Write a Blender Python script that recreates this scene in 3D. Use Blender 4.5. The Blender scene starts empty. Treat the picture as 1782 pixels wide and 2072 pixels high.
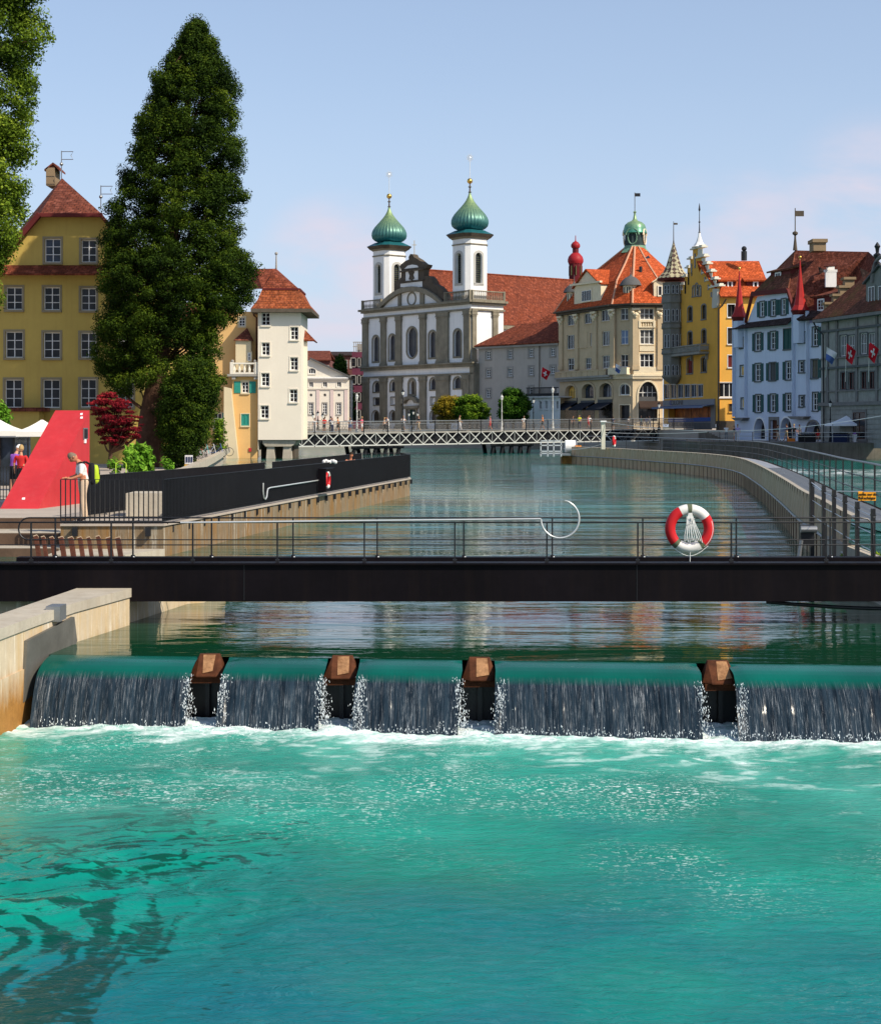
import bpy, bmesh, math, random
import numpy as np
from mathutils import Vector, Matrix, geometry, noise as mnoise
random.seed(7); rng = np.random.default_rng(7)
R = math.radians
scene = bpy.context.scene
COL = scene.collection
# ---------------------------------------------------------------- survey frame
# camera stands at (0,0,EYE) looking along +Y; upper river level is z = 0.
F, HX, HY, EYE = 3420.0, 891.0, 861.0, 3.155
def P(x, y, Z): return Vector(((x-HX)*Z/F, Z, EYE-(y-HY)*Z/F))
class Cr:
    def __init__(s, x0, y0, x1, ow): s.x0, s.y0, s.k = x0, y0, (x1-x0)/ow
    def __call__(s, x, y): return ((s.x0+s.k*x)/1.97699, (s.y0+s.k*y)/1.97699)
# ---------------------------------------------------------------- materials
MATS = {}
def nt(name):
    m = bpy.data.materials.new(name); m.use_nodes = True
    n = m.node_tree; n.nodes.clear()
    out = n.nodes.new('ShaderNodeOutputMaterial'); b = n.nodes.new('ShaderNodeBsdfPrincipled')
    n.links.new(b.outputs[0], out.inputs[0])
    return m, n, b, out
def N(n, t, **k):
    x = n.nodes.new('ShaderNode'+t)
    for a, v in k.items():
        if a.startswith('i_'):
            key = a[2:]; key = int(key) if key.isdigit() else key.replace('_', ' ')
            x.inputs[key].default_value = v
        else: setattr(x, a, v)
    return x
def c4(c): return (c[0], c[1], c[2], 1)
def mixc(n, fac, a, b, typ='MIX'):
    m = N(n, 'MixRGB', blend_type=typ)
    for i, v in ((0, fac), (1, a), (2, b)):
        if isinstance(v, (int, float)): m.inputs[i].default_value = v
        elif isinstance(v, tuple): m.inputs[i].default_value = c4(v)
        else: n.links.new(v, m.inputs[i])
    return m.outputs[0]
def ramp(n, src, stops):
    r = N(n, 'ValToRGB'); e = r.color_ramp.elements
    while len(e) < len(stops): e.new(.5)
    for i, (p, c) in enumerate(stops):
        e[i].position = p; e[i].color = c4(c) if isinstance(c, tuple) else (c, c, c, 1)
    n.links.new(src, r.inputs[0]); return r.outputs[0]
def wpos(n, sc=(1, 1, 1)):
    g = N(n, 'NewGeometry'); m = N(n, 'Mapping'); m.inputs['Scale'].default_value = sc
    n.links.new(g.outputs['Position'], m.inputs[0]); return m.outputs[0]
def nz(n, vec, scale, detail=4, rough=.55, dist=0):
    x = N(n, 'TexNoise'); x.inputs['Scale'].default_value = scale; x.inputs['Detail'].default_value = detail
    x.inputs['Roughness'].default_value = rough; x.inputs['Distortion'].default_value = dist
    n.links.new(vec, x.inputs['Vector']); return x.outputs[0]
def bumpn(n, b, h, strength=.3, dist=.05):
    k = N(n, 'Bump'); k.inputs['Strength'].default_value = strength; k.inputs['Distance'].default_value = dist
    n.links.new(h, k.inputs['Height']); n.links.new(k.outputs[0], b.inputs['Normal']); return k
def mat(name, col, rough=.85, var=.18, scale=.6, bump=.25, bscale=9, streak=0., streakcol=(.05, .04, .03), metal=0, spec=.18, grime=0.):
    if name in MATS: return MATS[name]
    m, n, b, out = nt(name)
    p = wpos(n)
    lo = tuple(c*(1-var) for c in col); hi = tuple(min(1, c*(1+var)) for c in col)
    c = mixc(n, ramp(n, nz(n, p, scale, 6, .65), [(.3, 0.), (.7, 1.)]), lo, hi)
    c = mixc(n, ramp(n, nz(n, p, scale*14, 3), [(.3, 0.), (.75, .35)]), c, lo)
    if streak:
        s = ramp(n, nz(n, wpos(n, (3.5, 3.5, .22)), 1.3, 5, .7), [(.48, 0.), (.72, 1.)])
        f = N(n, 'Math', operation='MULTIPLY'); n.links.new(s, f.inputs[0]); f.inputs[1].default_value = streak
        c = mixc(n, f.outputs[0], c, streakcol)
    n.links.new(c, b.inputs['Base Color'])
    b.inputs['Roughness'].default_value = rough; b.inputs['Metallic'].default_value = metal
    b.inputs['Specular IOR Level'].default_value = spec
    if bump: bumpn(n, b, nz(n, p, bscale, 5, .6), bump, .03)
    MATS[name] = m; return m
def tilemat(name, c1, c2, c3, w=.34, h=.3, moss=None):
    if name in MATS: return MATS[name]
    m, n, b, out = nt(name)
    uv = N(n, 'UVMap')
    br = N(n, 'TexBrick'); br.offset = .5
    n.links.new(uv.outputs[0], br.inputs['Vector'])
    br.inputs['Scale'].default_value = 1; br.inputs['Brick Width'].default_value = w; br.inputs['Row Height'].default_value = h
    br.inputs['Mortar Size'].default_value = .03; br.inputs['Mortar Smooth'].default_value = .4; br.inputs['Bias'].default_value = -.1
    br.inputs['Color1'].default_value = c4(c1); br.inputs['Color2'].default_value = c4(c2)
    br.inputs['Mortar'].default_value = c4(tuple(x*.35 for x in c3))
    p = wpos(n)
    c = mixc(n, ramp(n, nz(n, p, .45, 7, .7), [(.35, 0.), (.7, .75)]), br.outputs['Color'], c3)
    c = mixc(n, ramp(n, nz(n, p, 1.1, 5, .8), [(.5, 0.), (.7, .8)]), c, tuple(x*.45 for x in c3))
    c = mixc(n, ramp(n, nz(n, p, 2.6, 4, .7), [(.5, 0.), (.68, .75)]), c, tuple(x*1.5+.03 for x in c1))
    if moss: c = mixc(n, ramp(n, nz(n, p, .3, 5, .7), [(.5, 0.), (.68, .85)]), c, moss)
    n.links.new(c, b.inputs['Base Color']); b.inputs['Roughness'].default_value = .85
    b.inputs['Specular IOR Level'].default_value = .12
    bumpn(n, b, br.outputs['Fac'], -.5, .04)
    MATS[name] = m; return m
# ---------------------------------------------------------------- objects
WP = {}
def tag(o, label=None, cat=None, group=None, kind=None):
    if label: o['label'] = label
    if cat: o['category'] = cat
    if group: o['group'] = group
    if kind: o['kind'] = kind
    return o
def thing(name, label, cat, loc=(0, 0, 0), group=None, kind=None):
    o = bpy.data.objects.new(name, None); COL.objects.link(o); o.empty_display_size = .2
    o.location = loc; WP[o] = Vector(loc); return tag(o, label, cat, group, kind)
def dup(o, loc=None, parent=None, label=None, rz=None):
    c = o.copy(); COL.objects.link(c)
    if parent is not None: c.parent = parent
    else:
        c.location = loc
        if rz is not None: c.rotation_euler[2] = rz
        if label: c['label'] = label
    for ch in [x for x in o.children]: dup(ch, parent=c)
    return c
class MB:
    def __init__(s): s.v = []; s.f = []; s.m = []
    def add(s, vs, fs, mi=0):
        o = len(s.v); s.v.extend([tuple(a) for a in vs])
        for f in fs: s.f.append([i+o for i in f]); s.m.append(mi)
        return s
    def quad(s, a, b, c, d, mi=0): return s.add([a, b, c, d], [(0, 1, 2, 3)], mi)
    def poly(s, pts, mi=0): return s.add(pts, [tuple(range(len(pts)))], mi)
    def prism(s, pts, vec, mi=0):
        n = len(pts); vec = Vector(vec); pts = [Vector(p) for p in pts]
        nm = sum(((pts[i]-pts[0]).cross(pts[(i+1) % n]-pts[0]) for i in range(n)), Vector())
        if nm.dot(vec) > 0: pts = pts[::-1]
        q = [p+vec for p in pts]
        fs = [tuple(range(n)), tuple(range(2*n-1, n-1, -1))]+[(i, i+n, (i+1) % n+n, (i+1) % n) for i in range(n)]
        return s.add(pts+q, fs, mi)
    def box(s, a, b, mi=0):
        x0, y0, z0 = [min(a[i], b[i]) for i in range(3)]; x1, y1, z1 = [max(a[i], b[i]) for i in range(3)]
        return s.prism([(x0, y0, z0), (x1, y0, z0), (x1, y1, z0), (x0, y1, z0)], (0, 0, z1-z0), mi)
    def bar(s, p, q, w, h=None, mi=0, up=(0, 0, 1)):
        p, q = Vector(p), Vector(q); h = h or w; d = (q-p).normalized(); up = Vector(up)
        if abs(d.dot(up)) > .98: up = Vector((1, 0, 0))
        a = d.cross(up).normalized()*w/2; b = a.cross(d).normalized()*h/2
        return s.prism([p-a-b, p+a-b, p+a+b, p-a+b], q-p, mi)
    def tube(s, pts, r, n=8, mi=0, closed=False):
        pts = [Vector(p) for p in pts]; rr = r if isinstance(r, (list, tuple)) else [r]*len(pts)
        vs = []; L = len(pts); ref = None
        for i, p in enumerate(pts):
            if closed: d = pts[(i+1) % L]-pts[i-1]
            else: d = pts[min(i+1, L-1)]-pts[max(i-1, 0)]
            d.normalize()
            if ref is None: ref = Vector((0, 0, 1)) if abs(d.z) < .9 else Vector((1, 0, 0))
            a = d.cross(ref).normalized(); b = a.cross(d).normalized(); ref = b
            vs += [p+(a*math.cos(t)+b*math.sin(t))*rr[i] for t in [2*math.pi*k/n for k in range(n)]]
        fs = []
        for i in range(L if closed else L-1):
            for k in range(n):
                a0, a1 = i*n+k, i*n+(k+1) % n; j = (i+1) % L
                fs.append((a0, j*n+k, j*n+(k+1) % n, a1))
        if not closed: fs += [tuple(range(n)), tuple(range((L-1)*n+n-1, (L-1)*n-1, -1))]
        return s.add(vs, fs, mi)
    def lathe(s, c, prof, n=16, mi=0, ripple=0, lobes=0, rot=0, pow4=False):
        c = Vector(c); vs = []; L = len(prof)
        for (r, z) in prof:
            for k in range(n):
                t = rot+2*math.pi*k/n; q = r*(1+ripple*abs(math.sin(lobes*t/2)) if ripple else 1)
                vs.append(c+Vector((q*math.cos(t), q*math.sin(t), z)))
        fs = [(i*n+k, i*n+(k+1) % n, (i+1)*n+(k+1) % n, (i+1)*n+k) for i in range(L-1) for k in range(n)]
        fs += [tuple(range(n-1, -1, -1)), tuple(range((L-1)*n, L*n))]
        return s.add(vs, fs, mi)
    def ball(s, c, r, n=10, mi=0, sz=1):
        return s.lathe(c, [(r*math.sin(math.pi*i/n), -r*sz*math.cos(math.pi*i/n)) for i in range(n+1)], n+2, mi)
    def build(s, name, mats, parent=None, smooth=None, uv=True, center=None):
        me = bpy.data.meshes.new(name); V = np.array(s.v, float)
        lo, hi = V.min(0), V.max(0); c = Vector(center) if center is not None else Vector(((lo[0]+hi[0])/2, (lo[1]+hi[1])/2, lo[2]))
        V = V-np.array(c)
        me.from_pydata([tuple(v) for v in V], [], s.f)
        mats = mats if isinstance(mats, (list, tuple)) else [mats]
        for m in mats: me.materials.append(m)
        if len(mats) > 1: me.polygons.foreach_set('material_index', [min(i, len(mats)-1) for i in s.m])
        if uv:
            ul = me.uv_layers.new(name='UVMap'); D = np.zeros(len(me.loops)*2)
            co = s.v
            for p in me.polygons:
                nn = p.normal; t = Vector((0, 0, 1)).cross(nn)
                t = t.normalized() if t.length > .05 else Vector((1, 0, 0)); bt = nn.cross(t)
                for li in p.loop_indices:
                    q = Vector(co[me.loops[li].vertex_index]); D[2*li] = q.dot(t); D[2*li+1] = q.dot(bt)
            ul.data.foreach_set('uv', D)
        if smooth is not None:
            me.polygons.foreach_set('use_smooth', [True]*len(me.polygons)); me.set_sharp_from_angle(angle=R(smooth))
        me.update()
        o = bpy.data.objects.new(name, me); COL.objects.link(o); WP[o] = c
        if parent is not None: o.parent = parent; o.location = c-WP[parent]
        else: o.location = c
        return o
def struct(mb, name, mats, **k): o = mb.build(name, mats, **k); o['kind'] = 'structure'; return o
# ---------------------------------------------------------------- wall planes
class Wall:
    def __init__(s, a, b):
        s.a = Vector(a); s.b = Vector(b); s.d = (s.b-s.a).normalized(); s.L = (s.b-s.a).length
        n = Vector((s.d.y, -s.d.x)); s.n = n if n.dot(-s.a) > 0 else -n; s.holes = []; s.outs = []
    def uz(s, p):
        kx = (p[0]-HX)/F; u = (kx*s.a.y-s.a.x)/(s.d.x-kx*s.d.y); Z = s.a.y+u*s.d.y
        return (u, EYE-(p[1]-HY)*Z/F)
    def pt(s, u, z, o=0): q = s.a+s.d*u+s.n*o; return Vector((q.x, q.y, z))
    def px(s, p, o=0): return s.pt(*s.uz(p), o)
    def shift(s, o): w = Wall(s.a+s.n*o, s.b+s.n*o); w.n = s.n.copy(); return w
def wallpx(xa, Za, xb, Zb): a, b = P(xa, HY, Za), P(xb, HY, Zb); return Wall((a.x, a.y), (b.x, b.y))
def inpoly(x, y, pl):
    c = False; j = len(pl)-1
    for i in range(len(pl)):
        xi, yi = pl[i]; xj, yj = pl[j]
        if (yi > y) != (yj > y) and x < (xj-xi)*(y-yi)/(yj-yi)+xi: c = not c
        j = i
    return c
def tess(w, outer, holes, mb, mi=0, o=0):
    vs, es = [], []
    for pl in [outer]+holes:
        b = len(vs); vs += [Vector(p) for p in pl]; es += [(b+i, b+(i+1) % len(pl)) for i in range(len(pl))]
    r = geometry.delaunay_2d_cdt(vs, es, [], 0, 1e-5)
    V, T = r[0], r[2]; keep = []
    flip = (w.d.x*w.n.y-w.d.y*w.n.x) > 0
    for t in T:
        cx = sum(V[i][0] for i in t)/3; cy = sum(V[i][1] for i in t)/3
        if inpoly(cx, cy, outer) and not any(inpoly(cx, cy, h) for h in holes): keep.append(tuple(t[::-1]) if flip else tuple(t))
    mb.add([w.pt(v[0], v[1], o) for v in V], keep, mi)
def arcpts(a, m, b, n=14):
    (x1, y1), (x2, y2), (x3, y3) = a, m, b
    D = 2*(x1*(y2-y3)+x2*(y3-y1)+x3*(y1-y2))
    ux = ((x1*x1+y1*y1)*(y2-y3)+(x2*x2+y2*y2)*(y3-y1)+(x3*x3+y3*y3)*(y1-y2))/D
    uy = ((x1*x1+y1*y1)*(x3-x2)+(x2*x2+y2*y2)*(x1-x3)+(x3*x3+y3*y3)*(x2-x1))/D
    r = math.hypot(x1-ux, y1-uy); t1 = math.atan2(y1-uy, x1-ux); t2 = math.atan2(y2-uy, x2-ux); t3 = math.atan2(y3-uy, x3-ux)
    def un(t, ref):
        while t > ref: t -= 2*math.pi
        return t
    t2 = un(t2, t1); t3 = un(t3, t1)
    if t3 > t2: t3 = t1+(t3-t1)-0; t3 = t3  # direction as drawn
    return [(ux+r*math.cos(t1+(t3-t1)*i/n), uy+r*math.sin(t1+(t3-t1)*i/n)) for i in range(n+1)]
class Bld:
    def __init__(s, name, label, cat, loc, wallmat, group=None):
        s.root = thing(name, label, cat, loc, group); s.wm = wallmat; s.wmb = MB(); s.walls = []
    def outer(s, w, pts, mi=0, px=True):
        w.outs.append(([w.uz(p) for p in pts] if px else pts, mi))
        if w not in s.walls: s.walls.append(w)
    def finish(s, mats=None, smooth=None):
        for w in s.walls:
            for (pl, mi) in w.outs: tess(w, pl, [h for h in w.holes if inpoly(sum(a[0] for a in h)/len(h), sum(a[1] for a in h)/len(h), pl)], s.wmb, mi)
        return s.wmb.build('wall', mats or s.wm, s.root)
def shape(u0, z0, u1, z1, arch):
    if not arch: return [(u0, z0), (u1, z0), (u1, z1), (u0, z1)]
    c = (u0+u1)/2; r = (u1-u0)/2
    if arch == 'oval':
        h = (z1-z0)/2; zc = (z0+z1)/2; q = h-abs(r)
        return [(c+r*math.cos(t), zc+(q if math.sin(t) > 0 else -q)+abs(r)*math.sin(t)) for t in [2*math.pi*(k+.5)/24 for k in range(24)]]
    if arch == 'round': return [(c+r*math.cos(t), (z0+z1)/2+(z1-z0)/2*math.sin(t)) for t in [2*math.pi*(k+.5)/20 for k in range(20)]]
    if arch == 'gothic':
        ar = abs(r)*1.45; pts = [(u0, z0), (u1, z0), (u1, z1-ar)]
        return pts+[(c+r*math.cos(t)**.8, z1-ar+ar*math.sin(t)) for t in [math.pi/2*k/6 for k in range(1, 6)]]+[(c, z1)]+[(c-r*math.cos(t)**.8, z1-ar+ar*math.sin(t)) for t in [math.pi/2*k/6 for k in range(5, 0, -1)]]+[(u0, z1-ar)]
    ar = min(abs(r), (z1-z0)*.45) if arch is True else arch
    return [(u0, z0), (u1, z0), (u1, z1-ar)]+[(c+r*math.cos(t), z1-ar+ar*math.sin(t)) for t in [math.pi*k/12 for k in range(1, 12)]]+[(u0, z1-ar)]
def grow(pl, g):
    cx = (min(p[0] for p in pl)+max(p[0] for p in pl))/2; cz = (min(p[1] for p in pl)+max(p[1] for p in pl))/2
    hw = max(p[0] for p in pl)-cx; hh = max(p[1] for p in pl)-cz
    return [(cx+(p[0]-cx)*(hw+g)/hw, cz+(p[1]-cz)*(hh+g)/hh) for p in pl]
def ring(mb, w, pin, pout, o0, o1, mi=0):
    n = len(pin); A = [w.pt(*p, o1) for p in pin]; B = [w.pt(*p, o1) for p in pout]; C = [w.pt(*p, o0) for p in pout]; D = [w.pt(*p, o0) for p in pin]
    for i in range(n):
        j = (i+1) % n
        mb.quad(A[i], A[j], B[j], B[i], mi); mb.quad(B[i], B[j], C[j], C[i], mi); mb.quad(D[i], D[j], A[j], A[i], mi)
def slabw(mb, w, u0, z0, u1, z1, o0, o1, mi=0):
    if u0 > u1: u0, u1 = u1, u0
    mb.prism([w.pt(u0, z0, o0), w.pt(u1, z0, o0), w.pt(u1, z1, o0), w.pt(u0, z1, o0)], Vector((w.n.x, w.n.y, 0))*(o1-o0), mi)
def win(B, w, p0, p1, arch=None, cols=2, rows=3, sur=None, sw=.14, so=.06, sill=True, shut=None, shw=.5, frame=None, glass=None, dep=.16, fw=.06, name='window', label=None, hole=True, root=None, base=0):
    """p0 top-left pixel, p1 bottom-right pixel (survey pixels) on wall w"""
    pc = ((p0[0]+p1[0])/2, (p0[1]+p1[1])/2)
    u0 = w.uz((p0[0], pc[1]))[0]; u1 = w.uz((p1[0], pc[1]))[0]
    z1 = w.uz((pc[0], p0[1]))[1]; z0 = w.uz((pc[0], p1[1]))[1]
    if u0 > u1: u0, u1 = u1, u0
    return winm(B, w, u0, z0, u1, z1, arch, cols, rows, sur, sw, so, sill, shut, shw, frame, glass, dep, fw, name, label, hole, root, base)
def winm(B, w, u0, z0, u1, z1, arch=None, cols=2, rows=3, sur=None, sw=.14, so=.06, sill=True, shut=None, shw=.5, frame=None, glass=None, dep=.16, fw=.06, name='window', label=None, hole=True, root=None, base=0):
    frame = frame or M['white_frame']; glass = glass or random.choice(GLASS); root = root or B.root
    pl = shape(u0, z0, u1, z1, arch)
    if hole:
        w.holes.append(pl); n = len(pl)
        for i in range(n):
            a, b = pl[i], pl[(i+1) % n]
            B.wmb.quad(w.pt(*a, 0), w.pt(*a, -dep-.02), w.pt(*b, -dep-.02), w.pt(*b, 0))
    else: dep = -base
    mb = MB()
    if sur: ring(mb, w, pl, grow(pl, sw), 0, so, 0)
    ring(mb, w, grow(pl, -fw), pl, -dep, -dep+.05, 1)
    W_, H_ = u1-u0, z1-z0; zt = z1 if not arch or arch in ('oval',) else z1-.02
    for c in range(1, cols):
        u = u0+W_*c/cols; zz = zt
        if arch and arch is not False: 
            zz = z1-abs(u-(u0+u1)/2)*.8 if arch != 'oval' else z1-.1
        slabw(mb, w, u-fw*.45, z0+fw, u+fw*.45, zz-fw*.5, -dep, -dep+.045, 1)
    for r_ in range(1, rows):
        z = z0+H_*r_/rows; slabw(mb, w, u0+fw*.8, z-fw*.33, u1-fw*.8, z+fw*.33, -dep, -dep+.035, 1)
    if sill: slabw(mb, w, u0-sw*.8, z0-.14, u1+sw*.8, z0-.005, -.02, .14, 0)
    o = mb.build(name, [sur or M['stone_sill'], frame], root)
    if label: o['label'] = label
    pn = MB(); pn.prism([w.pt(*p, -dep-.015) for p in pl], Vector((w.n.x, w.n.y, 0))*.02)
    pn.build('pane', glass, o)
    if shut:
        for sd in (-1, 1):
            if (sd == -1 and shut[1] in 'LB') or (sd == 1 and shut[1] in 'RB'):
                a = u0-sw-shw if sd < 0 else u1+sw*.6; s_ = MB(); slabw(s_, w, a, z0-.02, a+shw, z1+.02, .02, .07)
                for k in range(2): slabw(s_, w, a+.05, z0+.06+k*H_/2, a+shw-.05, z0+H_/2-.04+k*H_/2, .07, .085)
                s_.build('shutter', M[shut[0]], o)
    return o
def relief(B, w, pts, o0, o1, m, name='moulding', px=True, parent=None):
    mb = MB(); q = [w.uz(p) for p in pts] if px else pts
    mb.prism([w.pt(*p, o0) for p in q], Vector((w.n.x, w.n.y, 0))*(o1-o0)); return mb.build(name, m, parent or B.root)
def flatpoly(mb, pts, th, mi=0):
    """roof slab: polygon with thickness th below it"""
    pts = [Vector(p) for p in pts]; n = sum(((pts[i]-pts[0]).cross(pts[(i+1) % len(pts)]-pts[0]) for i in range(len(pts))), Vector()).normalized()
    if n.z < 0: n = -n
    mb.prism(pts, -n*th, mi)
# ---------------------------------------------------------------- material library
M = {}
M['white_frame'] = mat('white_frame', (.78, .78, .76), .6, .05)
M['stone_sill'] = mat('stone_sill', (.32, .3, .27), .8)
def glassmat(name, col, rough=.08, col2=None):
    m, n, b, out = nt(name)
    c = mixc(n, ramp(n, nz(n, wpos(n), .9, 3), [(.4, 0.), (.65, 1.)]), col, col2 or tuple(x*.4 for x in col))
    n.links.new(c, b.inputs['Base Color']); b.inputs['Roughness'].default_value = rough; b.inputs['Specular IOR Level'].default_value = .22
    return m
M['glass'] = glassmat('glass_dark', (.01, .011, .014), .1, (.03, .03, .034))
M['glass_b'] = glassmat('glass_curtained', (.035, .035, .04), .12, (.16, .15, .14))
M['glass_c'] = glassmat('glass_bluish', (.05, .065, .1), .06, (.02, .025, .03))
GLASS = [M['glass'], M['glass'], M['glass_b'], M['glass']]
M['glass_sky'] = glassmat('glass_blind', (.16, .22, .34), .3, (.2, .26, .38))
M['glass_warm'] = glassmat('glass_warm', (.95, .6, .12), .3, (.6, .3, .05))
M['lead'] = glassmat('leaded_glass', (.05, .05, .06), .25, (.075, .07, .07))
M['black'] = mat('black_steel', (.012, .012, .014), .42, .2, 2, .05, spec=.4)
M['beam'] = mat('beam_steel', (.0055, .004, .0055), .5, .4, .7, .05, 9, .5, (.012, .008, .007), spec=.1)
M['steel'] = mat('galvanised_steel', (.3, .31, .32), .4, .15, 3, .05, metal=.7)
M['silver'] = mat('polished_tube', (.72, .72, .7), .3, .05, 3, 0, metal=.5)
M['rust'] = mat('rusty_steel', (.09, .03, .012), .8, .5, 5, .4)
M['rustpale'] = mat('rusty_pale', (.36, .19, .09), .85, .45, 9, .5, 20, .8, (.1, .035, .012))
def concrete(name, base, gold, white, k=.8):
    m, n, b, out = nt(name); p = wpos(n)
    s1 = ramp(n, nz(n, wpos(n, (2.2, 2.2, .25)), 1.1, 6, .7), [(.42, 0.), (.62, 1.)])
    s2 = ramp(n, nz(n, wpos(n, (5, 5, .3)), 1.6, 6, .75), [(.56, 0.), (.66, 1.)])
    s3 = ramp(n, nz(n, wpos(n, (7, 7, .4)), 1.3, 6, .7), [(.54, 0.), (.68, .85)])
    c = mixc(n, nz(n, p, 3, 6, .7), base, tuple(x*.6 for x in base))
    c = mixc(n, s1, c, gold); c = mixc(n, s2, c, white); c = mixc(n, s3, c, tuple(x*(.22+.5*(1-k)*2) for x in gold)) if k > .5 else c
    n.links.new(c, b.inputs['Base Color']); b.inputs['Roughness'].default_value = .85; b.inputs['Specular IOR Level'].default_value = .25
    bumpn(n, b, nz(n, p, 14, 6, .7), .4, .02); return m
M['quaywall'] = concrete('stained_concrete', (.26, .2, .13), (.25, .135, .045), (.5, .46, .38))
M['weirwall'] = concrete('weir_concrete', (.68, .56, .4), (.55, .4, .22), (.82, .76, .64), .5)
def add_z(m, z0, z1, col):
    n = m.node_tree; b = [x for x in n.nodes if x.type == 'BSDF_PRINCIPLED'][0]; src = b.inputs['Base Color'].links[0].from_socket
    g = N(n, 'NewGeometry'); sp = N(n, 'SeparateXYZ'); n.links.new(g.outputs['Position'], sp.inputs[0]); k = N(n, 'Math', operation='MULTIPLY_ADD'); n.links.new(nz(n, wpos(n, (4, 4, .8)), 1.5, 6, .75), k.inputs[0]); k.inputs[1].default_value = -.9; n.links.new(sp.outputs[2], k.inputs[2])
    mr = N(n, 'MapRange'); mr.inputs[1].default_value = z0-.45; mr.inputs[2].default_value = z1-.45; n.links.new(k.outputs[0], mr.inputs[0])
    c = mixc(n, mr.outputs[0], src, mixc(n, nz(n, wpos(n), 5, 6, .8), tuple(x*.3 for x in col), tuple(min(1, x*1.5) for x in col))); n.links.new(c, b.inputs['Base Color'])
add_z(M['weirwall'], .05, -.45, (.36, .17, .04))
M['algae'] = mat('algae_wall', (.4, .2, .05), .7, .6, 2.5, .8, 6, .7, (.1, .07, .02))
M['curvewall'] = concrete('curved_wall_timber', (.7, .52, .33), (.52, .35, .2), (.8, .66, .48))
M['conc'] = mat('pale_concrete', (.46, .41, .33), .85, .15, 1.2, .3, 12, .3, (.25, .17, .1))
M['conc_d'] = mat('dark_concrete', (.16, .14, .11), .9, .3, .8, .3, 8, .6, (.06, .05, .035))
M['pave'] = mat('paving', (.42, .36, .3), .9, .12, .8, .2)
M['step'] = mat('step_face', (.12, .075, .05), .85, .25, 1.2, .3)
M['timber'] = mat('needle_timber', (.1, .035, .02), .75, .4, 4, .3, 30, .5, (.02, .01, .01))
M['timber_end'] = mat('timber_end', (.45, .33, .22), .8, .2, 6)
M['red'] = mat('red_paint', (.5, .03, .035), .45, .12, 1.1, .06, 12, .18, (.62, .1, .1), spec=.35)
M['ringred'] = mat('ring_red', (.55, .02, .025), .35, .08, 6, .03)
M['ringwhite'] = mat('ring_white', (.74, .72, .68), .4, .08, 9, .05)
M['ropew'] = mat('white_rope', (.7, .7, .68), .8, .15, 30)
M['yellow_sign'] = mat('yellow_sign', (.85, .36, .02), .5, .05)
M['grate'] = mat('grating', (.4, .41, .43), .5, .1, 8, .1, metal=.4)
def leafmat(name, c1, c2, c3=None):
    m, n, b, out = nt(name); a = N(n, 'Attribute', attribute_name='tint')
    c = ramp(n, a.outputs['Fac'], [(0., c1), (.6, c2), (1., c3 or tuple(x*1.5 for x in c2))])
    n.links.new(c, b.inputs['Base Color']); b.inputs['Roughness'].default_value = .7; b.inputs['Specular IOR Level'].default_value = .08
    tr = N(n, 'BsdfTranslucent'); n.links.new(c, tr.inputs[0]); mx = N(n, 'MixShader', i_0=.22)
    n.links.new(b.outputs[0], mx.inputs[1]); n.links.new(tr.outputs[0], mx.inputs[2]); n.links.new(mx.outputs[0], out.inputs[0]); return m
M['bark'] = mat('bark', (.085, .045, .028), .95, .4, 3, .8, 14, .4, (.03, .018, .012))
# ---------------------------------------------------------------- water
class Lat:
    def __init__(s, seed): s.g = np.random.default_rng(seed).random((256, 256))
    def __call__(s, x, y):
        xi, yi = np.floor(x).astype(int), np.floor(y).astype(int); fx, fy = x-xi, y-yi
        fx = fx*fx*(3-2*fx); fy = fy*fy*(3-2*fy); g = s.g
        a = g[xi & 255, yi & 255]; b = g[(xi+1) & 255, yi & 255]; c = g[xi & 255, (yi+1) & 255]; d = g[(xi+1) & 255, (yi+1) & 255]
        return a*(1-fx)*(1-fy)+b*fx*(1-fy)+c*(1-fx)*fy+d*fx*fy
LT = [Lat(i) for i in range(8)]
def fbm(x, y, o=5, k=0, g=.5):
    r = np.zeros_like(x); a = 1; t = 0
    for i in range(o): r += a*LT[(i+k) % 8](x*2**i+i*17.3, y*2**i+i*9.1); t += a; a *= g
    return r/t
def gridmesh(name, X, Y, Z, m, attrs={}, smooth=True):
    ny, nx = X.shape; V = np.stack([X, Y, Z], -1).reshape(-1, 3)
    c = np.array([V[:, 0].mean(), V[:, 1].mean(), V[:, 2].min()]); V = V-c
    i = np.arange(ny*nx).reshape(ny, nx); Fq = np.stack([i[:-1, :-1], i[:-1, 1:], i[1:, 1:], i[1:, :-1]], -1).reshape(-1, 4)
    me = bpy.data.meshes.new(name); me.vertices.add(len(V)); me.vertices.foreach_set('co', V.ravel())
    me.loops.add(Fq.size); me.loops.foreach_set('vertex_index', Fq.ravel())
    me.polygons.add(len(Fq)); me.polygons.foreach_set('loop_start', np.arange(0, Fq.size, 4)); me.polygons.foreach_set('loop_total', np.full(len(Fq), 4))
    me.update(calc_edges=True); me.materials.append(m)
    for k, a in attrs.items(): at = me.attributes.new(k, 'FLOAT', 'POINT'); at.data.foreach_set('value', a.ravel().astype(np.float32))
    me.polygons.foreach_set('use_smooth', np.full(len(Fq), smooth)); me.validate()
    o = bpy.data.objects.new(name, me); COL.objects.link(o); o.location = c; WP[o] = Vector(c); return o
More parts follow.
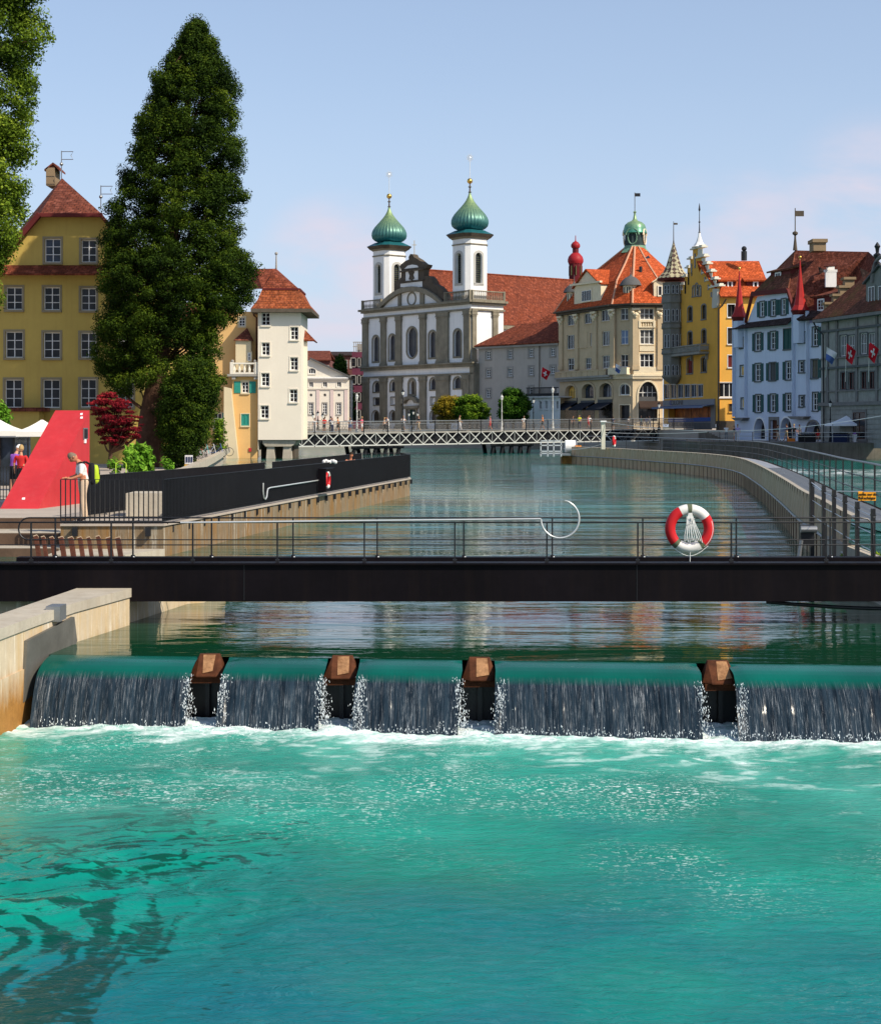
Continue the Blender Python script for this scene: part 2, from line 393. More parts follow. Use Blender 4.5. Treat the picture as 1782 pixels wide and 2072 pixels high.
# upper river: deep green, mirror-like with long ripples
def watermat(name, col, col2, rough, waves):
    m, n, b, out = nt(name)
    c = mixc(n, ramp(n, nz(n, wpos(n, (.05, .12, .1)), 1, 4), [(.35, 0.), (.65, 1.)]), col, col2)
    n.links.new(c, b.inputs['Base Color']); b.inputs['Roughness'].default_value = rough; b.inputs['IOR'].default_value = 1.33
    prev = None
    for sc, s, d, st, dist in waves:
        k = N(n, 'Bump'); k.inputs['Strength'].default_value = st; k.inputs['Distance'].default_value = dist
        n.links.new(nz(n, wpos(n, sc), s, d, .5, .6), k.inputs['Height'])
        if prev: n.links.new(prev.outputs[0], k.inputs['Normal'])
        prev = k
    n.links.new(prev.outputs[0], b.inputs['Normal']); return m, n, b
M['river'], rn, rb = watermat('river_water', (.002, .04, .022), (.006, .2, .17), .02,
    [((.16, .42, 1), .9, 4, .5, .2), ((.22, 1.1, 1), 1.4, 3, .8, .05), ((.4, 1.4, 1), 5., 3, .6, .012)])
gy = N(rn, 'NewGeometry'); sy = N(rn, 'SeparateXYZ'); rn.links.new(gy.outputs['Position'], sy.inputs[0]); my = N(rn, 'MapRange'); my.inputs[1].default_value = 26; my.inputs[2].default_value = 60; my.inputs[3].default_value = .26; my.inputs[4].default_value = 1.; rn.links.new(sy.outputs[1], my.inputs[0])
cm = mixc(rn, 0., (.001, .045, .018), (0, 0, 0)); lk = rb.inputs['Base Color'].links[0].from_socket; mc = rn.nodes[-1]; rn.links.new(lk, mc.inputs[2]); my2 = N(rn, 'MapRange'); my2.inputs[1].default_value = 28; my2.inputs[2].default_value = 60; rn.links.new(sy.outputs[1], my2.inputs[0]); rn.links.new(my2.outputs[0], mc.inputs[0]); rn.links.new(cm, rb.inputs['Base Color']); rb.inputs['Specular Tint'].default_value = (.8, .97, .88, 1)
for bn in [x for x in rn.nodes if x.type == 'BUMP']: rn.links.new(my.outputs[0], bn.inputs['Strength'])
YC = lambda X: 23.25-.0958*(X+5.17)
w_ = MB(); xs = [-70, -20, -10, -5.8, -3, 0, 3, 6, 10, 25, 60]
for i in range(len(xs)-1):
    a, b_ = xs[i], xs[i+1]; ya = YC(max(-5.8, min(6, a))); yb = YC(max(-5.8, min(6, b_)))
    w_.quad((a, ya, 0), (b_, yb, 0), (b_, 260, 0), (a, 260, 0))
struct(w_, 'river_water', M['river'])
# waterfall sheets over the weir flaps, one per bay
m, n, b, out = nt('falling_water')
g = N(n, 'NewGeometry'); sep = N(n, 'SeparateXYZ'); n.links.new(g.outputs['Position'], sep.inputs[0])
zr = N(n, 'MapRange'); zr.inputs[1].default_value = -.1; zr.inputs[2].default_value = -.2; n.links.new(sep.outputs[2], zr.inputs[0])
s1 = ramp(n, nz(n, wpos(n, (80, 1, 2.6)), 1.5, 7, .8, .1), [(.53, 0.), (.68, .75)])
s2 = ramp(n, nz(n, wpos(n, (5.5, 1, .5)), 1.6, 5, .7), [(.36, .0), (.66, 1.)])
mu = N(n, 'Math', operation='MULTIPLY'); n.links.new(s1, mu.inputs[0]); n.links.new(s2, mu.inputs[1])
mu2 = N(n, 'Math', operation='MULTIPLY'); n.links.new(mu.outputs[0], mu2.inputs[0]); n.links.new(zr.outputs[0], mu2.inputs[1])
navy = mixc(n, ramp(n, nz(n, wpos(n, (14, 1, .5)), 1.3, 5, .75), [(.3, 0.), (.75, 1.)]), (.002, .005, .01), (.03, .052, .075))
teal = mixc(n, ramp(n, nz(n, wpos(n, (.6, .6, .6)), 1, 3), [(.3, 0.), (.7, 1.)]), (.001, .12, .09), (.001, .07, .052))
c = mixc(n, zr.outputs[0], teal, navy); c = mixc(n, mu2.outputs[0], c, (.8, .84, .88))  # navy below the lip paints in the shading of the vertical drop
n.links.new(c, b.inputs['Base Color']); b.inputs['Roughness'].default_value = .16; b.inputs['IOR'].default_value = 1.33; b.inputs['Specular IOR Level'].default_value = .22
k = bumpn(n, b, nz(n, wpos(n, (30, 2, .9)), 1, 4, .7), .5, .006); M['fall'] = m
PROF = [(-.05, 0), (.1, -.004), (.25, -.013), (.4, -.03), (.55, -.058), (.68, -.095), (.78, -.14), (.86, -.2), (.93, -.28), (1., -.38), (1.06, -.48), (1.12, -.6), (1.17, -.7), (1.22, -.82)]
pe = np.array([p[0] for p in PROF]); pz = np.array([p[1] for p in PROF])
def xw(px, Z): return (px-HX)*Z/F
bays = [(92, 386, 84, 374), (450, 656, 436, 644), (723, 936, 712, 926), (1004, 1426, 1000, 1422), (1492, 1900, 1494, 1900)]
for bi, (a0, a1, b0, b1) in enumerate(bays):
    zl_ = lambda p: 23.25-.635e-3*(p-130)-.8; xa0, xa1 = xw(a0, zl_(a0)), xw(a1, zl_(a1)); xb0, xb1 = xw(b0, zl_(b0)-.45), xw(b1, zl_(b1)-.45)
    if bi == 0: xa0 = xb0 = -5.36
    nx = int((xa1-xa0)/.012); t = np.linspace(0, 1, nx); v = np.linspace(0, 1, 60)
    T, Vv = np.meshgrid(t, v); e = np.interp(Vv, np.linspace(0, 1, len(pe)), pe); z = np.interp(Vv, np.linspace(0, 1, len(pz)), pz)
    f = np.clip((e-.5)/.7, 0, 1); X = (xa0+(xa1-xa0)*T)*(1-f)+(xb0+(xb1-xb0)*T)*f
    edge = np.minimum(T, 1-T)*(xa1-xa0); dip = np.exp(-(edge/.1)**2)*(0 if bi == 0 else 1)
    rag = (fbm(X*6, z*.6, 4, bi)-.5)*.07*f**1.2+(fbm(X*34, z*1.2, 3, bi+3)-.5)*.022*f
    Y = YC(X)-e+rag-.05*dip*f; z = z-.02*dip*(e > .1)
    o = gridmesh('waterfall', X, Y, z, M['fall']); o['kind'] = 'structure'
# lower pool
nx, ny = 640, 620
Xg, Yg = np.meshgrid(np.linspace(-7.5, 9., nx), np.linspace(8.5, 22.6, ny))
base = YC(Xg)-1.2; d = np.clip(base-Yg, -1, 20)
near = np.exp(-np.clip(d, 0, 9)/.55); near2 = np.exp(-np.clip(d, 0, 9)/1.9)
h = (fbm(Xg*.55+3, Yg*.8, 5, 1)-.5)*.1
warp = fbm(Xg*.5, Yg*.5, 4, 2)*3
h += (fbm(Xg*1.2+warp, Yg*2.4+warp, 5, 3)-.5)*.06*(.35+near2*1.2)
swirl = np.exp(-(((Xg+3.1)/1.6)**2+((Yg-14.2)/2.4)**2)); rr = np.hypot((Xg+3.6)*1.2, (Yg-13.6)*.6)
h += swirl*(.012*np.sin(rr*13+warp*6)+(fbm(Xg*2+warp*2, Yg*4+warp*2, 5, 6)-.5)*.2)
h += near*(fbm(Xg*5, Yg*6, 5, 4)-.4)*.11
patch = fbm(Xg*.75+1.7, Yg*.5+warp*.35, 4, 5); fine = fbm(Xg*9, Yg*13, 4, 6); fl = fbm(Xg*3+warp*2, Yg*5+warp*2, 5, 7)
pulse = fbm(Xg*1.4, Yg*.02, 3, 2)
foam = np.clip(1.3-d/(.25+2.6*pulse**2)-(fl-.4)*2.2, 0, 1)
foam = np.maximum(foam, np.clip((fl-.58)*7, 0, 1)*np.clip((patch-.3)*2.4, 0, 1)*np.clip(1-d/5., 0, 1)*.8)
milk = np.clip(near2*.6+np.clip((patch-.5)*3, 0, 1)*.55*np.clip(1-d/8, 0, 1), 0, 1)
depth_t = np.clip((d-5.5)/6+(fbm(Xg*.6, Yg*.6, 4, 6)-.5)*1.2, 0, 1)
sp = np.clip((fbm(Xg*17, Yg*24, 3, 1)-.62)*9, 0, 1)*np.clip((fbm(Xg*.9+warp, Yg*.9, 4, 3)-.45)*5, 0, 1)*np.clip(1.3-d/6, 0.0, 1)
m, n, b, out = nt('pool_water')
A = lambda nm: N(n, 'Attribute', attribute_name=nm).outputs['Fac']
c = mixc(n, ramp(n, nz(n, wpos(n, (.28, .4, .3)), 1, 5, .6, .5), [(.35, 0.), (.65, 1.)]), (.001, .16, .11), (.0015, .28, .195))
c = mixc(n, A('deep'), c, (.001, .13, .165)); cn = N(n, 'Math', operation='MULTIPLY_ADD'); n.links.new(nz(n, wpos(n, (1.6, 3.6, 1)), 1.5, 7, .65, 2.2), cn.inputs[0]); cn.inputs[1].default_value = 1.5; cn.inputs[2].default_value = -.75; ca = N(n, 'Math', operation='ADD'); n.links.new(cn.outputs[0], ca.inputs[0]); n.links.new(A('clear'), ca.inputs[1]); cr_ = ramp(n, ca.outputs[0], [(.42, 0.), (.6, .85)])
c = mixc(n, cr_, c, (.0, .03, .014)); c = mixc(n, A('milk'), c, (.12, .52, .41))  # reflection streaks darken the base colour here
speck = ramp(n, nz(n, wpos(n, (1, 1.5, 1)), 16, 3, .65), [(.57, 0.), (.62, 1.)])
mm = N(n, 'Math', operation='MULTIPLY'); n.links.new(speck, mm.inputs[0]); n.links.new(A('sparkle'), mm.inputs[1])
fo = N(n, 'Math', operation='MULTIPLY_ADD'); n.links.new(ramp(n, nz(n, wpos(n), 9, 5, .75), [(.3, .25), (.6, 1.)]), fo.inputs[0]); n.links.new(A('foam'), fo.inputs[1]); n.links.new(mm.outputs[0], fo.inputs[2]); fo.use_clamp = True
c = mixc(n, fo.outputs[0], c, (.88, .93, .92))
n.links.new(c, b.inputs['Base Color']); b.inputs['IOR'].default_value = 1.33; b.inputs['Specular IOR Level'].default_value = .3; b.inputs['Specular Tint'].default_value = (.25, .8, .85, 1)
n.links.new(ramp(n, fo.outputs[0], [(0., .06), (.5, .6)]), b.inputs['Roughness'])
k1 = N(n, 'Bump'); k1.inputs['Strength'].default_value = .5; k1.inputs['Distance'].default_value = .05; n.links.new(nz(n, wpos(n, (1, 1.8, 1)), 4, 5, .6, 1.), k1.inputs['Height'])
k2 = N(n, 'Bump'); k2.inputs['Strength'].default_value = .4; k2.inputs['Distance'].default_value = .01; n.links.new(nz(n, wpos(n, (1, 1.5, 1)), 22, 3), k2.inputs['Height']); n.links.new(k1.outputs[0], k2.inputs['Normal'])
n.links.new(k2.outputs[0], b.inputs['Normal'])
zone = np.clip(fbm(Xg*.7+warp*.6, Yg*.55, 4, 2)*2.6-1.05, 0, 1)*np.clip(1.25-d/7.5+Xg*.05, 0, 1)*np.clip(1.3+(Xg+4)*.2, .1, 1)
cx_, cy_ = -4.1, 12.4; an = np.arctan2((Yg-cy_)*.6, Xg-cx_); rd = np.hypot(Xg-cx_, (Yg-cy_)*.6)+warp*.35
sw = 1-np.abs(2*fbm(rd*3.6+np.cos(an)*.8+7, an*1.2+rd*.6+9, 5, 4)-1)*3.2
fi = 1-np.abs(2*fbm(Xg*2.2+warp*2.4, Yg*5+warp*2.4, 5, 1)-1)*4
clear = np.clip(sw*.8+.3*(rd < .9)+.1, 0, 1)*np.clip(1.7-np.hypot((Xg+4.4)/2.3, (Yg-12.2)/3.2), 0, 1)  # mask of dark reflection swirls at lower left, painted as pool colour
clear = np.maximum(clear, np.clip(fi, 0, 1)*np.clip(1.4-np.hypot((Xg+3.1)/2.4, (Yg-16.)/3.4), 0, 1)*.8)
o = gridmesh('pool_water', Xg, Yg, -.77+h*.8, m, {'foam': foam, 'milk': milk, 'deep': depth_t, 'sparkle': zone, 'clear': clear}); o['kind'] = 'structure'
p_ = MB(); p_.quad((-60, -30, -.95), (60, -30, -.95), (60, 23, -.95), (-60, 23, -.95)); struct(p_, 'river_bed', M['conc_d'])
g_ = MB(); g_.quad((-3000, -600, -1.6), (3000, -600, -1.6), (3000, 5000, -1.6), (-3000, 5000, -1.6)); struct(g_, 'ground', mat('ground_soil', (.12, .13, .07), .95, .3, .05))
# spray droplets: nobody could count them
s_ = MB(); cap_px = [(383, 452), (654, 726), (932, 1010), (1422, 1498)]
def drop(x, y, z, r): s_.add([(x+r, y, z), (x-r, y, z), (x, y+r, z), (x, y-r, z), (x, y, z+r*3.6), (x, y, z-r*3.6)], [(0, 2, 4), (2, 1, 4), (1, 3, 4), (3, 0, 4), (2, 0, 5), (1, 2, 5), (3, 1, 5), (0, 3, 5)])
for (a, b_) in cap_px:
    for sd, px in ((-1, a), (1, b_)):
        xc = xw(px, YC(xw(px, 22.2))-1.0)
        for _ in range(random.randint(160, 380)):
            t = random.random()**.8; z = -.1-.68*t; x = xc+sd*(.03+.035*random.gauss(0, 1)-.13*t*random.random())+.012*random.gauss(0, 1)
            drop(x, YC(xc)-.85-.35*t**.5+.04*random.gauss(0, 1), z, random.uniform(.0018, .0045)*(1+.6*(random.random() < .1)))
for _ in range(1100):
    x = random.uniform(-5.2, 6.2); drop(x, YC(x)-1.25-abs(random.gauss(0, .14)), -.74+abs(random.gauss(0, .04)), random.uniform(.0015, .005))
sp_ = s_.build('water_spray', mat('spray_white', (.9, .93, .95), .25, .02, 1, 0), uv=False)
tag(sp_, 'white spray droplets flying beside the weir caps and off the foot of the falls', 'spray', kind='stuff')
# weir piers with rusty caps
lab = ['rusty steel cap on the weir pier nearest the left concrete wall', 'rusty steel cap on the second weir pier from the left', 'rusty steel cap on the third weir pier left of the widest fall', 'rusty steel cap on the weir pier at the right end of the widest fall']
for i, (a, b_) in enumerate(cap_px):
    xc = xw((a+b_)/2, 22.5); xc = xw((a+b_)/2, YC(xc)-.4); yc = YC(xc); w1, w2 = .135, .235
    t = thing('weir_pier', lab[i], 'weir pier', (xc, yc-.5, -1.5), 'weir piers between the falls')
    mb = MB(); yb, yf = yc-.02, yc-.42
    top = [(xc-w1, yb, .05), (xc+w1, yb, .05), (xc+w1, yb-.06, .045), (xc-w1, yb-.06, .045)]
    fq = [(xc-.13, yf-.02, -.2), (xc+.13, yf-.02, -.2)]; sb = [(xc-w2, yf+.1, -.2), (xc+w2, yf+.1, -.2)]; bb = [(xc-w2, yb+.02, -.2), (xc+w2, yb+.02, -.2)]
    mb.poly(top[::-1]); e_ = .02+.02*i; mb.poly([top[3], top[2], fq[1], fq[0]]); mb.poly([(xc-w1*.75+e_, yb-.068, .04), (xc+w1*.55+e_*.5, yb-.068, .04), (xc+.06+e_, yf+.04, -.14), (xc-.05, yf+.015+.0*e_, -.165)], 1); mb.poly([top[2], sb[1], fq[1]]); mb.poly([top[3], fq[0], sb[0]]); mb.poly([top[2], top[1], bb[1], sb[1]]); mb.poly([top[0], top[3], sb[0], bb[0]]); mb.poly([bb[0], bb[1], top[1], top[0]]); mb.poly([fq[0], fq[1], sb[1], bb[1], bb[0], sb[0]])
    mb.build('cap', [M['rust'], M['rustpale']], t)
    mb = MB(); mb.prism([(xc-w2-.012, yf+.09, -.212), (xc-.13, yf-.035, -.212), (xc+.13, yf-.035, -.212), (xc+w2+.012, yf+.09, -.212), (xc+w2+.012, yb, -.212), (xc-w2-.012, yb, -.212)], (0, 0, .01)); mb.box((xc-w2+.02, yf+.02, -.3), (xc+w2-.02, yb, -.213)); mb.build('rim', M['rust'], t)
    mb = MB(); mb.box((xc-.03, yc-.32, -1.5), (xc+.03, yc-.2, -.31)); mb.box((xc-.34, yc-.18, -1.5), (xc+.34, yc-.1, -.31)); mb.build('pillar_and_void', M['black'], t)  # wide black slab stands in for the shadowed void under the cap
# left weir wall
zt = .585; mb = MB()
fr = [(-5.62, 19.5), (-5.59, 21.4), (-5.49, 22.8), (-5.32, 24.5), (-4.91, 26.7)]; bk = [(-6.3, 19.5), (-6.0, 23), (-5.78, 26.1), (-5.74, 26.8)]
ww = thing('weir_wall', 'pale streaked concrete wall at the left end of the weir', 'wall', (-5.6, 23, -1.2))
n1 = 26
for i in range(len(fr)-1):
    (x0, y0), (x1, y1) = fr[i], fr[i+1]
    for k in range(8):
        a, c_ = k/8, (k+1)/8; A0 = (x0+(x1-x0)*a, y0+(y1-y0)*a); A1 = (x0+(x1-x0)*c_, y0+(y1-y0)*c_)
        mb.quad((*A0, -.25-.35*(23-A0[1])/4*(A0[1] < 23)), (*A1, -.25-.35*(23-A1[1])/4*(A1[1] < 23)), (*A1, zt-.14), (*A0, zt-.14))
mb.quad((-4.91, 26.7, -.25), (-5.74, 26.8, -.25), (-5.74, 26.8, zt), (-4.91, 26.7, zt)); mb.build('wall_face', M['weirwall'], ww)
mb = MB(); pts = [(x+.03, y, zt-.14) for x, y in fr]+[(x, y, zt-.14) for x, y in bk[::-1]]; mb.prism(pts, (0, 0, .14))
mb.build('coping', M['conc'], ww)
mb = MB(); mb.prism([(x+.02, y, -1.2) for x, y in fr]+[(x, y, -1.2) for x, y in bk[::-1]], (0, 0, 1.13)); mb.build('wall_base', M['weirwall'], ww)
mb = MB(); mb.prism([(-5.545, 22.3, -.5), (-5.35, 24.3, -.25), (-5.29, 24.4, .05), (-5.32, 24.35, .4), (-5.52, 22.4, .3)], (.05, -.004, 0)); mb.build('steel_plate', mat('plate_grey', (.15, .145, .13), .55, .25, 2, .1, metal=.3), ww)
mb = MB(); mb.box((-5.5, 23.55, .42), (-5.3, 23.95, .63)); mb.build('bracket', M['steel'], ww)
# second stub wall under the footbridge
t = thing('channel_wall', 'concrete channel wall running back under the black footbridge', 'wall', (-5, 28, -1))
mb = MB(); mb.prism([(-4.98, 26.95, -1), (-4.47, 29.9, -1), (-4.2, 30.1, -1), (-4.2, 33, -1), (-7.5, 33, -1), (-7.5, 27.1, -1)], (0, 0, 1.42)); mb.build('wall_face', M['weirwall'], t)
# ---------------------------------------------------------------- near footbridge
fb = thing('footbridge', 'black steel footbridge crossing the channel above the weir', 'footbridge', (0, 27.2, 0))
mb = MB(); mb.box((-14, 26.7, .374), (12, 26.98, .975)); mb.box((-14, 26.64, .955), (12, 26.99, .985)); mb.build('front_beam', M['beam'], fb)
for X in (-9.3, -3.1, 3.1): MB().box((X-.006, 26.693, .39), (X+.006, 26.699, .95)).build('plate_joint', M['black'], fb)
mb = MB(); mb.box((-6.93, 27.62, .5), (12, 27.86, 1.0)); mb.build('rear_beam', M['beam'], fb)
mb = MB(); mb.box((-14, 27., .6), (12, 27.6, .66)); mb.build('deck', M['black'], fb)
def rod(mb, a, b, r, n=6, mi=0): mb.tube([a, b], r, n, mi)
for Y, zr_, zm, xs, name, x0, x1 in ((26.85, 1.617, 1.258, [63, 225, 390, 561, 737, 920, 1106, 1290, 1479, 1671], 'railing', -30, 1790), (27.74, 1.64, 1.28, [112, 269, 428, 593, 763, 938, 1117, 1300, 1489, 1679], 'railing', 60, 1740)):
    s = F/Y; near_ = Y < 27
    t = thing('footbridge_railing', 'slim black railing on the %s edge of the footbridge' % ('front' if near_ else 'rear'), 'railing', (0, Y, .95))
    mb = MB(); X0, X1 = (x0-HX)/s, (x1-HX)/s
    if near_: pts = [(X0, Y, zr_), (X1, Y, zr_)]; rod(mb, *pts, .014)
    else:
        arc_ = [(X0-.02-.24*math.sin(a), Y, zr_-.24+.24*math.cos(a)) for a in [math.pi*k/12 for k in range(13)]]
        arc_ = [(X0+(p[0]-X0)*.7, Y, zr_+(p[2]-zr_)*(zr_-zm)/.48) for p in arc_]; mb.tube([(X1, Y, zr_)]+arc_+[(X0+.2, Y, zm)], .014, 6)
        mb.tube([(X1, Y, zr_), (X1+.12, Y, zr_-.02), (X1+.2, Y, zr_-.1), (X1+.22, Y, 1.)], .014, 6)
    mb.build('top_rail', M['black'], t, smooth=50)
    mb = MB(); rod(mb, (X0 if near_ else X0+.15, Y, zm), (X1, Y, zm), .01); mb.build('mid_rail', M['black'], t)
    for x in xs:
        X = (x-HX)/s; mb = MB(); mb.box((X-.011, Y-.02, .955), (X+.011, Y+.02, zr_)); mb.box((X-.03, Y-.03, 1.0 if not near_ else .985), (X+.03, Y+.03, 1.03)); mb.build('post', M['black'], t)
        if not near_: b_ = MB(); b_.ball((X+.02, Y-.045, 1.0), .016, 6); b_.build('bolt', M['silver'], t)
# boat hook pole with open ring
t = thing('rescue_pole', 'long silver pole with an open ring at its end lying on the footbridge railing', 'rescue pole', P(365, 1060, 26.78))
mb = MB(); c0 = (1132.8, 1050); pr = 38.7
ring_ = [P(c0[0]+pr*math.cos(R(a)), c0[1]-pr*math.sin(R(a)), 26.78) for a in range(180, 441, 8)]
mb.tube([P(365, 1057.5, 26.78), P(1094, 1050, 26.78)], .015, 8); mb.build('pole', M['silver'], t, smooth=50)
mb = MB(); mb.tube(ring_, [.015]*(len(ring_)-4)+[.014, .012, .01, .007], 8); mb.build('ring', M['silver'], t, smooth=50)
# life ring on railing
def life_ring(c, Rm, r, label, n=48, rz=0, grp=None):
    t = thing('life_ring', label, 'life ring', c, grp)
    def seg(a0, a1, m_, nm, rr=r):
        mb = MB(); k = max(4, int((a1-a0)/6)); mb.tube([Vector(c)+Vector((Rm*math.cos(R(a))*math.cos(rz), Rm*math.cos(R(a))*math.sin(rz), Rm*math.sin(R(a)))) for a in [a0+(a1-a0)*i/k for i in range(k+1)]], rr, 14); return mb.build(nm, m_, t, smooth=50)
    seg(35, 118, M['ringwhite'], 'white_segment'); seg(118, 222, M['ringred'], 'red_segment'); seg(222, 305, M['ringwhite'], 'white_segment'); seg(305, 395, M['ringred'], 'red_segment')
    return t, seg
lc = P(1394.5, 1069.5, 26.68); t, seg = life_ring(lc, .305, .082, 'red and white life ring hanging on the near footbridge railing')
gm = mat('strap_green', (.11, .13, .08), .8)
for a in (90, 228, 308): seg(a-6, a+6, gm, 'strap', .0845)
mb = MB()
for k in range(11):
    o_ = (k-5)*.011; mb.tube([lc+Vector((.0+o_*.4, -.06, .25)), lc+Vector((.01+o_*1.2, -.09, .08)), lc+Vector((.03+o_*2.2+.01*math.sin(k*2.1), -.1, -.1)), lc+Vector((.05+o_*2.5, -.09, -.2+.02*math.sin(k*1.7)))], .0065, 5)
for k in range(5): mb.tube([lc+Vector((-.05+.02*k, -.07, .2)), lc+Vector((-.06+.025*k, -.1, .05+.01*k)), lc+Vector((.07-.02*k, -.1, .17))], .006, 5)
mb.build('rope_coil', M['ropew'], t, smooth=60)
mb = MB(); mb.tube([lc+Vector((-.29+.58*i/12, -.03, -.27-.16*math.sin(math.pi*i/12))) for i in range(13)], .006, 5); mb.tube([lc+Vector((.005, -.05, -.33)), lc+Vector((0, -.05, -.52))], .006, 5); mb.build('grab_line', M['ropew'], t)
mb = MB(); mb.tube([lc+Vector((.36*math.cos(R(a)), -.055, .36*math.sin(R(a)))) for a in range(-70, 30, 10)], .007, 5); mb.build('grab_line', M['ropew'], t)
# black cable loop under the beam
mb = MB(); mb.tube([P(1550+i*30, 1218+14*math.sin(math.pi*min(1, i/11.)*.62), 26.9) for i in range(12)], .03, 8)
tag(mb.build('hose', M['black'], smooth=50), 'black hose sagging below the right end of the footbridge beam', 'hose')
# stored weir needles
nl = ['leftmost', 'second from left', 'third from left', 'fourth from left', 'fifth from left', 'sixth from left', 'seventh from left', 'eighth, tallest', 'ninth from left', 'rightmost']
for i, (x, y) in enumerate([(68, 1084), (83, 1086), (100, 1087), (119, 1087), (138.5, 1087.5), (157, 1087.5), (175, 1087.5), (194, 1085), (215, 1088), (234, 1088)]):
    Z = 28.6; A0 = P(x+5, y+3, Z); B0 = P(x+16, y+75, Z-.4); t = thing('weir_needle', 'dark red brown timber needle leaning behind the footbridge, %s of the row' % nl[i], 'timber post', B0, 'timber needles leaning in a row behind the footbridge')
    mb = MB(); mb.bar(B0, A0, .062+.012*math.sin(i*5), .08, up=(0, 1, 0)); mb.build('shaft', M['timber'], t)
    mb = MB(); d_ = (A0-B0).normalized(); mb.bar(A0+d_*.001, A0+d_*.02, .07+.012*math.sin(i*5), .088, up=(0, 1, 0)); mb.build('head', M['timber_end'], t)
# ---------------------------------------------------------------- banks and streets
M['plaster_w'] = mat('white_plaster', (.82, .81, .79), .9, .06, .5, .12, 6, .25, (.38, .37, .35))
M['plaster_warm'] = mat('warm_white_plaster', (.74, .68, .58), .9, .05, .4, .12, 6, .15, (.5, .45, .37))
M['sandstone'] = mat('church_sandstone', (.24, .215, .16), .9, .28, .7, .35, 7, .55, (.09, .075, .05))
M['darkstone'] = mat('dark_stone', (.1, .08, .06), .9, .3, 1.2, .4, 6)
M['roof_rust'] = tilemat('roof_rust', (.24, .055, .022), (.16, .038, .02), (.11, .032, .02))
M['roof_orange'] = tilemat('roof_orange', (.56, .1, .022), (.42, .075, .02), (.3, .06, .022))
M['roof_brown'] = tilemat('roof_brown', (.2, .055, .03), (.13, .035, .022), (.09, .03, .02))
M['roof_moss'] = tilemat('roof_moss', (.17, .055, .03), (.12, .04, .022), (.08, .035, .02), moss=(.1, .07, .02))
M['roof_dark'] = tilemat('roof_dark', (.05, .03, .025), (.04, .022, .02), (.03, .02, .018))
M['slate'] = mat('grey_slate', (.1, .1, .1), .8, .2, 1, .2)
M['gold'] = mat('gilding', (.8, .5, .12), .3, .1, 3, 0, metal=1.)
def coppermat(name, a, b_, z0, z1):
    m, n, b, out = nt(name); g = N(n, 'NewGeometry'); sep = N(n, 'SeparateXYZ'); n.links.new(g.outputs['Position'], sep.inputs[0])
    mr = N(n, 'MapRange'); mr.inputs[1].default_value = z0; mr.inputs[2].default_value = z1; n.links.new(sep.outputs[2], mr.inputs[0])
    c = mixc(n, mr.outputs[0], a, b_); c = mixc(n, ramp(n, nz(n, wpos(n, (3, 3, .5)), 1.4, 5, .7), [(.45, 0.), (.7, .6)]), c, (.02, .1, .1))
    n.links.new(c, b.inputs['Base Color']); b.inputs['Roughness'].default_value = .4; b.inputs['Metallic'].default_value = .35; return m
gs = MB()
gs.prism([(-80, 247, 2.62), (14, 237, 2.62), (19.5, 214, 2.62), (27, 197, 2.62), (30.5, 193, 2.62), (34, 190, 2.62), (60, 190, 2.62), (80, 320, 2.62), (-80, 320, 2.62)], (0, 0, -4)); struct(gs, 'street', M['pave'])
gs = MB(); gs.prism([(25.5, 193.9, 1.5), (26, 176.5, 1.5), (36, 160.5, 1.5), (80, 160, 1.5), (80, 189.9, 1.5), (33.9, 189.9, 1.5), (30.5, 192.9, 1.5)], (0, 0, -3)); struct(gs, 'quay', M['conc_d'])
gs = MB(); gs.prism([(25.6, 193.6, 1.54), (26.1, 176.8, 1.54), (36.1, 160.9, 1.54), (79, 160.4, 1.54), (79, 189.8, 1.54), (33.9, 189.8, 1.54)], (0, 0, -.035)); struct(gs, 'quay_paving', mat('quay_paving', (.16, .15, .14), .85, .2, .8))
gs = MB(); gs.prism([(-9.2, 43.2, .8), (-9.7, 52, .8), (-12, 80, .8), (-15, 110, .8), (-18, 140, .8), (-20.6, 150, .8), (-20.6, 163, .8), (-18.6, 172, .8), (-24, 246, .8), (-120, 246, .8), (-120, 43.2, .8)], (0, 0, -2.4)); struct(gs, 'left_bank', M['pave'])
# steps down to the water on the left
st = MB()
for k, (z, y0, y1) in enumerate([(.515, 43.19, 41.6), (.215, 41.6, 40.6), (-.1, 40.6, 39)]):
    st.box((-20, y1, z-.6), (-9.15, y0, z))
ob = struct(st, 'stone_steps', M['conc'])
st = MB()
for (z0, z1, y) in ((.515, .79, 43.19), (.22, .505, 41.59), (-.1, .205, 40.59)): st.box((-20, y-.006, z0), (-9.16, y, z1))
struct(st, 'step_risers', M['step'])
# ---------------------------------------------------------------- white baroque church
C = Cr(1420, 950, 2020, 1658); D = Cr(1200, 550, 2300, 1753)
ch = Bld('church', 'white baroque church with sandstone pilasters and two green onion domed towers', 'church', (-3, 262, 2.6), M['plaster_w'])
A2 = Vector((-12.4, 272)); B2 = Vector((4.53, 250)); fw_ = Wall(A2, B2); sdv = Vector((fw_.d.y, -fw_.d.x)); sdv = sdv if sdv.y > 0 else -sdv
sw_ = Wall(B2, B2+sdv*6.2)
zl = lambda y: fw_.uz(C(95, y))[1]
U = lambda x, y=1400: fw_.uz(C(x, y))[0]
zc0, zc1 = zl(800), zl(845)
uL, uR, um = U(265, 780), U(985, 700), U(632, 545); zpk = fw_.uz(C(640, 540))[1]
arc_out = arcpts((uL, zc0), (um, zpk), (uR, zc0), 20); arc_in = arcpts((uL+1.0, zc0), (um, zpk-.75), (uR-1.0, zc0), 20)
fw_.outs.append(([(0, 1), (fw_.L, 1), (fw_.L, zc0)]+arc_out[::-1]+[(0, zc0)], 0)); ch.walls.append(fw_)
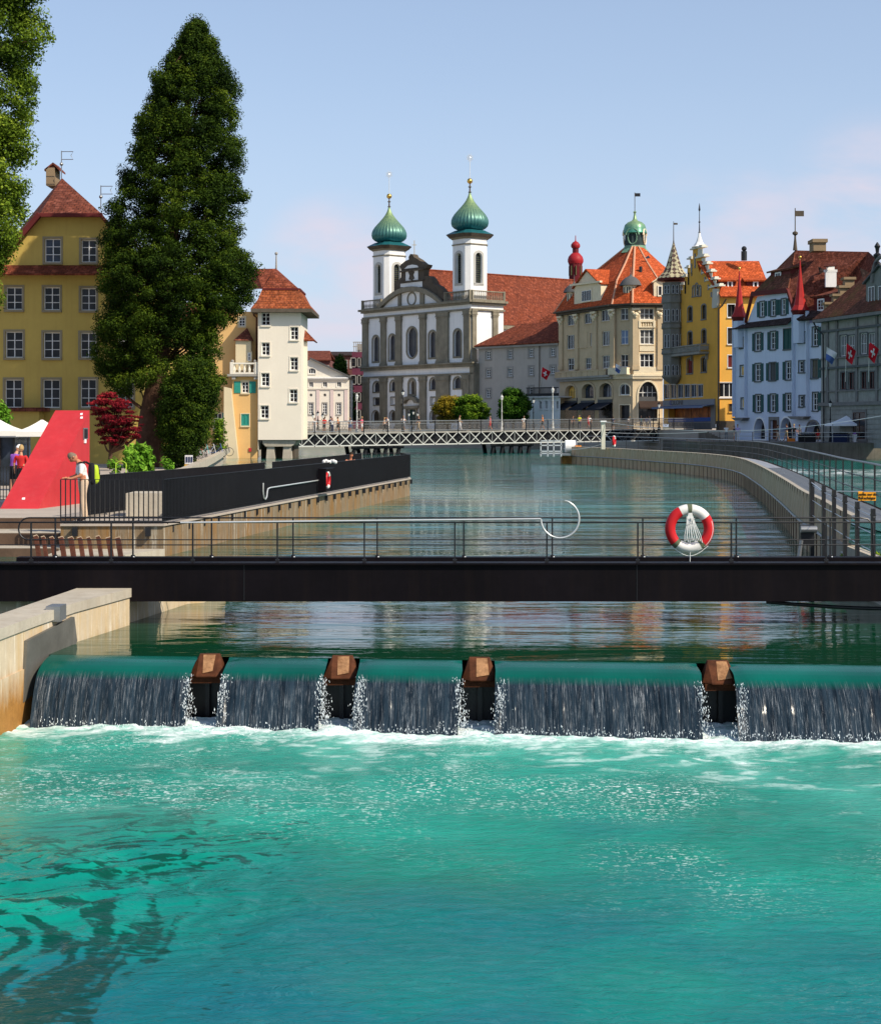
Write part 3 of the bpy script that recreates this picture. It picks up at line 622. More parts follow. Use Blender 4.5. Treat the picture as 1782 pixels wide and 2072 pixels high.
sw_.outs.append(([(0, 1), (sw_.L, 1), (sw_.L, zc0), (0, zc0)], 0)); ch.walls.append(sw_)
SS = M['sandstone']
# windows upper storey
for (x0, y0, x1, y1, ar) in [(198, 1090, 262, 1368, True), (378, 1075, 444, 1352, True), (577, 995, 682, 1325, 'oval'), (820, 1035, 890, 1325, True), (1095, 1018, 1170, 1312, True)]:
    win(ch, fw_, C(x0, y0), C(x1, y1), ar, 3, 7, sur=SS, sw=.26, so=.09, sill=ar is True, frame=M['lead'], glass=M['lead'], dep=.35, fw=.045)
win(ch, fw_, C(588, 615), C(668, 738), 'round', 1, 1, sur=SS, sw=.22, so=.12, sill=False, frame=M['plaster_w'], glass=M['plaster_w'], dep=.12, name='medallion')
for (x0, y0, x1, y1) in [(205, 1595, 275, 1705), (392, 1582, 452, 1695), (830, 1555, 895, 1680), (1092, 1545, 1172, 1665)]:
    win(ch, fw_, C(x0, y0), C(x1, y1), True, 3, 4, sur=SS, sw=.2, so=.1, frame=M['lead'], glass=M['lead'], dep=.35, fw=.05)
win(ch, fw_, C(600, 1575), C(662, 1730), True, 1, 1, sur=SS, sw=.35, so=.14, frame=M['darkstone'], glass=M['darkstone'], dep=.5, name='niche')
win(ch, fw_, C(210, 1775), C(275, 1850), None, 3, 3, sur=SS, sw=.15, so=.1, frame=M['lead'], glass=M['lead'], dep=.3)
for x0, x1 in ((398, 448), (838, 888), (1105, 1165)): win(ch, fw_, C(x0, 1765), C(x1, 1850), None, 1, 1, sur=SS, sw=.12, so=.1, frame=M['darkstone'], glass=M['plaster_w'], dep=.3, name='niche')
for x0, x1 in ((192, 265), (385, 448), (830, 895), (1095, 1170)): win(ch, fw_, C(x0, 1915), C(x1, 2040), True, 1, 1, sur=SS, sw=.14, so=.08, sill=False, frame=M['darkstone'], glass=M['darkstone'], dep=.4, name='side_door')
dg = mat('green_door', (.025, .06, .045), .5, .15)
o = win(ch, fw_, C(585, 1900), C(680, 2045), None, 2, 1, sur=SS, sw=.35, so=.25, sill=False, frame=dg, glass=dg, dep=.4, name='portal')
mb = MB(); ped = [fw_.uz(C(*p)) for p in [(525, 1835), (545, 1790), (585, 1762), (632, 1752), (680, 1762), (715, 1795), (725, 1830), (690, 1830), (670, 1800), (632, 1785), (590, 1800), (570, 1835)]]
mb.prism([fw_.pt(*p, .02) for p in ped], Vector((fw_.n.x, fw_.n.y, 0))*.7); mb.build('portal_pediment', SS, ch.root)
relief(ch, fw_, [C(555, 1895), C(720, 1885), C(720, 1855), C(555, 1865)], .02, .5, SS, 'portal_lintel')
# bands
def band(w, y0, y1, o0, o1, u0=-.0, u1=None, m=SS, nm='cornice'):
    mb = MB(); slabw(mb, w, u0, zl(y1), w.L if u1 is None else u1, zl(y0), o0, o1); return mb.build(nm, m, ch.root)
for w, e0, e1 in ((fw_, -.5, .62), (sw_, -.28, .3)):
    band(w, 800, 822, .02, .75, e0, w.L+e1); band(w, 822, 842, .02, .45, -.15, w.L+.2)
    band(w, 885, 903, .02, .3, 0, w.L+.1, nm='architrave')
band(fw_, 1432, 1447, .02, .85, -.3, fw_.L+1.3); band(fw_, 1447, 1478, .02, .5, -.2, fw_.L+1.1); band(fw_, 1540, 1558, .02, .3, 0, fw_.L+.9, nm='architrave')
mb = MB(); fw2 = fw_.shift(.0); mb.prism([fw_.pt(fw_.L, 1, .3), fw_.pt(fw_.L+1.0, 1, .3), fw_.pt(fw_.L+1.0, 1, -4), fw_.pt(fw_.L, 1, -4)], (0, 0, zl(1445)-1)); mb.build('buttress', SS, ch.root)
def pil(w, u0, u1, z0, z1, o1, cap=.9, bas=.45, m=SS):
    mb = MB(); slabw(mb, w, u0, z0, u1, z1, .02, o1)
    a, b = min(u0, u1), max(u0, u1)
    for k, (dz0, dz1, g) in enumerate([(0, .16, .16), (.16, cap*.6, .1), (cap*.6, cap*.75, .17), (cap*.8, cap, .05)]): slabw(mb, w, a-g, z1-dz1, b+g, z1-dz0, .02, o1+g*.7)
    slabw(mb, w, a-.14, z0, b+.14, z0+bas*.6, .02, o1+.12); slabw(mb, w, a-.07, z0+bas*.6, b+.07, z0+bas, .02, o1+.06)
    return mb.build('pilaster', m, ch.root)
zu0, zu1 = zl(1430), zl(904); zd0, zd1 = 2.62, zl(1560)
for x0, x1 in [(95, 150), (297, 350), (465, 520), (730, 790), (915, 1040), (1215, 1282)]: pil(fw_, U(x0), U(x1), zu0, zu1, .35)
for x0, x1 in [(95, 158), (290, 358), (460, 528), (725, 793), (910, 1052), (1200, 1278)]: pil(fw_, U(x0, 1750), U(x1, 1750), zd0, zd1, .35)
us = lambda x: sw_.uz(C(x, 1000))[0]
pil(sw_, .05, us(1330), zu0, zu1, .3); pil(sw_, us(1515), us(1568), zu0, zu1, .3)
for x0, x1 in ((500, 520), (742, 775)):  # short pilasters in the arch field
    mb = MB(); slabw(mb, fw_, U(x0-15, 640), zc0, U(x1-5, 640), zpk-1.0, .02, .25); mb.build('pilaster', SS, ch.root)
mb = MB(); n_ = len(arc_out)
for i in range(n_-1):
    for a, b, c_, d_ in [(arc_out[i], arc_out[i+1], arc_in[i+1], arc_in[i])]:
        mb.prism([fw_.pt(*a, -.6), fw_.pt(*b, -.6), fw_.pt(*c_, -.6), fw_.pt(*d_, -.6)], Vector((fw_.n.x, fw_.n.y, 0))*1.2)
mb.build('arch_moulding', SS, ch.root)
# aedicule on top
top = [(440, 600), (438, 520), (450, 480), (490, 465), (512, 440), (516, 370), (500, 312), (520, 290), (560, 258), (600, 240), (596, 215), (615, 180), (640, 185), (655, 215), (700, 240), (760, 290), (806, 300), (795, 330), (770, 352), (765, 420), (820, 425), (858, 460), (870, 510), (935, 540), (975, 590), (1010, 650), (960, 700), (640, 560)]
relief(ch, fw_, [C(*p) for p in top], -.9, .1, M['darkstone'], 'gable_top')
relief(ch, fw_, [C(*p) for p in [(568, 375), (703, 358), (703, 465), (568, 478)]], .1, .16, M['plaster_w'], 'gable_panel')
relief(ch, fw_, [C(*p) for p in [(600, 378), (635, 368), (668, 375), (655, 415), (668, 450), (640, 472), (605, 462), (615, 420)]], .16, .24, M['darkstone'], 'gable_crest')
relief(ch, fw_, [C(*p) for p in [(510, 510), (750, 482), (750, 545), (510, 548)]], .1, .16, M['plaster_w'], 'gable_panel')
relief(ch, fw_, [C(*p) for p in [(552, 345), (590, 310), (640, 298), (690, 305), (710, 328)]], .1, .16, M['plaster_w'], 'gable_panel')
for yy in ((355, 372), (478, 492)): relief(ch, fw_, [C(510, yy[0]+14), C(772, yy[0]-18), C(772, yy[1]-18), C(510, yy[1]+14)], .1, .4, M['darkstone'], 'moulding')
mb = MB(); cp = fw_.px(C(632, 200), -.4); mb.tube([cp, cp+Vector((0, 0, 2.4))], .05, 6); mb.bar(cp+Vector((-.35, 0, 1.7)), cp+Vector((.35, 0, 1.7)), .07); mb.build('gable_cross', M['gold'], ch.root)
# balustrades
def balu(w, u0, u1, z0, z1, o, m=SS, sp=.34, r=.09, root=None, nm='balustrade', post=.3):
    mb = MB(); slabw(mb, w, u0, z0, u1, z0+.16, o-.2, o+.05); slabw(mb, w, u0, z1-.15, u1, z1, o-.22, o+.07); n = int((u1-u0)/sp)
    for k in range(n):
        c = w.pt(u0+(u1-u0)*(k+.5)/n, z0+.16, o-.08); H = z1-z0-.31
        mb.lathe(c, [(r*.7, 0), (r, H*.25), (r*.95, H*.4), (r*.45, H*.7), (r*.75, H)], 6)
    for u in (u0, u1): slabw(mb, w, u-post/2, z0, u+post/2, z1+.05, o-.26, o+.1)
    return mb.build(nm, m, root or ch.root)
zb1 = zl(700); balu(fw_, .1, U(300, 740), zc0+.02, zb1, .3); balu(fw_, U(1010, 640), fw_.L-.05, zc0+.02, zb1, .3); balu(sw_, .15, sw_.L, zc0+.02, zb1, .2)
mb = MB(); mb.prism([fw_.pt(.2, zc0-.3, -.3), fw_.pt(fw_.L-.2, zc0-.3, -.3), fw_.pt(fw_.L-.2, zc0-.3, -6), fw_.pt(.2, zc0-.3, -6)], (0, 0, .25)); mb.build('tower_terrace', SS, ch.root)
# towers
cop = {}
for ti, (cx, cy) in enumerate(((4.4, 253.5), (-8.2, 270.3))):
    s = F/cy; a = 2.1; k = .62; e1, e2 = -fw_.d, sdv   # e1 towards left-back, e2 towards right-back
    ctr = Vector((cx, cy)); lab_ = ch.root
    def corner(q, r_): return ctr+e1*q+e2*r_
    ft = [corner(-a+k, -a), corner(a-k, -a), corner(a, -a+k), corner(a, a-k), corner(a-k, a), corner(-a+k, a), corner(-a, a-k), corner(-a, -a+k)]
    zb, zt_ = zc0-.3, 31.1
    for i in range(8):
        p, q = ft[i], ft[(i+1) % 8]; w = Wall(p, q); nn = (p+q)/2-ctr; w.n = Vector((nn.x, nn.y)).normalized() if i % 2 else (w.n if w.n.dot(nn) > 0 else -w.n)
        w.outs.append(([(0, zb), (w.L, zb), (w.L, zt_), (0, zt_)], 0)); ch.walls.append(w)
        if i in (0, 6):
            zz = lambda y: EYE-(C(0, y)[1]-HY)/s
            y0, y1 = (178, 512) if ti == 0 else (303, 618)
            winm(ch, w, w.L/2-.62, zz(y1), w.L/2+.62, zz(y0), True, 1, 14, sur=mat('grey_surround', (.45, .44, .41), .85, .08), sw=.36, so=.07, frame=M['louvre'] if 'louvre' in M else M.setdefault('louvre', mat('louvres', (.12, .14, .06), .6, .2, 3)), glass=M['glass'], dep=.4, fw=.05, name='belfry_opening')
    def oct_(z0, z1, g0, g1, m, nm):
        mb = MB(); A_ = [ctr+(p-ctr)*(1+g0/a) for p in ft]; B_ = [ctr+(p-ctr)*(1+g1/a) for p in ft]
        vs = [(p.x, p.y, z0) for p in A_]+[(p.x, p.y, z1) for p in B_]; mb.add(vs, [(i, (i+1) % 8, 8+(i+1) % 8, 8+i) for i in range(8)]+[tuple(range(7, -1, -1)), tuple(range(8, 16))]); return mb.build(nm, m, ch.root)
    oct_(30.1, 30.28, .1, .14, SS, 'cornice'); oct_(31.0, 31.25, .1, .4, SS, 'cornice'); oct_(31.25, 31.75, .45, .85, M['darkstone'], 'cornice')
    z0 = 31.76; cmat = coppermat('copper_%d' % ti, (.02, .15, .17), (.26, .36, .15), z0+1.2, z0+5.2)
    oct_(z0, z0+.62, .8, -.25, cmat, 'dome_skirt')
    mb = MB(); prof = [(1.7, .6), (1.85, .72), (2.3, .95), (2.66, 1.3), (2.78, 1.75), (2.76, 2.15), (2.6, 2.6), (2.28, 3.1), (1.85, 3.6), (1.4, 4.1), (.98, 4.6), (.62, 5.1), (.36, 5.6), (.2, 6.05), (.14, 6.4)]
    mb.lathe((cx, cy, z0), [(r*(.975), z) for r, z in prof], 128, ripple=.045, lobes=32); mb.build('onion_dome', cmat, ch.root, smooth=60)
    mb = MB(); mb.lathe((cx, cy, z0+6.4), [(.3, 0), (.12, .15), (.1, .7), (.3, .8), (.1, .95), (.08, 1.3)], 12); mb.build('finial', M['darkstone'], ch.root, smooth=50)
    mb = MB(); mb.ball((cx, cy, z0+8.1), .42, 12); mb.build('gilded_ball', M['gold'], ch.root, smooth=60)
    mb = MB(); zt2 = z0+8.5; mb.tube([(cx, cy, zt2), (cx, cy, zt2+3.1)], .055, 6); c0 = Vector((cx, cy, zt2+3.1)); mb.tube([c0+Vector((.28*math.cos(t), 0, .34*math.sin(t))) for t in [2*math.pi*i/16 for i in range(16)]], .06, 5, closed=True)
    for i in range(16):
        t = 2*math.pi*i/16; L1 = .62 if i % 2 else .48; mb.bar(c0+Vector((.3*math.cos(t), 0, .36*math.sin(t))), c0+Vector((L1*math.cos(t), 0, L1*1.12*math.sin(t))), .055)
    mb.ball(c0, .14, 6); mb.build('sunburst_cross', M['silver'], ch.root)
# nave
cc = (A2+B2)/2; nd = sdv; ne = fw_.d
def np_(t, e, z): q = cc+nd*t+ne*e; return (q.x, q.y, z)
mb = MB(); zr_, ze = 27.3, 18.6
for e in (9.6, -9.6): flatpoly(mb, [np_(1.2, 0, zr_), np_(33, 0, zr_), np_(38, e, ze), np_(1.2, e, ze)], .25)
flatpoly(mb, [np_(33, 0, zr_), np_(38, 9.6, ze), np_(38, -9.6, ze)], .25); mb.build('nave_roof', M['roof_rust'], ch.root)
mb = MB(); mb.tube([np_(1.2, 0, zr_+.05), np_(33, 0, zr_+.05)], .16, 6); mb.build('ridge', M['roof_rust'], ch.root)
nw = Wall(Vector(np_(6, 9.2, 0)[:2]), Vector(np_(38, 9.2, 0)[:2])); nw.outs.append(([(0, 1), (32, 1), (32, ze), (0, ze)], 0)); ch.walls.append(nw)
for u in (5.5, 12, 18.5): winm(ch, nw, u-1.4, 14.2, u+1.4, 17.6, True, 3, 3, sur=M['plaster_warm'], sw=.3, dep=.3, frame=M['lead'], glass=M['lead'])
mb = MB(); slabw(mb, nw, 0, ze-.6, 32, ze-.05, .02, .45); mb.build('cornice', SS, ch.root)
nw2 = Wall(Vector(np_(0.3, -9.4, 0)[:2]), Vector(np_(38, -9.4, 0)[:2])); nw2.outs.append(([(0, 1), (38, 1), (38, ze), (0, ze)], 0)); ch.walls.append(nw2)
ch.finish()
# small red church tower further back
rt = thing('red_turret', 'slender red church turret with two bulbous caps behind the nave roof', 'church tower', P(1164, 861, 285)); H1 = Cr(2200, 750, 2720, 1782)
tx = P(H1(348, 0)[0], 861, 285); s = F/285; zh = lambda y: EYE-(H1(0, y)[1]-HY)/s; rk = .2918/1.977/s
mr_, md_ = mat('red_turret_paint', (.34, .02, .025), .5, .15, 1), mat('red_turret_dark', (.13, .012, .016), .6, .2, 1)
mb = MB(); mb.lathe((tx.x, tx.y, 0), [(95*rk, 10), (95*rk, zh(1060)), (100*rk, zh(1040))], 8, rot=.39); mb.build('shaft', md_, rt)
mb = MB(); mb.lathe((tx.x, tx.y, 0), [(r*rk, zh(y)) for r, y in [(95, 1045), (108, 1015), (108, 985), (95, 945), (60, 905), (45, 895)]], 16); mb.build('lower_cap', mr_, rt, smooth=50)
mb = MB(); mb.lathe((tx.x, tx.y, 0), [(42*rk, zh(895)), (42*rk, zh(825))], 8); mb.build('lantern', md_, rt)
mb = MB(); mb.lathe((tx.x, tx.y, 0), [(r*rk, zh(y)) for r, y in [(52, 828), (64, 805), (62, 780), (40, 750), (14, 735), (7, 720), (5, 655)]], 16); mb.build('upper_cap', mr_, rt, smooth=50)
mb = MB()
for i in range(8):
    t = math.pi*2*i/8+.39; q = Vector((math.cos(t+.39), math.sin(t+.39), 0)); c_ = Vector((tx.x, tx.y, zh(1150)))+q*(95*rk*.93)
    mb.bar(c_+Vector((0, 0, -.7)), c_+Vector((0, 0, .9)), .5, .12)
mb.build('louvre', M['louvre'], rt)
# ---------------------------------------------------------------- grey convent wing
cv = Bld('convent_building', 'long plain grey building with a rust tiled roof beside the church', 'building', (11, 243, 2.6), mat('grey_beige_plaster', (.44, .4, .35), .9, .08, .5, .12, 6, .2, (.22, .2, .18)))
w = wallpx(968, 249.8, 1133, 237.2); zt_ = w.uz(D(1110, 1330))[1]
w.outs.append(([(0, 1), (w.L, 1), (w.L, zt_), (0, zt_)], 0)); cv.walls.append(w)
for x, ys in ((1200, (1385, 1500, 1630)), (1338, (1380, 1495, 1620)), (1472, (1371, 1487, 1612)), (1610, (1365, 1480))):
    for y in ys: win(cv, w, D(x-13, y-24), D(x+13, y+26), None, 2, 3, sur=M['stone_sill'], sw=.28, so=.05, fw=.09, glass=M['glass'])
nv = Vector((w.n.x, w.n.y, 0)); E = lambda u, z, o: w.pt(u, z, o)
mb = MB(); flatpoly(mb, [E(-.3, zt_, .7), E(w.L+.2, zt_, .7), E(w.L+.2, zt_+3.3, -5), E(3.4, zt_+3.3, -5)], .2); flatpoly(mb, [E(-.3, zt_, .7), E(3.4, zt_+3.3, -5), E(3.4, zt_+3.3, -6), E(-.3, zt_, -9)], .2); mb.build('roof', M['roof_rust'], cv.root)
mb = MB(); a_, b_, c_ = P(*D(1390, 1250), 250), P(*D(1650, 1085), 252), P(*D(1660, 1252), 246); flatpoly(mb, [a_, b_, P(*D(1760, 1085), 252), P(*D(1760, 1290), 246), P(*D(1500, 1290), 246)], .2); mb.build('roof', M['roof_rust'], cv.root)
mb = MB(); mb.box(P(*D(1490, 1240), 247.5), P(*D(1515, 1215), 249.5)); mb.build('roof_hatch', M['slate'], cv.root)
mb = MB(); slabw(mb, w, -.2, zt_-.45, w.L, zt_-.05, .02, .5); mb.build('cornice', M['stone_sill'], cv.root)
mb = MB(); u_ = w.uz(D(1530, 1400))[0]; mb.tube([w.pt(u_, zt_-.3, .15), w.pt(u_, 2.7, .15)], .07, 6); mb.build('drainpipe', M['darkstone'], cv.root); cv.finish()
# low white annexe with dark balcony
an = Bld('annexe', 'low white annexe with a dark balcony on its roof below the convent windows', 'building', (14, 235, 2.6), M['plaster_w'])
w = wallpx(1072, 236, 1133, 232.5); zt_ = w.uz(D(1480, 1655))[1]; w.outs.append(([(0, 1), (w.L, 1), (w.L, zt_), (0, zt_)], 0)); an.walls.append(w)
for x in (1532, 1570, 1608, 1640): win(an, w, D(x-9, 1678), D(x+9, 1730), x < 1540, 2, 2, sur=M['plaster_w'], sw=.08, fw=.06)
mb = MB(); flatpoly(mb, [w.pt(-.2, zt_+.12, .5), w.pt(w.L, zt_+.12, .5), w.pt(w.L, zt_+.12, -4), w.pt(-.2, zt_+.12, -4)], .2); mb.build('roof', M['plaster_w'], an.root)
mb = MB(); slabw(mb, w, -.3, zt_+.14, w.L, zt_+.5, .3, .6)
for i in range(26): u_ = -.2+w.L*i/26; slabw(mb, w, u_, zt_+.45, u_+.06, zt_+1.25, .4, .46)
slabw(mb, w, -.3, zt_+1.2, w.L, zt_+1.35, .35, .5); mb.build('balcony', M['black'], an.root); an.finish()
# ---------------------------------------------------------------- pale classical building and neighbours
pb = Bld('classical_building', 'pale pink classical building with a low pediment beyond the truss bridge', 'building', (-16.5, 263, 2.6), M['plaster_warm'])
E8 = Cr(880, 1000, 1450, 1389); w = wallpx(612, 263, 705.5, 263); ze = w.uz(E8(900, 1240))[1]; pk = w.uz(E8(880, 1065)); 
w.outs.append(([(0, 1), (w.L, 1), (w.L, ze), (2*0+pk[0]*1.0, pk[1]), (0, ze+ (pk[1]-ze)*.75)], 0)); pb.walls.append(w)
GF = M['plaster_warm']
for x in (885, 1020, 1157):
    win(pb, w, E8(x-18, 1282), E8(x+25, 1335), None, 2, 1, sur=GF, sw=.12, fw=.08, glass=M['glass'])
    win(pb, w, E8(x-14, 1398), E8(x+16, 1430), 'round', 1, 1, sur=None, sw=.1, fw=.12, sill=False, frame=M['stone_sill'], glass=M['glass'], name='roundel')
    win(pb, w, E8(x-20, 1490), E8(x+22, 1600), None, 2, 4, sur=M['stone_sill'], sw=.12, fw=.09, glass=M['glass'])
win(pb, w, E8(862, 1150), E8(932, 1205), True, 3, 1, sur=GF, sw=.1, fw=.08, glass=M['glass'])
for x in (955, 1090, 1228): relief(pb, w, [E8(x-16, 1360), E8(x+16, 1360), E8(x+16, 1660), E8(x-16, 1660)], .02, .12, mat('pink_pilaster', (.62, .5, .47), .9, .05), 'pilaster')
for y0, y1, o1 in ((1240, 1252, .5), (1252, 1272, .25), (1345, 1358, .2)): relief(pb, w, [E8(840, y0), E8(1250, y0), E8(1250, y1), E8(840, y1)], .02, o1, GF if y0 != 1240 else M['plaster_w'], 'cornice')
mb = MB(); R0 = E8(1250, 1240)
for zq in (0,): flatpoly(mb, [w.pt(w.L+.4, ze+.1, .6), w.pt(pk[0], pk[1]+.3, .6), w.pt(pk[0], pk[1]+.3, -12), w.pt(w.L+.4, ze+.1, -12)], .25)
mb.build('roof', M['slate'], pb.root); mb = MB(); mb.quad(w.pt(w.L, 1, 0), w.pt(w.L, 1, -12), w.pt(w.L, ze, -12), w.pt(w.L, ze, 0)); mb.build('side_wall', GF, pb.root); pb.finish()
def simple_house(name, label, x0, x1, Z, ybase, yeave, yridge, wm, rm, dz=10, rows=2, cols=3, frame=None):
    b = Bld(name, label, 'building', P((x0+x1)/2, ybase, Z), wm); w = wallpx(x0, Z, x1, Z); s = F/Z
    ze = EYE-(yeave-HY)/s; zr_ = EYE-(yridge-HY)/s; w.outs.append(([(0, 1), (w.L, 1), (w.L, ze), (0, ze)], 0)); b.walls.append(w)
    for i in range(cols):
        for j in range(rows):
            u = w.L*(i+.5)/cols; z = ze-1.8-3*j
            if z > 3.5: winm(b, w, u-.5, z-.7, u+.5, z+.7, None, 2, 2, sur=M['stone_sill'], frame=frame)
    if rm:
        mb = MB(); flatpoly(mb, [w.pt(-.3, ze, .5), w.pt(w.L+.3, ze, .5), w.pt(w.L-.5, zr_, -dz/2), w.pt(.5, zr_, -dz/2)], .2); flatpoly(mb, [w.pt(-.3, ze, -dz-.5), w.pt(w.L+.3, ze, -dz-.5), w.pt(w.L-.5, zr_, -dz/2), w.pt(.5, zr_, -dz/2)], .2); mb.build('roof', rm, b.root)
    mb = MB(); mb.quad(w.pt(w.L, 1, 0), w.pt(w.L, 1, -dz), w.pt(w.L, ze, -dz), w.pt(w.L, ze, 0)); mb.quad(w.pt(0, 1, 0), w.pt(0, 1, -dz), w.pt(0, ze, -dz), w.pt(0, ze, 0)); mb.poly([w.pt(0, ze, 0), w.pt(w.L, ze, 0), w.pt(w.L, ze, -dz), w.pt(0, ze, -dz)]); mb.build('side_wall', wm, b.root); b.finish(); return b
purp = mat('purple_cladding', (.14, .035, .06), .6, .3, .5); brn = mat('brown_cladding', (.16, .06, .05), .7, .25, .5)
b = simple_house('modern_block', 'dark purple clad modern block with rooftop plant left of the church', 712, 760, 292, 861, 712, 700, purp, None, 12, 4, 5, M['darkstone'])
mb = MB(); 
for i in range(7): mb.bar(P(716+i*4, 712, 293), P(716+i*4, 692, 293), .12)
for y in (692, 701): mb.bar(P(714, y, 293), P(744, y, 293), .14)
mb.box(P(722, 712, 294), P(738, 697, 297)); mb.build('rooftop_plant', M['stone_sill'], b.root)
simple_house('roofscape_house', 'brown roofed house with skylight rising behind the classical building', 600, 668, 310, 861, 728, 706, brn, M['roof_brown'], 14, 1, 4)
simple_house('roofscape_house', 'dark red flat fronted house between the poplar shaped tree and the classical building', 655, 722, 330, 861, 718, 708, brn, M['roof_dark'], 14, 2, 4)
# ---------------------------------------------------------------- hotel with corner roof
H2 = Cr(2200, 1200, 2720, 1782); Yc = Cr(2620, 850, 3140, 1782); RR = Cr(2200, 700, 3523, 1782); BB = Cr(2900, 880, 3523, 1782); QQ = Cr(2950, 1550, 3523, 1782); KK = Cr(2500, 1500, 3000, 1782)
HS = mat('hotel_stone', (.56, .43, .27), .85, .12, .7, .2, 6, .25, (.25, .19, .12)); HC = mat('hotel_carving', (.78, .66, .46), .85, .12, 2, .3)
M['navy_cloth'] = mat('navy_awning', (.015, .018, .028), .8, .15); M['brown_cloth'] = mat('brown_awning', (.05, .032, .025), .8, .15)
ho = Bld('hotel', 'cream stone corner hotel with orange pyramid roof and green lantern', 'hotel', (24, 226, 2.6), [HS, mat('hotel_stone_sunlit', (.74, .58, .37), .85, .1, .7, .2, 6, .15, (.4, .3, .2))])  # brighter copy of the stone carries the sunlight of the right face
wL, wC, wR = wallpx(1132, 237, 1241, 222), wallpx(1241, 222, 1279.6, 220), wallpx(1279.6, 220, 1340.5, 220)
ze = wR.uz(H1(1300, 1612))[1]
for w in (wL, wC, wR): w.outs.append(([(0, 1), (w.L, 1), (w.L, ze), (0, ze)], 1 if w is wR else 0)); ho.walls.append(w)
q = dict(sur=HS, sw=.12, so=.05, fw=.075)
for (x0, y0, x1, y1) in [(240, 200, 345, 345), (472, 178, 575, 320), (703, 130, 822, 285), (235, 475, 345, 670), (400, 452, 505, 645), (715, 425, 828, 622), (245, 795, 352, 962), (487, 790, 568, 948), (718, 758, 828, 935)]:
    win(ho, wL, H2(x0, y0), H2(x1, y1), None, 3, 2 if y0 > 700 else 1, **q)
relief(ho, wL, [H2(385, 440), H2(525, 425), H2(525, 690), H2(385, 705)], .0, .02, HS, 'bay')
win(ho, wL, H2(550, 450), H2(572, 630), None, 1, 1, **q)
for (y0, y1, g) in [(112, 272, None), (408, 605, M['glass_sky']), (745, 918, None)]: win(ho, wC, H2(968, y0), H2(1072, y1), None, 2, 2, glass=g, **q)
for (y0, y1) in [(112, 268), (405, 605), (735, 922)]: win(ho, wR, H2(1230, y0), H2(1418, y1), None, 3, 2, fw=.1, sur=HC, sw=.12, so=.12)
for (x0, y0, x1, y1) in [(215, 1170, 355, 1350), (443, 1150, 605, 1345), (682, 1138, 850, 1330)]:
    win(ho, wL, H2(x0, y0), H2(x1, y1), True, 4, 2, sur=HS, sw=.3, so=.12, frame=M['darkstone'], glass=random.choice([M['glass_warm'], M['glass_c']]) if x0 < 400 else M['glass_c'], dep=.5, fw=.05)
win(ho, wC, H2(955, 1148), H2(1090, 1300), True, 2, 1, fw=.1, sur=HC, sw=.15)
win(ho, wC, H2(955, 1440), H2(1090, 1650), None, 1, 1, sur=HC, sw=.1, sill=False, frame=M['black'], glass=M['glass'], dep=.5, name='door')
win(ho, wR, H2(1212, 1118), H2(1470, 1660), 1.9, 4, 1, sur=HC, sw=.22, so=.1, sill=False, frame=M['black'], glass=M['glass'], dep=.8, fw=.06, name='shop_arch')
mb = MB(); slabw(mb, wR, wR.uz(H2(1212, 0))[0], wR.uz(H2(0, 1385))[1], wR.uz(H2(1470, 0))[0], wR.uz(H2(0, 1325))[1], -.7, -.1); mb.build('fascia', M['slate'], ho.root)
for k in range(1, 4): u = wR.uz(H2(1212+258*k/4, 0))[0]; relief(ho, wR, [H2(1212+258*k/4-4, 1180), H2(1212+258*k/4+4, 1180), H2(1212+258*k/4+4, 1322), H2(1212+258*k/4-4, 1322)], -.75, -.65, M['white_frame'], 'glazing_bar')
relief(ho, wR, [H2(1215, 1262), H2(1468, 1262), H2(1468, 1272), H2(1215, 1272)], -.75, -.66, M['white_frame'], 'glazing_bar')
def awn(B, w, x0, y0, x1, y1, out, m, cr):
    u0, u1 = w.uz(cr(x0, y0))[0], w.uz(cr(x1, y0))[0]; c = cr((x0+x1)/2, y0), cr((x0+x1)/2, y1); zt, zb = w.uz(c[0])[1], w.uz(c[1])[1]
    mb = MB(); flatpoly(mb, [w.pt(u0, zt, .1), w.pt(u1, zt, .1), w.pt(u1, zb, out), w.pt(u0, zb, out)], .04); mb.add([w.pt(u0, zb, out+.01), w.pt(u1, zb, out+.01), w.pt(u1, zb-.22, out+.02), w.pt(u0, zb-.22, out+.02)], [(0, 1, 2, 3)])
    return mb.build('awning', m, B.root)
for x0, x1 in ((190, 375), (415, 610), (650, 855)):
    awn(ho, wL, x0, 1405, x1, 1490, 1.8, M['navy_cloth'], H2); relief(ho, wL, [H2(x0+10, 1355), H2(x1, 1340), H2(x1, 1400), H2(x0+10, 1410)], -.02, .1, M['slate'], 'fascia')
    relief(ho, wL, [H2(x0+20, 1415), H2(x1, 1405), H2(x1, 1650), H2(x0+20, 1650)], .0, .04, M['glass'], 'shop_window')
awn(ho, wR, 1212, 1385, 1545, 1465, 1.3, M['brown_cloth'], H2)
def hp(w, x0, x1, cr=H2, ytop=130, big=True):
    u0, u1 = w.uz(cr(x0, 600))[0], w.uz(cr(x1, 600))[0]; zb_ = w.uz(cr((x0+x1)/2, 955))[1]; z1 = ze-.35
    mb = MB(); slabw(mb, w, u0, zb_, u1, z1, .02, .22); slabw(mb, w, u0-.06, zb_, u1+.06, zb_+.5, .02, .3); mb.build('pilaster', HS, ho.root)
    mb = MB(); um_ = (u0+u1)/2; hw = (u1-u0)/2
    slabw(mb, w, u0-.12, z1-.3, u1+.12, z1-.02, .22, .5)
    for dx, dz, r in ((-hw, -.55, .22), (hw, -.55, .22), (0, -.85, .3), (-hw*.5, -.85, .2), (hw*.5, -.85, .2), (0, -1.15, .18)): mb.ball(w.pt(um_+dx, z1+dz, .26), r, 6)
    mb.build('capital', HC, ho.root)
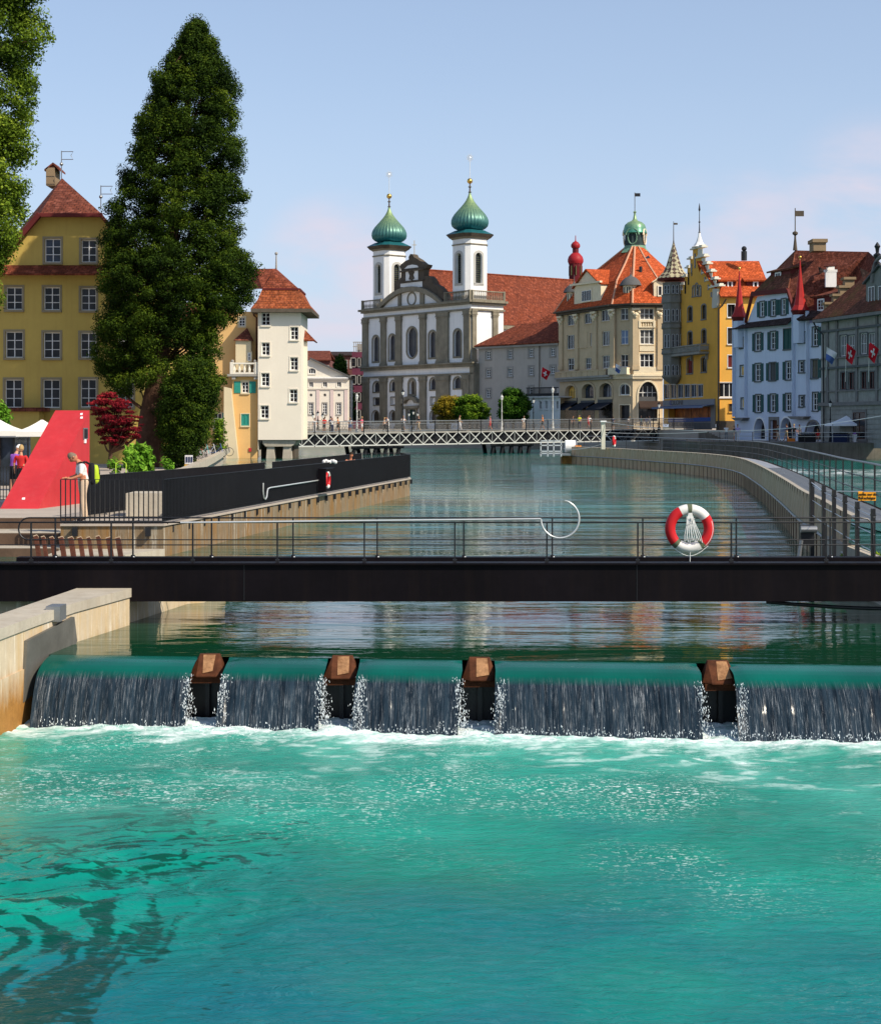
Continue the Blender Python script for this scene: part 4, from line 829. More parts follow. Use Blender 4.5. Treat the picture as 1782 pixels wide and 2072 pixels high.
for x0, x1 in ((133, 183), (350, 395), (590, 650), (835, 893)): hp(wL, x0, x1)
for x0, x1 in ((1130, 1215), (1470, 1545)): hp(wR, x0, x1)
for w, u0, u1, y in ((wL, 0, wL.L, 0), (wC, 0, wC.L, 0), (wR, 0, wR.L, 0)):
    mb = MB(); zs = wR.uz(H2(1300, 1045))[1]; slabw(mb, w, u0-.1, zs, u1+.25, zs+.25, .02, .8 if w is wL else .35); slabw(mb, w, u0-.1, zs-.3, u1+.2, zs, .02, .5 if w is wL else .25); mb.build('cornice', M['stone_sill'] if w is wL else HC, ho.root)
    mb = MB(); slabw(mb, w, u0-.1, ze-.3, u1+.15, ze-.02, .02, .55); slabw(mb, w, u0-.3, ze, u1+.35, ze+.22, .02, .95); mb.build('eaves', M['darkstone'], ho.root)
zs = wR.uz(H2(1300, 1045))[1]; 
mb = MB(); slabw(mb, wL, 0, zs+.9, wL.L-1, zs+1.05, .55, .8); slabw(mb, wL, 0, zs+.25, wL.L-1, zs+.9, .62, .72)
for k in range(10): slabw(mb, wL, wL.L*k/10, zs+.25, wL.L*k/10+.25, zs+1.05, .6, .78)
mb.build('balcony', HS, ho.root)
mb = MB(); slabw(mb, wC, -.3, zs+.25, wC.L*.9, zs+1.15, .05, .9); mb.build('balcony', HC, ho.root)
slab2 = MB(); slabw(slab2, wR, .1, zs+.25, wR.L, zs+1.2, .02, .18); slab2.build('parapet', HC, ho.root)
balu(wR, wR.uz(H2(1225, 0))[0], wR.uz(H2(1425, 0))[0], wR.uz(H2(1300, 378))[1], wR.uz(H2(1300, 285))[1], .2, HC, .3, .1, ho.root)
for y0, y1 in ((630, 700),): relief(ho, wR, [H2(1225, y0), H2(1430, y0), H2(1430, y1), H2(1225, y1)], .02, .1, HC, 'panel')
# roof
fp = [wL.pt(0, ze, 0), wL.pt(wL.L, ze, 0), wC.pt(wC.L, ze, 0), wR.pt(wR.L, ze, 0), Vector((34, 226, ze)), Vector((34, 243, ze)), Vector((20, 247, ze))]
ctr = Vector((26.7, 232, 0)); zm = 22.4; top_z = 27.6
def insetp(p, k, z): return Vector((ctr.x+(p.x-ctr.x)*k, ctr.y+(p.y-ctr.y)*k, z))
mb = MB(); K1 = [insetp(p, .84, zm) for p in fp]; E0 = [insetp(p, 1.07, ze+.2) for p in fp]
for i in range(7): mb.poly([E0[i], E0[(i+1) % 7], K1[(i+1) % 7], K1[i]])
K2 = [insetp(p, .84*.16, top_z) for p in fp]; K15 = [insetp(p, .84*.55, zm+(top_z-zm)*.5) for p in fp]
for i in range(7): mb.poly([K1[i], K1[(i+1) % 7], K15[(i+1) % 7], K15[i]]); mb.poly([K15[i], K15[(i+1) % 7], K2[(i+1) % 7], K2[i]])
mb.poly(K2); mb.build('roof', M['roof_orange'], ho.root)
mb = MB()
for i in (0, 1, 2, 3): mb.tube([E0[i], K1[i], K15[i], K2[i]], .14, 5)
mb.build('ridge_tiles', mat('ridge_tile', (.6, .32, .2), .8, .2, 4), ho.root)
# lantern
sL = F/232; lx = (H1(1160, 0)[0]-HX)/sL; zz = lambda y: EYE-(H1(0, y)[1]-HY)/sL; rk = .2918/1.977/sL; gm_ = mat('verdigris', (.16, .3, .2), .6, .35, 2, .2); gd_ = mat('lantern_dark', (.03, .05, .05), .6, .3, 2)
mb = MB(); mb.lathe((lx, 232, 0), [(210*rk, zz(900)), (160*rk, zz(840)), (150*rk, zz(800))], 8, rot=.39); mb.build('lantern_base', gm_, ho.root)
mb = MB(); mb.lathe((lx, 232, 0), [(150*rk, zz(800)), (140*rk, zz(640)), (155*rk, zz(625))], 8, rot=.39); mb.build('lantern', gd_, ho.root)
for i in range(4):
    t = R(-90+i*90-20); c_ = Vector((lx+math.cos(t)*140*rk, 232+math.sin(t)*140*rk, zz(690))); a_ = Vector((-math.sin(t), math.cos(t), 0)); mb = MB()
    mb.tube([c_+a_*(.62*math.cos(k))+Vector((0, 0, .95*math.sin(k))) for k in [2*math.pi*j/16 for j in range(16)]], .1, 5, closed=True); mb.tube([c_+a_*(.9*math.cos(k))+Vector((0, 0, .3+.9*math.sin(k))) for k in [math.pi*j/10 for j in range(11)]], .14, 5); mb.build('dormer_ring', HC if i % 2 else gm_, ho.root)
mb = MB(); mb.lathe((lx, 232, 0), [(r*rk, zz(y)) for r, y in [(150, 640), (165, 625), (150, 600), (150, 560), (135, 510), (95, 475), (45, 455), (25, 430), (16, 380), (12, 350), (24, 335), (10, 320)]], 32, ripple=.03, lobes=8); mb.build('dome', coppermat('lantern_copper', (.06, .28, .2), (.3, .42, .2), zz(620), zz(460)), ho.root, smooth=60)
mb = MB(); mb.tube([(lx, 232, zz(325)), (lx, 232, zz(65))], .05, 5); mb.build('flag_mast', M['darkstone'], ho.root)
mb = MB(); mb.box((lx, 231.97, zz(120)), (lx+.75, 232.03, zz(75))); mb.build('weather_vane', M['black'], ho.root)
# dormers
def dormer(B, w, cr, x0, y0, x1, y1, o, dp, wm, rm, apex=None, wins=(), flat=.35, nm='dormer', rows=2, cols=3, frame=None):
    w2 = w.shift(o); a, b = w2.uz(cr(x0, (y0+y1)/2))[0], w2.uz(cr(x1, (y0+y1)/2))[0]; xm = (x0+x1)/2; z0, z1 = w2.uz(cr(xm, y1))[1], w2.uz(cr(xm, y0))[1]
    pl = [(a, z0), (b, z0), (b, z1)]
    if apex is not None: pl.append(((a+b)/2, w2.uz(cr(xm, apex))[1]))
    pl.append((a, z1)); mb = MB(); mb.prism([w2.pt(*p, -dp) for p in pl], Vector((w2.n.x, w2.n.y, 0))*dp); d_ = mb.build(nm, wm, B.root)
    mb = MB()
    if apex is not None:
        zp = pl[3][1]+.1
        for e, s_ in ((a-.25, 1), (b+.25, -1)): flatpoly(mb, [w2.pt(e, z1, .3), w2.pt((a+b)/2, zp+.12, .3), w2.pt((a+b)/2, zp+.12, -dp-1), w2.pt(e, z1, -dp-1)], .15)
    else: flatpoly(mb, [w2.pt(a-flat, z1, flat), w2.pt(b+flat, z1, flat), w2.pt(b+flat*.6, z1+1.2, -dp-1), w2.pt(a-flat*.6, z1+1.2, -dp-1)], .18)
    mb.build('dormer_roof', rm, d_)
    for (p0, p1, ar) in wins: win(B, w2, cr(*p0), cr(*p1), ar, cols, rows, hole=False, base=.05, sur=wm if wm is not M.get('dred') else M['white_frame'], sw=.1, so=.1, root=d_, frame=frame, fw=.06)
    return w2, d_
M['dred'] = mat('oxblood_boarding', (.12, .02, .018), .7, .25, 1.5)
w2, d_ = dormer(ho, wL, H1, 330, 1345, 695, 1590, .1, 4, HC, M['roof_orange'], 1135, [((440, 1410), (570, 1555), None)], rows=1, cols=4)
relief(ho, w2, [H1(300, 1352), H1(715, 1300), H1(715, 1275), H1(300, 1327)], .02, .4, HC, 'dormer_cornice')
for (w, x, yb_, rr) in ((wC, 1025, 1500, 1.25), (wL, 215, 1600, 1.3)):
    c_ = w.px(H1(x, yb_), -1.3); zt = w.uz(H1(x, yb_-165))[1]; d_ = MB().lathe((c_.x, c_.y, 0), [(rr*.85, c_.z-.5), (rr*.85, zt)], 8, rot=.39).build('turret_dormer', HC, ho.root)
    for k in range(8):
        t = R(22.5+45*k)+.39; v_ = Vector((math.cos(t+R(22.5)), math.sin(t+R(22.5)), 0))
        if v_.y < .3:
            p_ = Vector((c_.x, c_.y, (c_.z+zt)/2))+v_*(rr*.79); a_ = Vector((-v_.y, v_.x, 0)); MB().prism([p_-a_*.22+Vector((0, 0, -.55)), p_+a_*.22+Vector((0, 0, -.55)), p_+a_*.22+Vector((0, 0, .55)), p_-a_*.22+Vector((0, 0, .55))], v_*.05).build('pane', M['glass'], d_)
    MB().lathe((c_.x, c_.y, zt), [(rr*1.2, 0), (rr*1.15, .12), (rr*.95, .6), (rr*.55, 1.05), (rr*.2, 1.25), (.06, 1.5), (.04, 2.5)], 16).build('turret_roof', M['slate'], d_, smooth=50)
dormer(ho, wR, H1, 1420, 1290, 1550, 1515, .05, 4, HC, HC, 1250, [((1480, 1350), (1530, 1480), None)], rows=1, cols=1)
mb = MB(); mb.tube([P(*H1(1240, 1330), 224), P(*H1(1240, 1080), 224)], .22, 8); mb.build('flue', M['black'], ho.root)
mb = MB(); flatpoly(mb, [P(*H1(1300, 960), 226.4)]+[P(*H1(*p), 226.4) for p in ((1345, 930), (1370, 965), (1325, 975))], .1); mb.build('skylight', M['glass_c'], ho.root); ho.finish()
# ---------------------------------------------------------------- yellow house with stepped gable
YW = mat('ochre_plaster', (.66, .35, .06), .9, .1, .5, .12, 6, .15, (.33, .19, .04)); GS = mat('grey_trim', (.2, .19, .18), .85, .2, 1.5)
OW = mat('orange_plaster_sunlit', (.8, .42, .08), .9, .06, .5, .1, 6, .1, (.45, .24, .05))  # side wall sunlight put into a brighter, more saturated plaster
yh = Bld('stepped_gable_house', 'ochre yellow house with stepped gable and grey corner oriel', 'house', (31, 204, 2.6), [YW, OW])
wG = wallpx(1378, 210.6, 1455, 198.8); wS = wallpx(1455, 198.8, 1548, 198.8)
stp = [(115, 2900), (115, 2060), (330, 2060), (330, 1060), (380, 1060), (380, 990), (405, 990), (405, 880), (440, 880), (440, 760), (478, 760), (478, 640), (515, 640), (515, 497), (652, 497), (652, 612), (695, 612), (695, 712), (738, 712), (738, 818), (785, 818), (785, 922), (838, 922), (838, 1020), (885, 1020), (885, 2900)]
yh.outer(wG, [Yc(*p) for p in stp]); zye = wS.uz(Yc(1000, 1150))[1]; wS.outs.append(([(0, 1), (wS.L, 1), (wS.L, zye), (0, zye)], 1)); yh.walls.append(wS)
kw = dict(sur=GS, sw=.16, so=.06, fw=.07)
for (x0, y0, x1, y1) in [(515, 1010, 540, 1145), (550, 975, 588, 1138), (598, 1005, 628, 1135)]: win(yh, wG, Yc(x0, y0), Yc(x1, y1), True, 1, 2, glass=M['glass'], **kw)
for (x0, y0, x1, y1) in [(450, 1290, 508, 1485), (638, 1262, 697, 1458), (450, 1632, 508, 1815), (640, 1602, 698, 1790)]: win(yh, wG, Yc(x0, y0), Yc(x1, y1), .3, 2, 2, frame=M['darkstone'], glass=M['glass'], **kw)
for (x0, y0, x1, y1) in [(738, 988, 768, 1068), (815, 982, 842, 1060)]: win(yh, wG, RR(x0, y0), RR(x1, y1), .3, 2, 2, frame=M['darkstone'], glass=mat('red_blind', (.2, .02, .02), .8) if x0 < 800 else None, **kw)
wf_ = mat('grey_white_frame', (.5, .52, .54), .6, .05)
for k in range(6): win(yh, wG, RR(612+36*k, 1128), RR(643+36*k, 1205-2*k), None, 2, 1, frame=wf_, sur=wf_, sw=.05, so=.03, fw=.07, sill=False, glass=M['glass_c'])
win(yh, wG, RR(640, 1250), RR(868, 1330), None, 5, 1, sur=GS, sw=.1, sill=False, frame=M['darkstone'], glass=glassmat('shop_orange', (.5, .14, .02), .4, (.2, .05, .01)), dep=.8, fw=.05, name='shop_window')
relief(yh, wG, [RR(610, 1215), RR(890, 1205), RR(890, 1240), RR(610, 1243)], .01, .12, mat('grey_fascia', (.22, .22, .23), .7, .05), 'fascia')
relief(yh, wG, [RR(868, 1240), RR(892, 1240), RR(892, 1365), RR(868, 1365)], .01, .1, GS, 'shop_pier')
relief(yh, wG, [RR(640, 1312), RR(866, 1305), RR(866, 1326), RR(640, 1332)], -.2, .1, mat('blue_counter', (.02, .07, .28), .6, .1), 'blue_panel')
relief(yh, wG, [RR(640, 1332), RR(866, 1326), RR(866, 1372), RR(640, 1372)], -.15, .05, M['slate'], 'counter')
awn(yh, wG, 610, 1240, 890, 1248, 1.6, mat('blue_grey_awning', (.12, .16, .26), .7, .1), RR)
def text(txt, w, cr, x, y, h, m, parent, name='lettering', o=.14, wd=1.):
    cu = bpy.data.curves.new(name, 'FONT'); cu.body = txt; cu.size = h*1.35; cu.extrude = .01; cu.align_x = 'CENTER'; cu.align_y = 'CENTER'
    tmp = bpy.data.objects.new(name, cu); COL.objects.link(tmp); dg_ = bpy.context.evaluated_depsgraph_get(); me = bpy.data.meshes.new_from_object(tmp.evaluated_get(dg_)); bpy.data.objects.remove(tmp)
    me.materials.clear(); me.materials.append(m); ob = bpy.data.objects.new(name, me); COL.objects.link(ob)
    p = w.px(cr(x, y), o); WP[ob] = p; dx = w.d if w.d.dot(Vector((-w.n.y, w.n.x))) > 0 else -w.d
    mt = Matrix(((dx.x*wd, 0, w.n.x), (dx.y*wd, 0, w.n.y), (0, 1, 0))).to_4x4()
    me.transform(mt)
    if parent: ob.parent = parent; ob.location = p-WP[parent]
    else: ob.location = p
    return ob
text('OLONI', wG, RR, 688, 1227, .6, M['black'], yh.root, wd=1.6); text('C', wG, RR, 655, 1228, .62, mat('navy_letter', (.01, .02, .2), .5, .05), yh.root, wd=1.6)
for (x0, y0, x1, y1, g) in [(993, 1258, 1092, 1430, None), (993, 1580, 1087, 1800, None), (997, 1955, 1088, 2120, mat('red_blind', (.2, .02, .02), .8))]: win(yh, wS, Yc(x0, y0), Yc(x1, y1), None, 2, 1, frame=M['darkstone'], glass=g or M['glass'], sur=M['plaster_w'], sw=.08, so=.03)
win(yh, wS, RR(908, 1118), RR(994, 1197), None, 3, 1, sur=M['plaster_w'], sw=.08, fw=.09, glass=M['glass']); win(yh, wS, RR(962, 1232), RR(994, 1275), None, 4, 1, sur=OW, sw=.04, frame=M['darkstone'])
relief(yh, wS, [RR(893, 1325), RR(1045, 1325), RR(1045, 1400), RR(893, 1400)], .01, .1, M['darkstone'], 'plinth')
capm = mat('cream_coping', (.66, .63, .52), .8, .08)
for (x0, x1, y) in [(755, 915, 1020), (708, 850, 925), (660, 800, 820), (612, 745, 715), (570, 705, 613), (500, 675, 492), (455, 520, 638), (425, 482, 760), (385, 445, 880), (345, 410, 990)]:
    u0, u1 = wG.uz(Yc(x0, y))[0], wG.uz(Yc(x1-12, y))[0]; z = wG.uz(Yc((x0+x1)/2, y))[1]; mb = MB(); slabw(mb, wG, u0, z, u1, z+.18, -.55, .25); slabw(mb, wG, u0+.25, z+.18, u1-.2, z+.36, -.4, .1); mb.build('coping', capm, yh.root)
for (x0, x1, y0, y1) in [(590, 655, 500, 610), (640, 695, 625, 710), (690, 738, 725, 815), (735, 785, 830, 920), (785, 840, 935, 1015)]: relief(yh, wG, [Yc(x0, y0), Yc(x1, y0-6), Yc(x1, y1), Yc(x0, y1+5)], .01, .06, capm, 'step_panel')
for (x, y0, y1) in [(546, 560, 760), (500, 700, 870), (458, 820, 990), (415, 940, 1110), (595, 680, 740), (640, 780, 850), (683, 880, 950), (730, 985, 1060), (770, 1090, 1160)]: relief(yh, wG, [Yc(x-8, y0), Yc(x+8, y0), Yc(x+8, y1), Yc(x-8, y1)], .0, .05, M['glass'], 'blind_slot')
mb = MB(); tp = wG.px(Yc(585, 490), -.2); mb.lathe((tp.x, tp.y, tp.z), [(.95, .2), (.75, .3), (.4, .8), (.2, 1.4), (.1, 2.0)], 8); mb.build('gable_cap', M['plaster_w'], yh.root); mb = MB(); mb.lathe((tp.x, tp.y, tp.z+1.9), [(.16, 0), (.08, .2), (.05, 1.2), (.14, 1.3), (.05, 1.45), (.04, 2.6), (.13, 2.8), (.02, 3.6)], 8); mb.build('finial', M['black'], yh.root)
# corner turret on gable
relief(yh, wG, [Yc(812, 1045), Yc(878, 1042), Yc(880, 1240), Yc(868, 1300), Yc(808, 1312), Yc(802, 1285)], .0, .25, mat('corner_stone', (.5, .47, .4), .8, .1), 'corner_turret'); mb = MB()
mb = MB(); mb.tube([wS.pt(.75, zye-.3, .3), wS.pt(.3, zye-1.1, .25), wS.pt(-.15, zye-1.5, .25), wS.pt(-.15, 2.7, .2)], .09, 6); mb.build('drainpipe', M['black'], yh.root)
# balcony
def bal2(B, w, cr, x0, x1, y0, y1, o, m, nm='balcony'):
    u0, u1 = w.uz(cr(x0, y1))[0], w.uz(cr(x1, y1))[0]; xm = (x0+x1)/2; z0, z1 = w.uz(cr(xm, y1))[1], w.uz(cr(xm, y0))[1]; mb = MB()
    slabw(mb, w, u0-.1, z0-.25, u1+.1, z0, .02, o+.1); slabw(mb, w, u0, z1-.12, u1, z1, o-.15, o+.05); n = int((u1-u0)/.45)
    for k in range(n+1):
        u = u0+(u1-u0)*k/n; slabw(mb, w, u-.07, z0, u+.07, z1-.1, o-.1, o)
        if k < n: mb.bar(w.pt(u, z0, o-.05), w.pt(u+(u1-u0)/n, z1-.1, o-.05), .07); mb.bar(w.pt(u, z1-.1, o-.05), w.pt(u+(u1-u0)/n, z0, o-.05), .07)
    for u in (u0, u1): mb.bar(w.pt(u, z1-.06, 0), w.pt(u, z1-.06, o), .12); mb.bar(w.pt(u, (z0+z1)/2, .02), w.pt(u, (z0+z1)/2, o), .06, .5)
    for u in (u0+.3, (u0+u1)/2, u1-.3): mb.prism([w.pt(u-.1, z0-.25, .02), w.pt(u+.1, z0-.25, .02), w.pt(u+.1, z0-.9, .02), w.pt(u-.1, z0-.9, .02)], Vector((w.n.x, w.n.y, 0))*.3)
    return mb.build(nm, m, B.root)
bal2(yh, wG, Yc, 310, 735, 1825, 1930, 1.2, mat('grey_stone', (.26, .25, .22), .85, .2, 1.5))
# oriel turret
OG = mat('oriel_stone', (.2, .195, .17), .85, .2, 1.2, .3, 6, .3, (.1, .1, .08)); oc = wG.pt(wG.uz(Yc(250, 1500))[0]+.0, 0, .2); ocx, ocy = P(1362, 861, 212).x, 211.8; so_ = F/ocy; zo = lambda y, cr=Yc: EYE-(cr(0, y)[1]-HY)/so_
orr = 1.42; prof = [(.5, zo(1125, RR)), (1.15, zo(1105, RR)), (orr+.1, zo(1090, RR)), (orr+.1, zo(1080, RR)), (orr, zo(1078, RR)), (orr, zo(960))]
mb = MB(); mb.lathe((ocx, ocy, 0), prof, 8, rot=R(22)); od = mb.build('oriel_turret', OG, yh.root)
for yb_, yt in ((1250, 1130), (1600, 1520), (1950, 1870)):
    mb = MB(); mb.lathe((ocx, ocy, 0), [(orr+.05, zo(yb_)), (orr+.18, zo(yb_-15)), (orr+.1, zo(yt+15)), (orr+.2, zo(yt))], 8, rot=R(22)); mb.build('turret_band', OG, od)
for k in range(8):
    t0, t1 = R(22+45*k), R(67+45*k); a_ = Vector((ocx+orr*math.cos(t0), ocy+orr*math.sin(t0))); b_ = Vector((ocx+orr*math.cos(t1), ocy+orr*math.sin(t1))); m_ = (a_+b_)/2
    if (m_-Vector((ocx, ocy))).dot(Vector((0, -1))) < .1: continue
    w = Wall(a_, b_)
    for (ya, yb_) in ((1000, 1120), (1330, 1500), (1670, 1860), (2090, 2260)):
        for kk in range(2): winm(yh, w, w.L*(.12+.45*kk), zo(yb_), w.L*(.12+.45*kk)+w.L*.33, zo(ya), True, 1, 2, hole=False, base=.02, frame=wf_, sill=False, root=od, fw=.05, glass=M['glass'])
m_, n, b, out = nt('patterned_tiles'); uvn = N(n, 'UVMap'); ck = N(n, 'TexChecker'); ck.inputs['Scale'].default_value = 2.1; mp = N(n, 'Mapping'); mp.inputs['Rotation'].default_value = (0, 0, R(45)); n.links.new(uvn.outputs[0], mp.inputs[0]); n.links.new(mp.outputs[0], ck.inputs[0]); ck.inputs[1].default_value = (.4, .36, .22, 1); ck.inputs[2].default_value = (.07, .035, .025, 1); n.links.new(ck.outputs[0], b.inputs['Base Color']); b.inputs['Roughness'].default_value = .7
kx_ = (Yc(335, 0)[0]-HX)/so_; mb = MB(); ocx2 = kx_
mb.lathe((ocx, ocy, 0), [(2.15, zo(905)), (2.0, zo(880)), (1.35, zo(810)), (.95, zo(720)), (.55, zo(580)), (.22, zo(460)), (.1, zo(410))], 8, rot=R(22)); mb.build('turret_roof', m_, yh.root)
mb = MB(); mb.lathe((ocx, ocy, 0), [(2.1, zo(935)), (2.18, zo(905))], 8, rot=R(22)); mb.build('turret_eaves', M['dred'], yh.root)
mb = MB(); mb.tube([(ocx, ocy, zo(440)), (ocx, ocy, zo(370)), (ocx, ocy, zo(120))], [.12, .06, .04], 6); mb.box((ocx, ocy-.02, zo(165)), (ocx+.5, ocy+.02, zo(140))); mb.build('finial', M['darkstone'], yh.root)
# roof and dormers
zyr = wS.shift(-5).uz(Yc(1100, 662))[1]; mb = MB(); flatpoly(mb, [wS.pt(.1, zye, .6), wS.pt(wS.L+.8, zye, .6), wS.pt(wS.L+.2, zyr, -5), wS.pt(-1.9, zyr, -5)], .2); flatpoly(mb, [wS.pt(.1, zye, -10), wS.pt(wS.L+.8, zye, -10), wS.pt(wS.L+.2, zyr, -5), wS.pt(-1.9, zyr, -5)], .2); mb.build('roof', M['roof_orange'], yh.root)
for (x0, x1, y0, y1, wx) in ((905, 1100, 925, 1060, (1000, 945, 1050, 1045)), (1255, 1500, 925, 1055, (1350, 950, 1400, 1045))):
    dormer(yh, wS, Yc, x0, y0, x1, y1, -1.0, 4, M['dred'], M['roof_orange'], None, [((wx[0], wx[1]), (wx[2], wx[3]), None)], .4, rows=1, cols=1)
mb = MB(); c_ = P(*Yc(1218, 655), 202); mb.tube([c_, c_+Vector((0, 0, 1.1))], .35, 8); mb.ball(c_+Vector((0, 0, 1.4)), .32, 8); mb.build('chimney', M['black'], yh.root); yh.finish()
# ---------------------------------------------------------------- pale blue house
BW = mat('pale_blue_plaster', (.6, .66, .78), .9, .05, .4, .1, 6, .12, (.3, .33, .42)); M['shutter_g'] = mat('green_shutter', (.012, .075, .07), .6, .15, 3)
bh = Bld('blue_house', 'pale blue house with green shutters and two red pointed turrets', 'house', (34, 181, 1.5), BW)
wB = wallpx(1486.4, 190, 1666.7, 172); pts = [(110, 3400), (110, 1120), (250, 1120), (255, 1160), (370, 870), (730, 828), (792, 1010), (792, 1045), (960, 1045), (960, 1180), (1130, 1165), (1130, 3400)]
bh.outer(wB, [BB(*p) for p in pts]); GT = mat('dark_grey_trim', (.11, .12, .12), .8, .15, 2)
kb = dict(sur=GT, sw=.13, so=.06, fw=.075, glass=M['glass'])
def sh(cr, x0, y0, x1, y1, side='B', **k): a = dict(kb); a.update(k); win(bh, wB, cr(x0, y0), cr(x1, y1), None, 2, 3, shut=('shutter_g', side), shw=.5, **a)
for r_ in [(400, 935, 450, 1102), (527, 918, 578, 1093), (647, 903, 695, 1078)]: sh(BB, *r_)
for r_ in [(345, 1295, 408, 1492), (520, 1278, 578, 1478), (345, 1645, 408, 1842), (695, 1620, 755, 1822)]: sh(BB, *r_)
sh(BB, 505, 1635, 580, 1832, glass=M['slate'], frame=M['slate'])
sh(BB, 1000, 1228, 1062, 1438, 'R'); sh(BB, 985, 1598, 1062, 1806, 'R', glass=mat('beige_blind', (.16, .14, .1), .8), frame=M['slate'])
for r_ in [(225, 92, 290, 302), (410, 85, 472, 300), (600, 78, 666, 292)]: sh(QQ, *r_)
sh(QQ, 935, 65, 1000, 285, 'R')
o = win(bh, wB, BB(668, 1243), BB(765, 1475), None, 2, 1, sur=GT, sw=.06, frame=M['shutter_g'], glass=M['shutter_g'], fw=.05, dep=.03, name='closed_shutters')
for (x0, y0, x1, y1) in [(840, 1285, 885, 1400), (903, 1283, 942, 1396), (845, 1615, 890, 1740), (905, 1612, 948, 1738)]: win(bh, wB, BB(x0, y0), BB(x1, y1), None, 1, 3, **kb)
for (x0, y0, x1, y1) in [(768, 105, 812, 235), (832, 102, 872, 232)]: win(bh, wB, QQ(x0, y0), QQ(x1, y1), None, 1, 3, **kb)
for cr, x0, y0, x1, y1 in [(BB, 170, 1350, 220, 1462), (BB, 175, 1668, 228, 1780), (QQ, 45, 135, 102, 255)]: win(bh, wB, cr(x0, y0), cr(x1, y1), None, 1, 1, sur=GT, sw=.14, fw=.07, glass=M['glass_warm'])
for (x0, y0, x1, y1) in [(205, 385, 350, 640), (530, 378, 688, 640), (835, 420, 1050, 640)]: win(bh, wB, QQ(x0, y0), QQ(x1, y1), 'gothic', 3, 2, sur=M['plaster_w'] if x0 < 800 else GS, sw=.18, so=.1, sill=False, frame=M['darkstone'], glass=M['glass'], dep=.9, name='arcade_opening')
win(bh, wB, QQ(410, 405), QQ(495, 640), None, 1, 1, sur=GS, sw=.35, so=.08, sill=False, frame=M['timber'], glass=M['timber'], dep=.3, name='door')
for (x0, x1, y0) in ((700, 910, 358), (-5, 150, 375)): relief(bh, wB, [QQ(x0, y0), QQ(x1, y0), QQ(x1-20, y0+35), QQ(x0+40, y0+35)], .01, .8, GS, 'oriel_base')
for u, (xa, xb_, yt) in enumerate(((110, 250, 1128), (792, 960, 1050))):   # projecting bays
    zt_ = wB.uz(BB((xa+xb_)/2, yt))[1]; zb_ = wB.uz(QQ(800 if u else 60, 362))[1]; ua, ub = wB.uz(BB(xa, 1500))[0], wB.uz(BB(xb_, 1500))[0]
    mb = MB()
    for (a_, b_) in ((ua, ua+.12), (ub-.12, ub)): slabw(mb, wB, a_, zb_, b_, zt_, .01, .35)
    mb.build('bay_corner', BW, bh.root)
for (xc, ya, yb_, x0, x1) in ((190, 575, 1110, 85, 265), (880, 450, 1035, 768, 972)):
    c_ = wB.px(BB((x0+x1)/2, yb_), .15); s_ = F/c_.y; zt_ = EYE-(BB(0, ya)[1]-HY)/s_; r = (x1-x0)/2*.3496/1.977/s_; H = zt_-c_.z; mb = MB()
    mb.lathe((c_.x, c_.y, c_.z), [(r*1.05, 0), (r*1.0, .12), (r*.74, H*.1), (r*.52, H*.25), (r*.38, H*.42), (r*.24, H*.62), (r*.13, H*.8), (.08, H*.93), (.04, H)], 8, rot=R(22)); mb.build('spire', mat('red_spire', (.36, .025, .022), .45, .15, 1.5), bh.root)
    mb = MB(); mb.lathe((c_.x, c_.y, c_.z-.45), [(r*.8, 0), (r*1.06, .44)], 8, rot=R(22)); mb.build('spire_eaves', M['dred'], bh.root); mb = MB(); mb.tube([(c_.x, c_.y, zt_-.3), (c_.x, c_.y, zt_+.3)], .05, 5); mb.ball((c_.x, c_.y, zt_+.25), .16, 6); mb.build('finial', M['gold'], bh.root)
    mb = MB(); w_b = .8*r; mb.lathe((c_.x, c_.y, zt_*0+c_.z-2.2), [(r*.78, -1.2), (r*.78, 2.0)], 8, rot=R(22)); mb.build('turret_wall', BW, bh.root)
mb = MB(); pa = [wB.px(BB(150, 1245), .9), wB.px(BB(790, 1190), .9), wB.px(BB(785, 1108), .0), wB.px(BB(255, 1172), .0)]; flatpoly(mb, pa, .12); mb.build('skirt_roof', M['roof_dark'], bh.root)
# main roof
w0 = wB; G1, G2, G3, G4 = w0.px(BB(340, 835), .3), w0.px(BB(742, 795), .3), w0.px(BB(250, 1170), .2), w0.px(BB(800, 1030), .2)
rp = w0.pt(w0.uz(BB(800, 345))[0], 0, -6); Zr = rp.y
def PZ(x, y, o): ww2 = w0.shift(o); return ww2.px(BB(x, y))
ap = PZ(800, 345, -3.2); re = P(*BB(1640, 362), 176); rr_ = P(*BB(1760, 470), 172)
mb = MB(); flatpoly(mb, [G1, G2, ap, PZ(655, 490, -3)], .15); mb.build('hip_roof', M['roof_moss'], bh.root)
mb = MB(); flatpoly(mb, [G2, G4, PZ(1140, 1100, -.2), P(*BB(1350, 870), 176.8), rr_, re, ap], .2); mb.build('roof', M['roof_brown'], bh.root)
mb = MB(); mb.bar(G1+Vector((0, 0, -.1)), G2+Vector((0, 0, -.1)), .35, .5); mb.bar(G2, G4, .3, .25); mb.bar(G1, G3, .3, .25); mb.build('bargeboard', M['dred'], bh.root)
mb = MB(); b4 = w0.shift(-8); mb.prism([w0.pt(0.2, 1, -1.3), w0.pt(w0.L, 1, -1.3), w0.pt(w0.L, 1, -9), w0.pt(.2, 1, -9)], (0, 0, w0.uz(BB(500, 1180))[1]-1)); mb.build('rear_wing', BW, bh.root)
dormer(bh, wB, BB, 520, 570, 745, 730, -1.1, 3, M['dred'], M['roof_moss'], None, [((582, 605), (638, 715), None)], .35, rows=1, cols=2)
dormer(bh, wB, BB, 1015, 860, 1235, 1040, -.8, 3, M['dred'], M['roof_brown'], None, [((1068, 910), (1132, 1028), None)], .3, rows=3, cols=2)
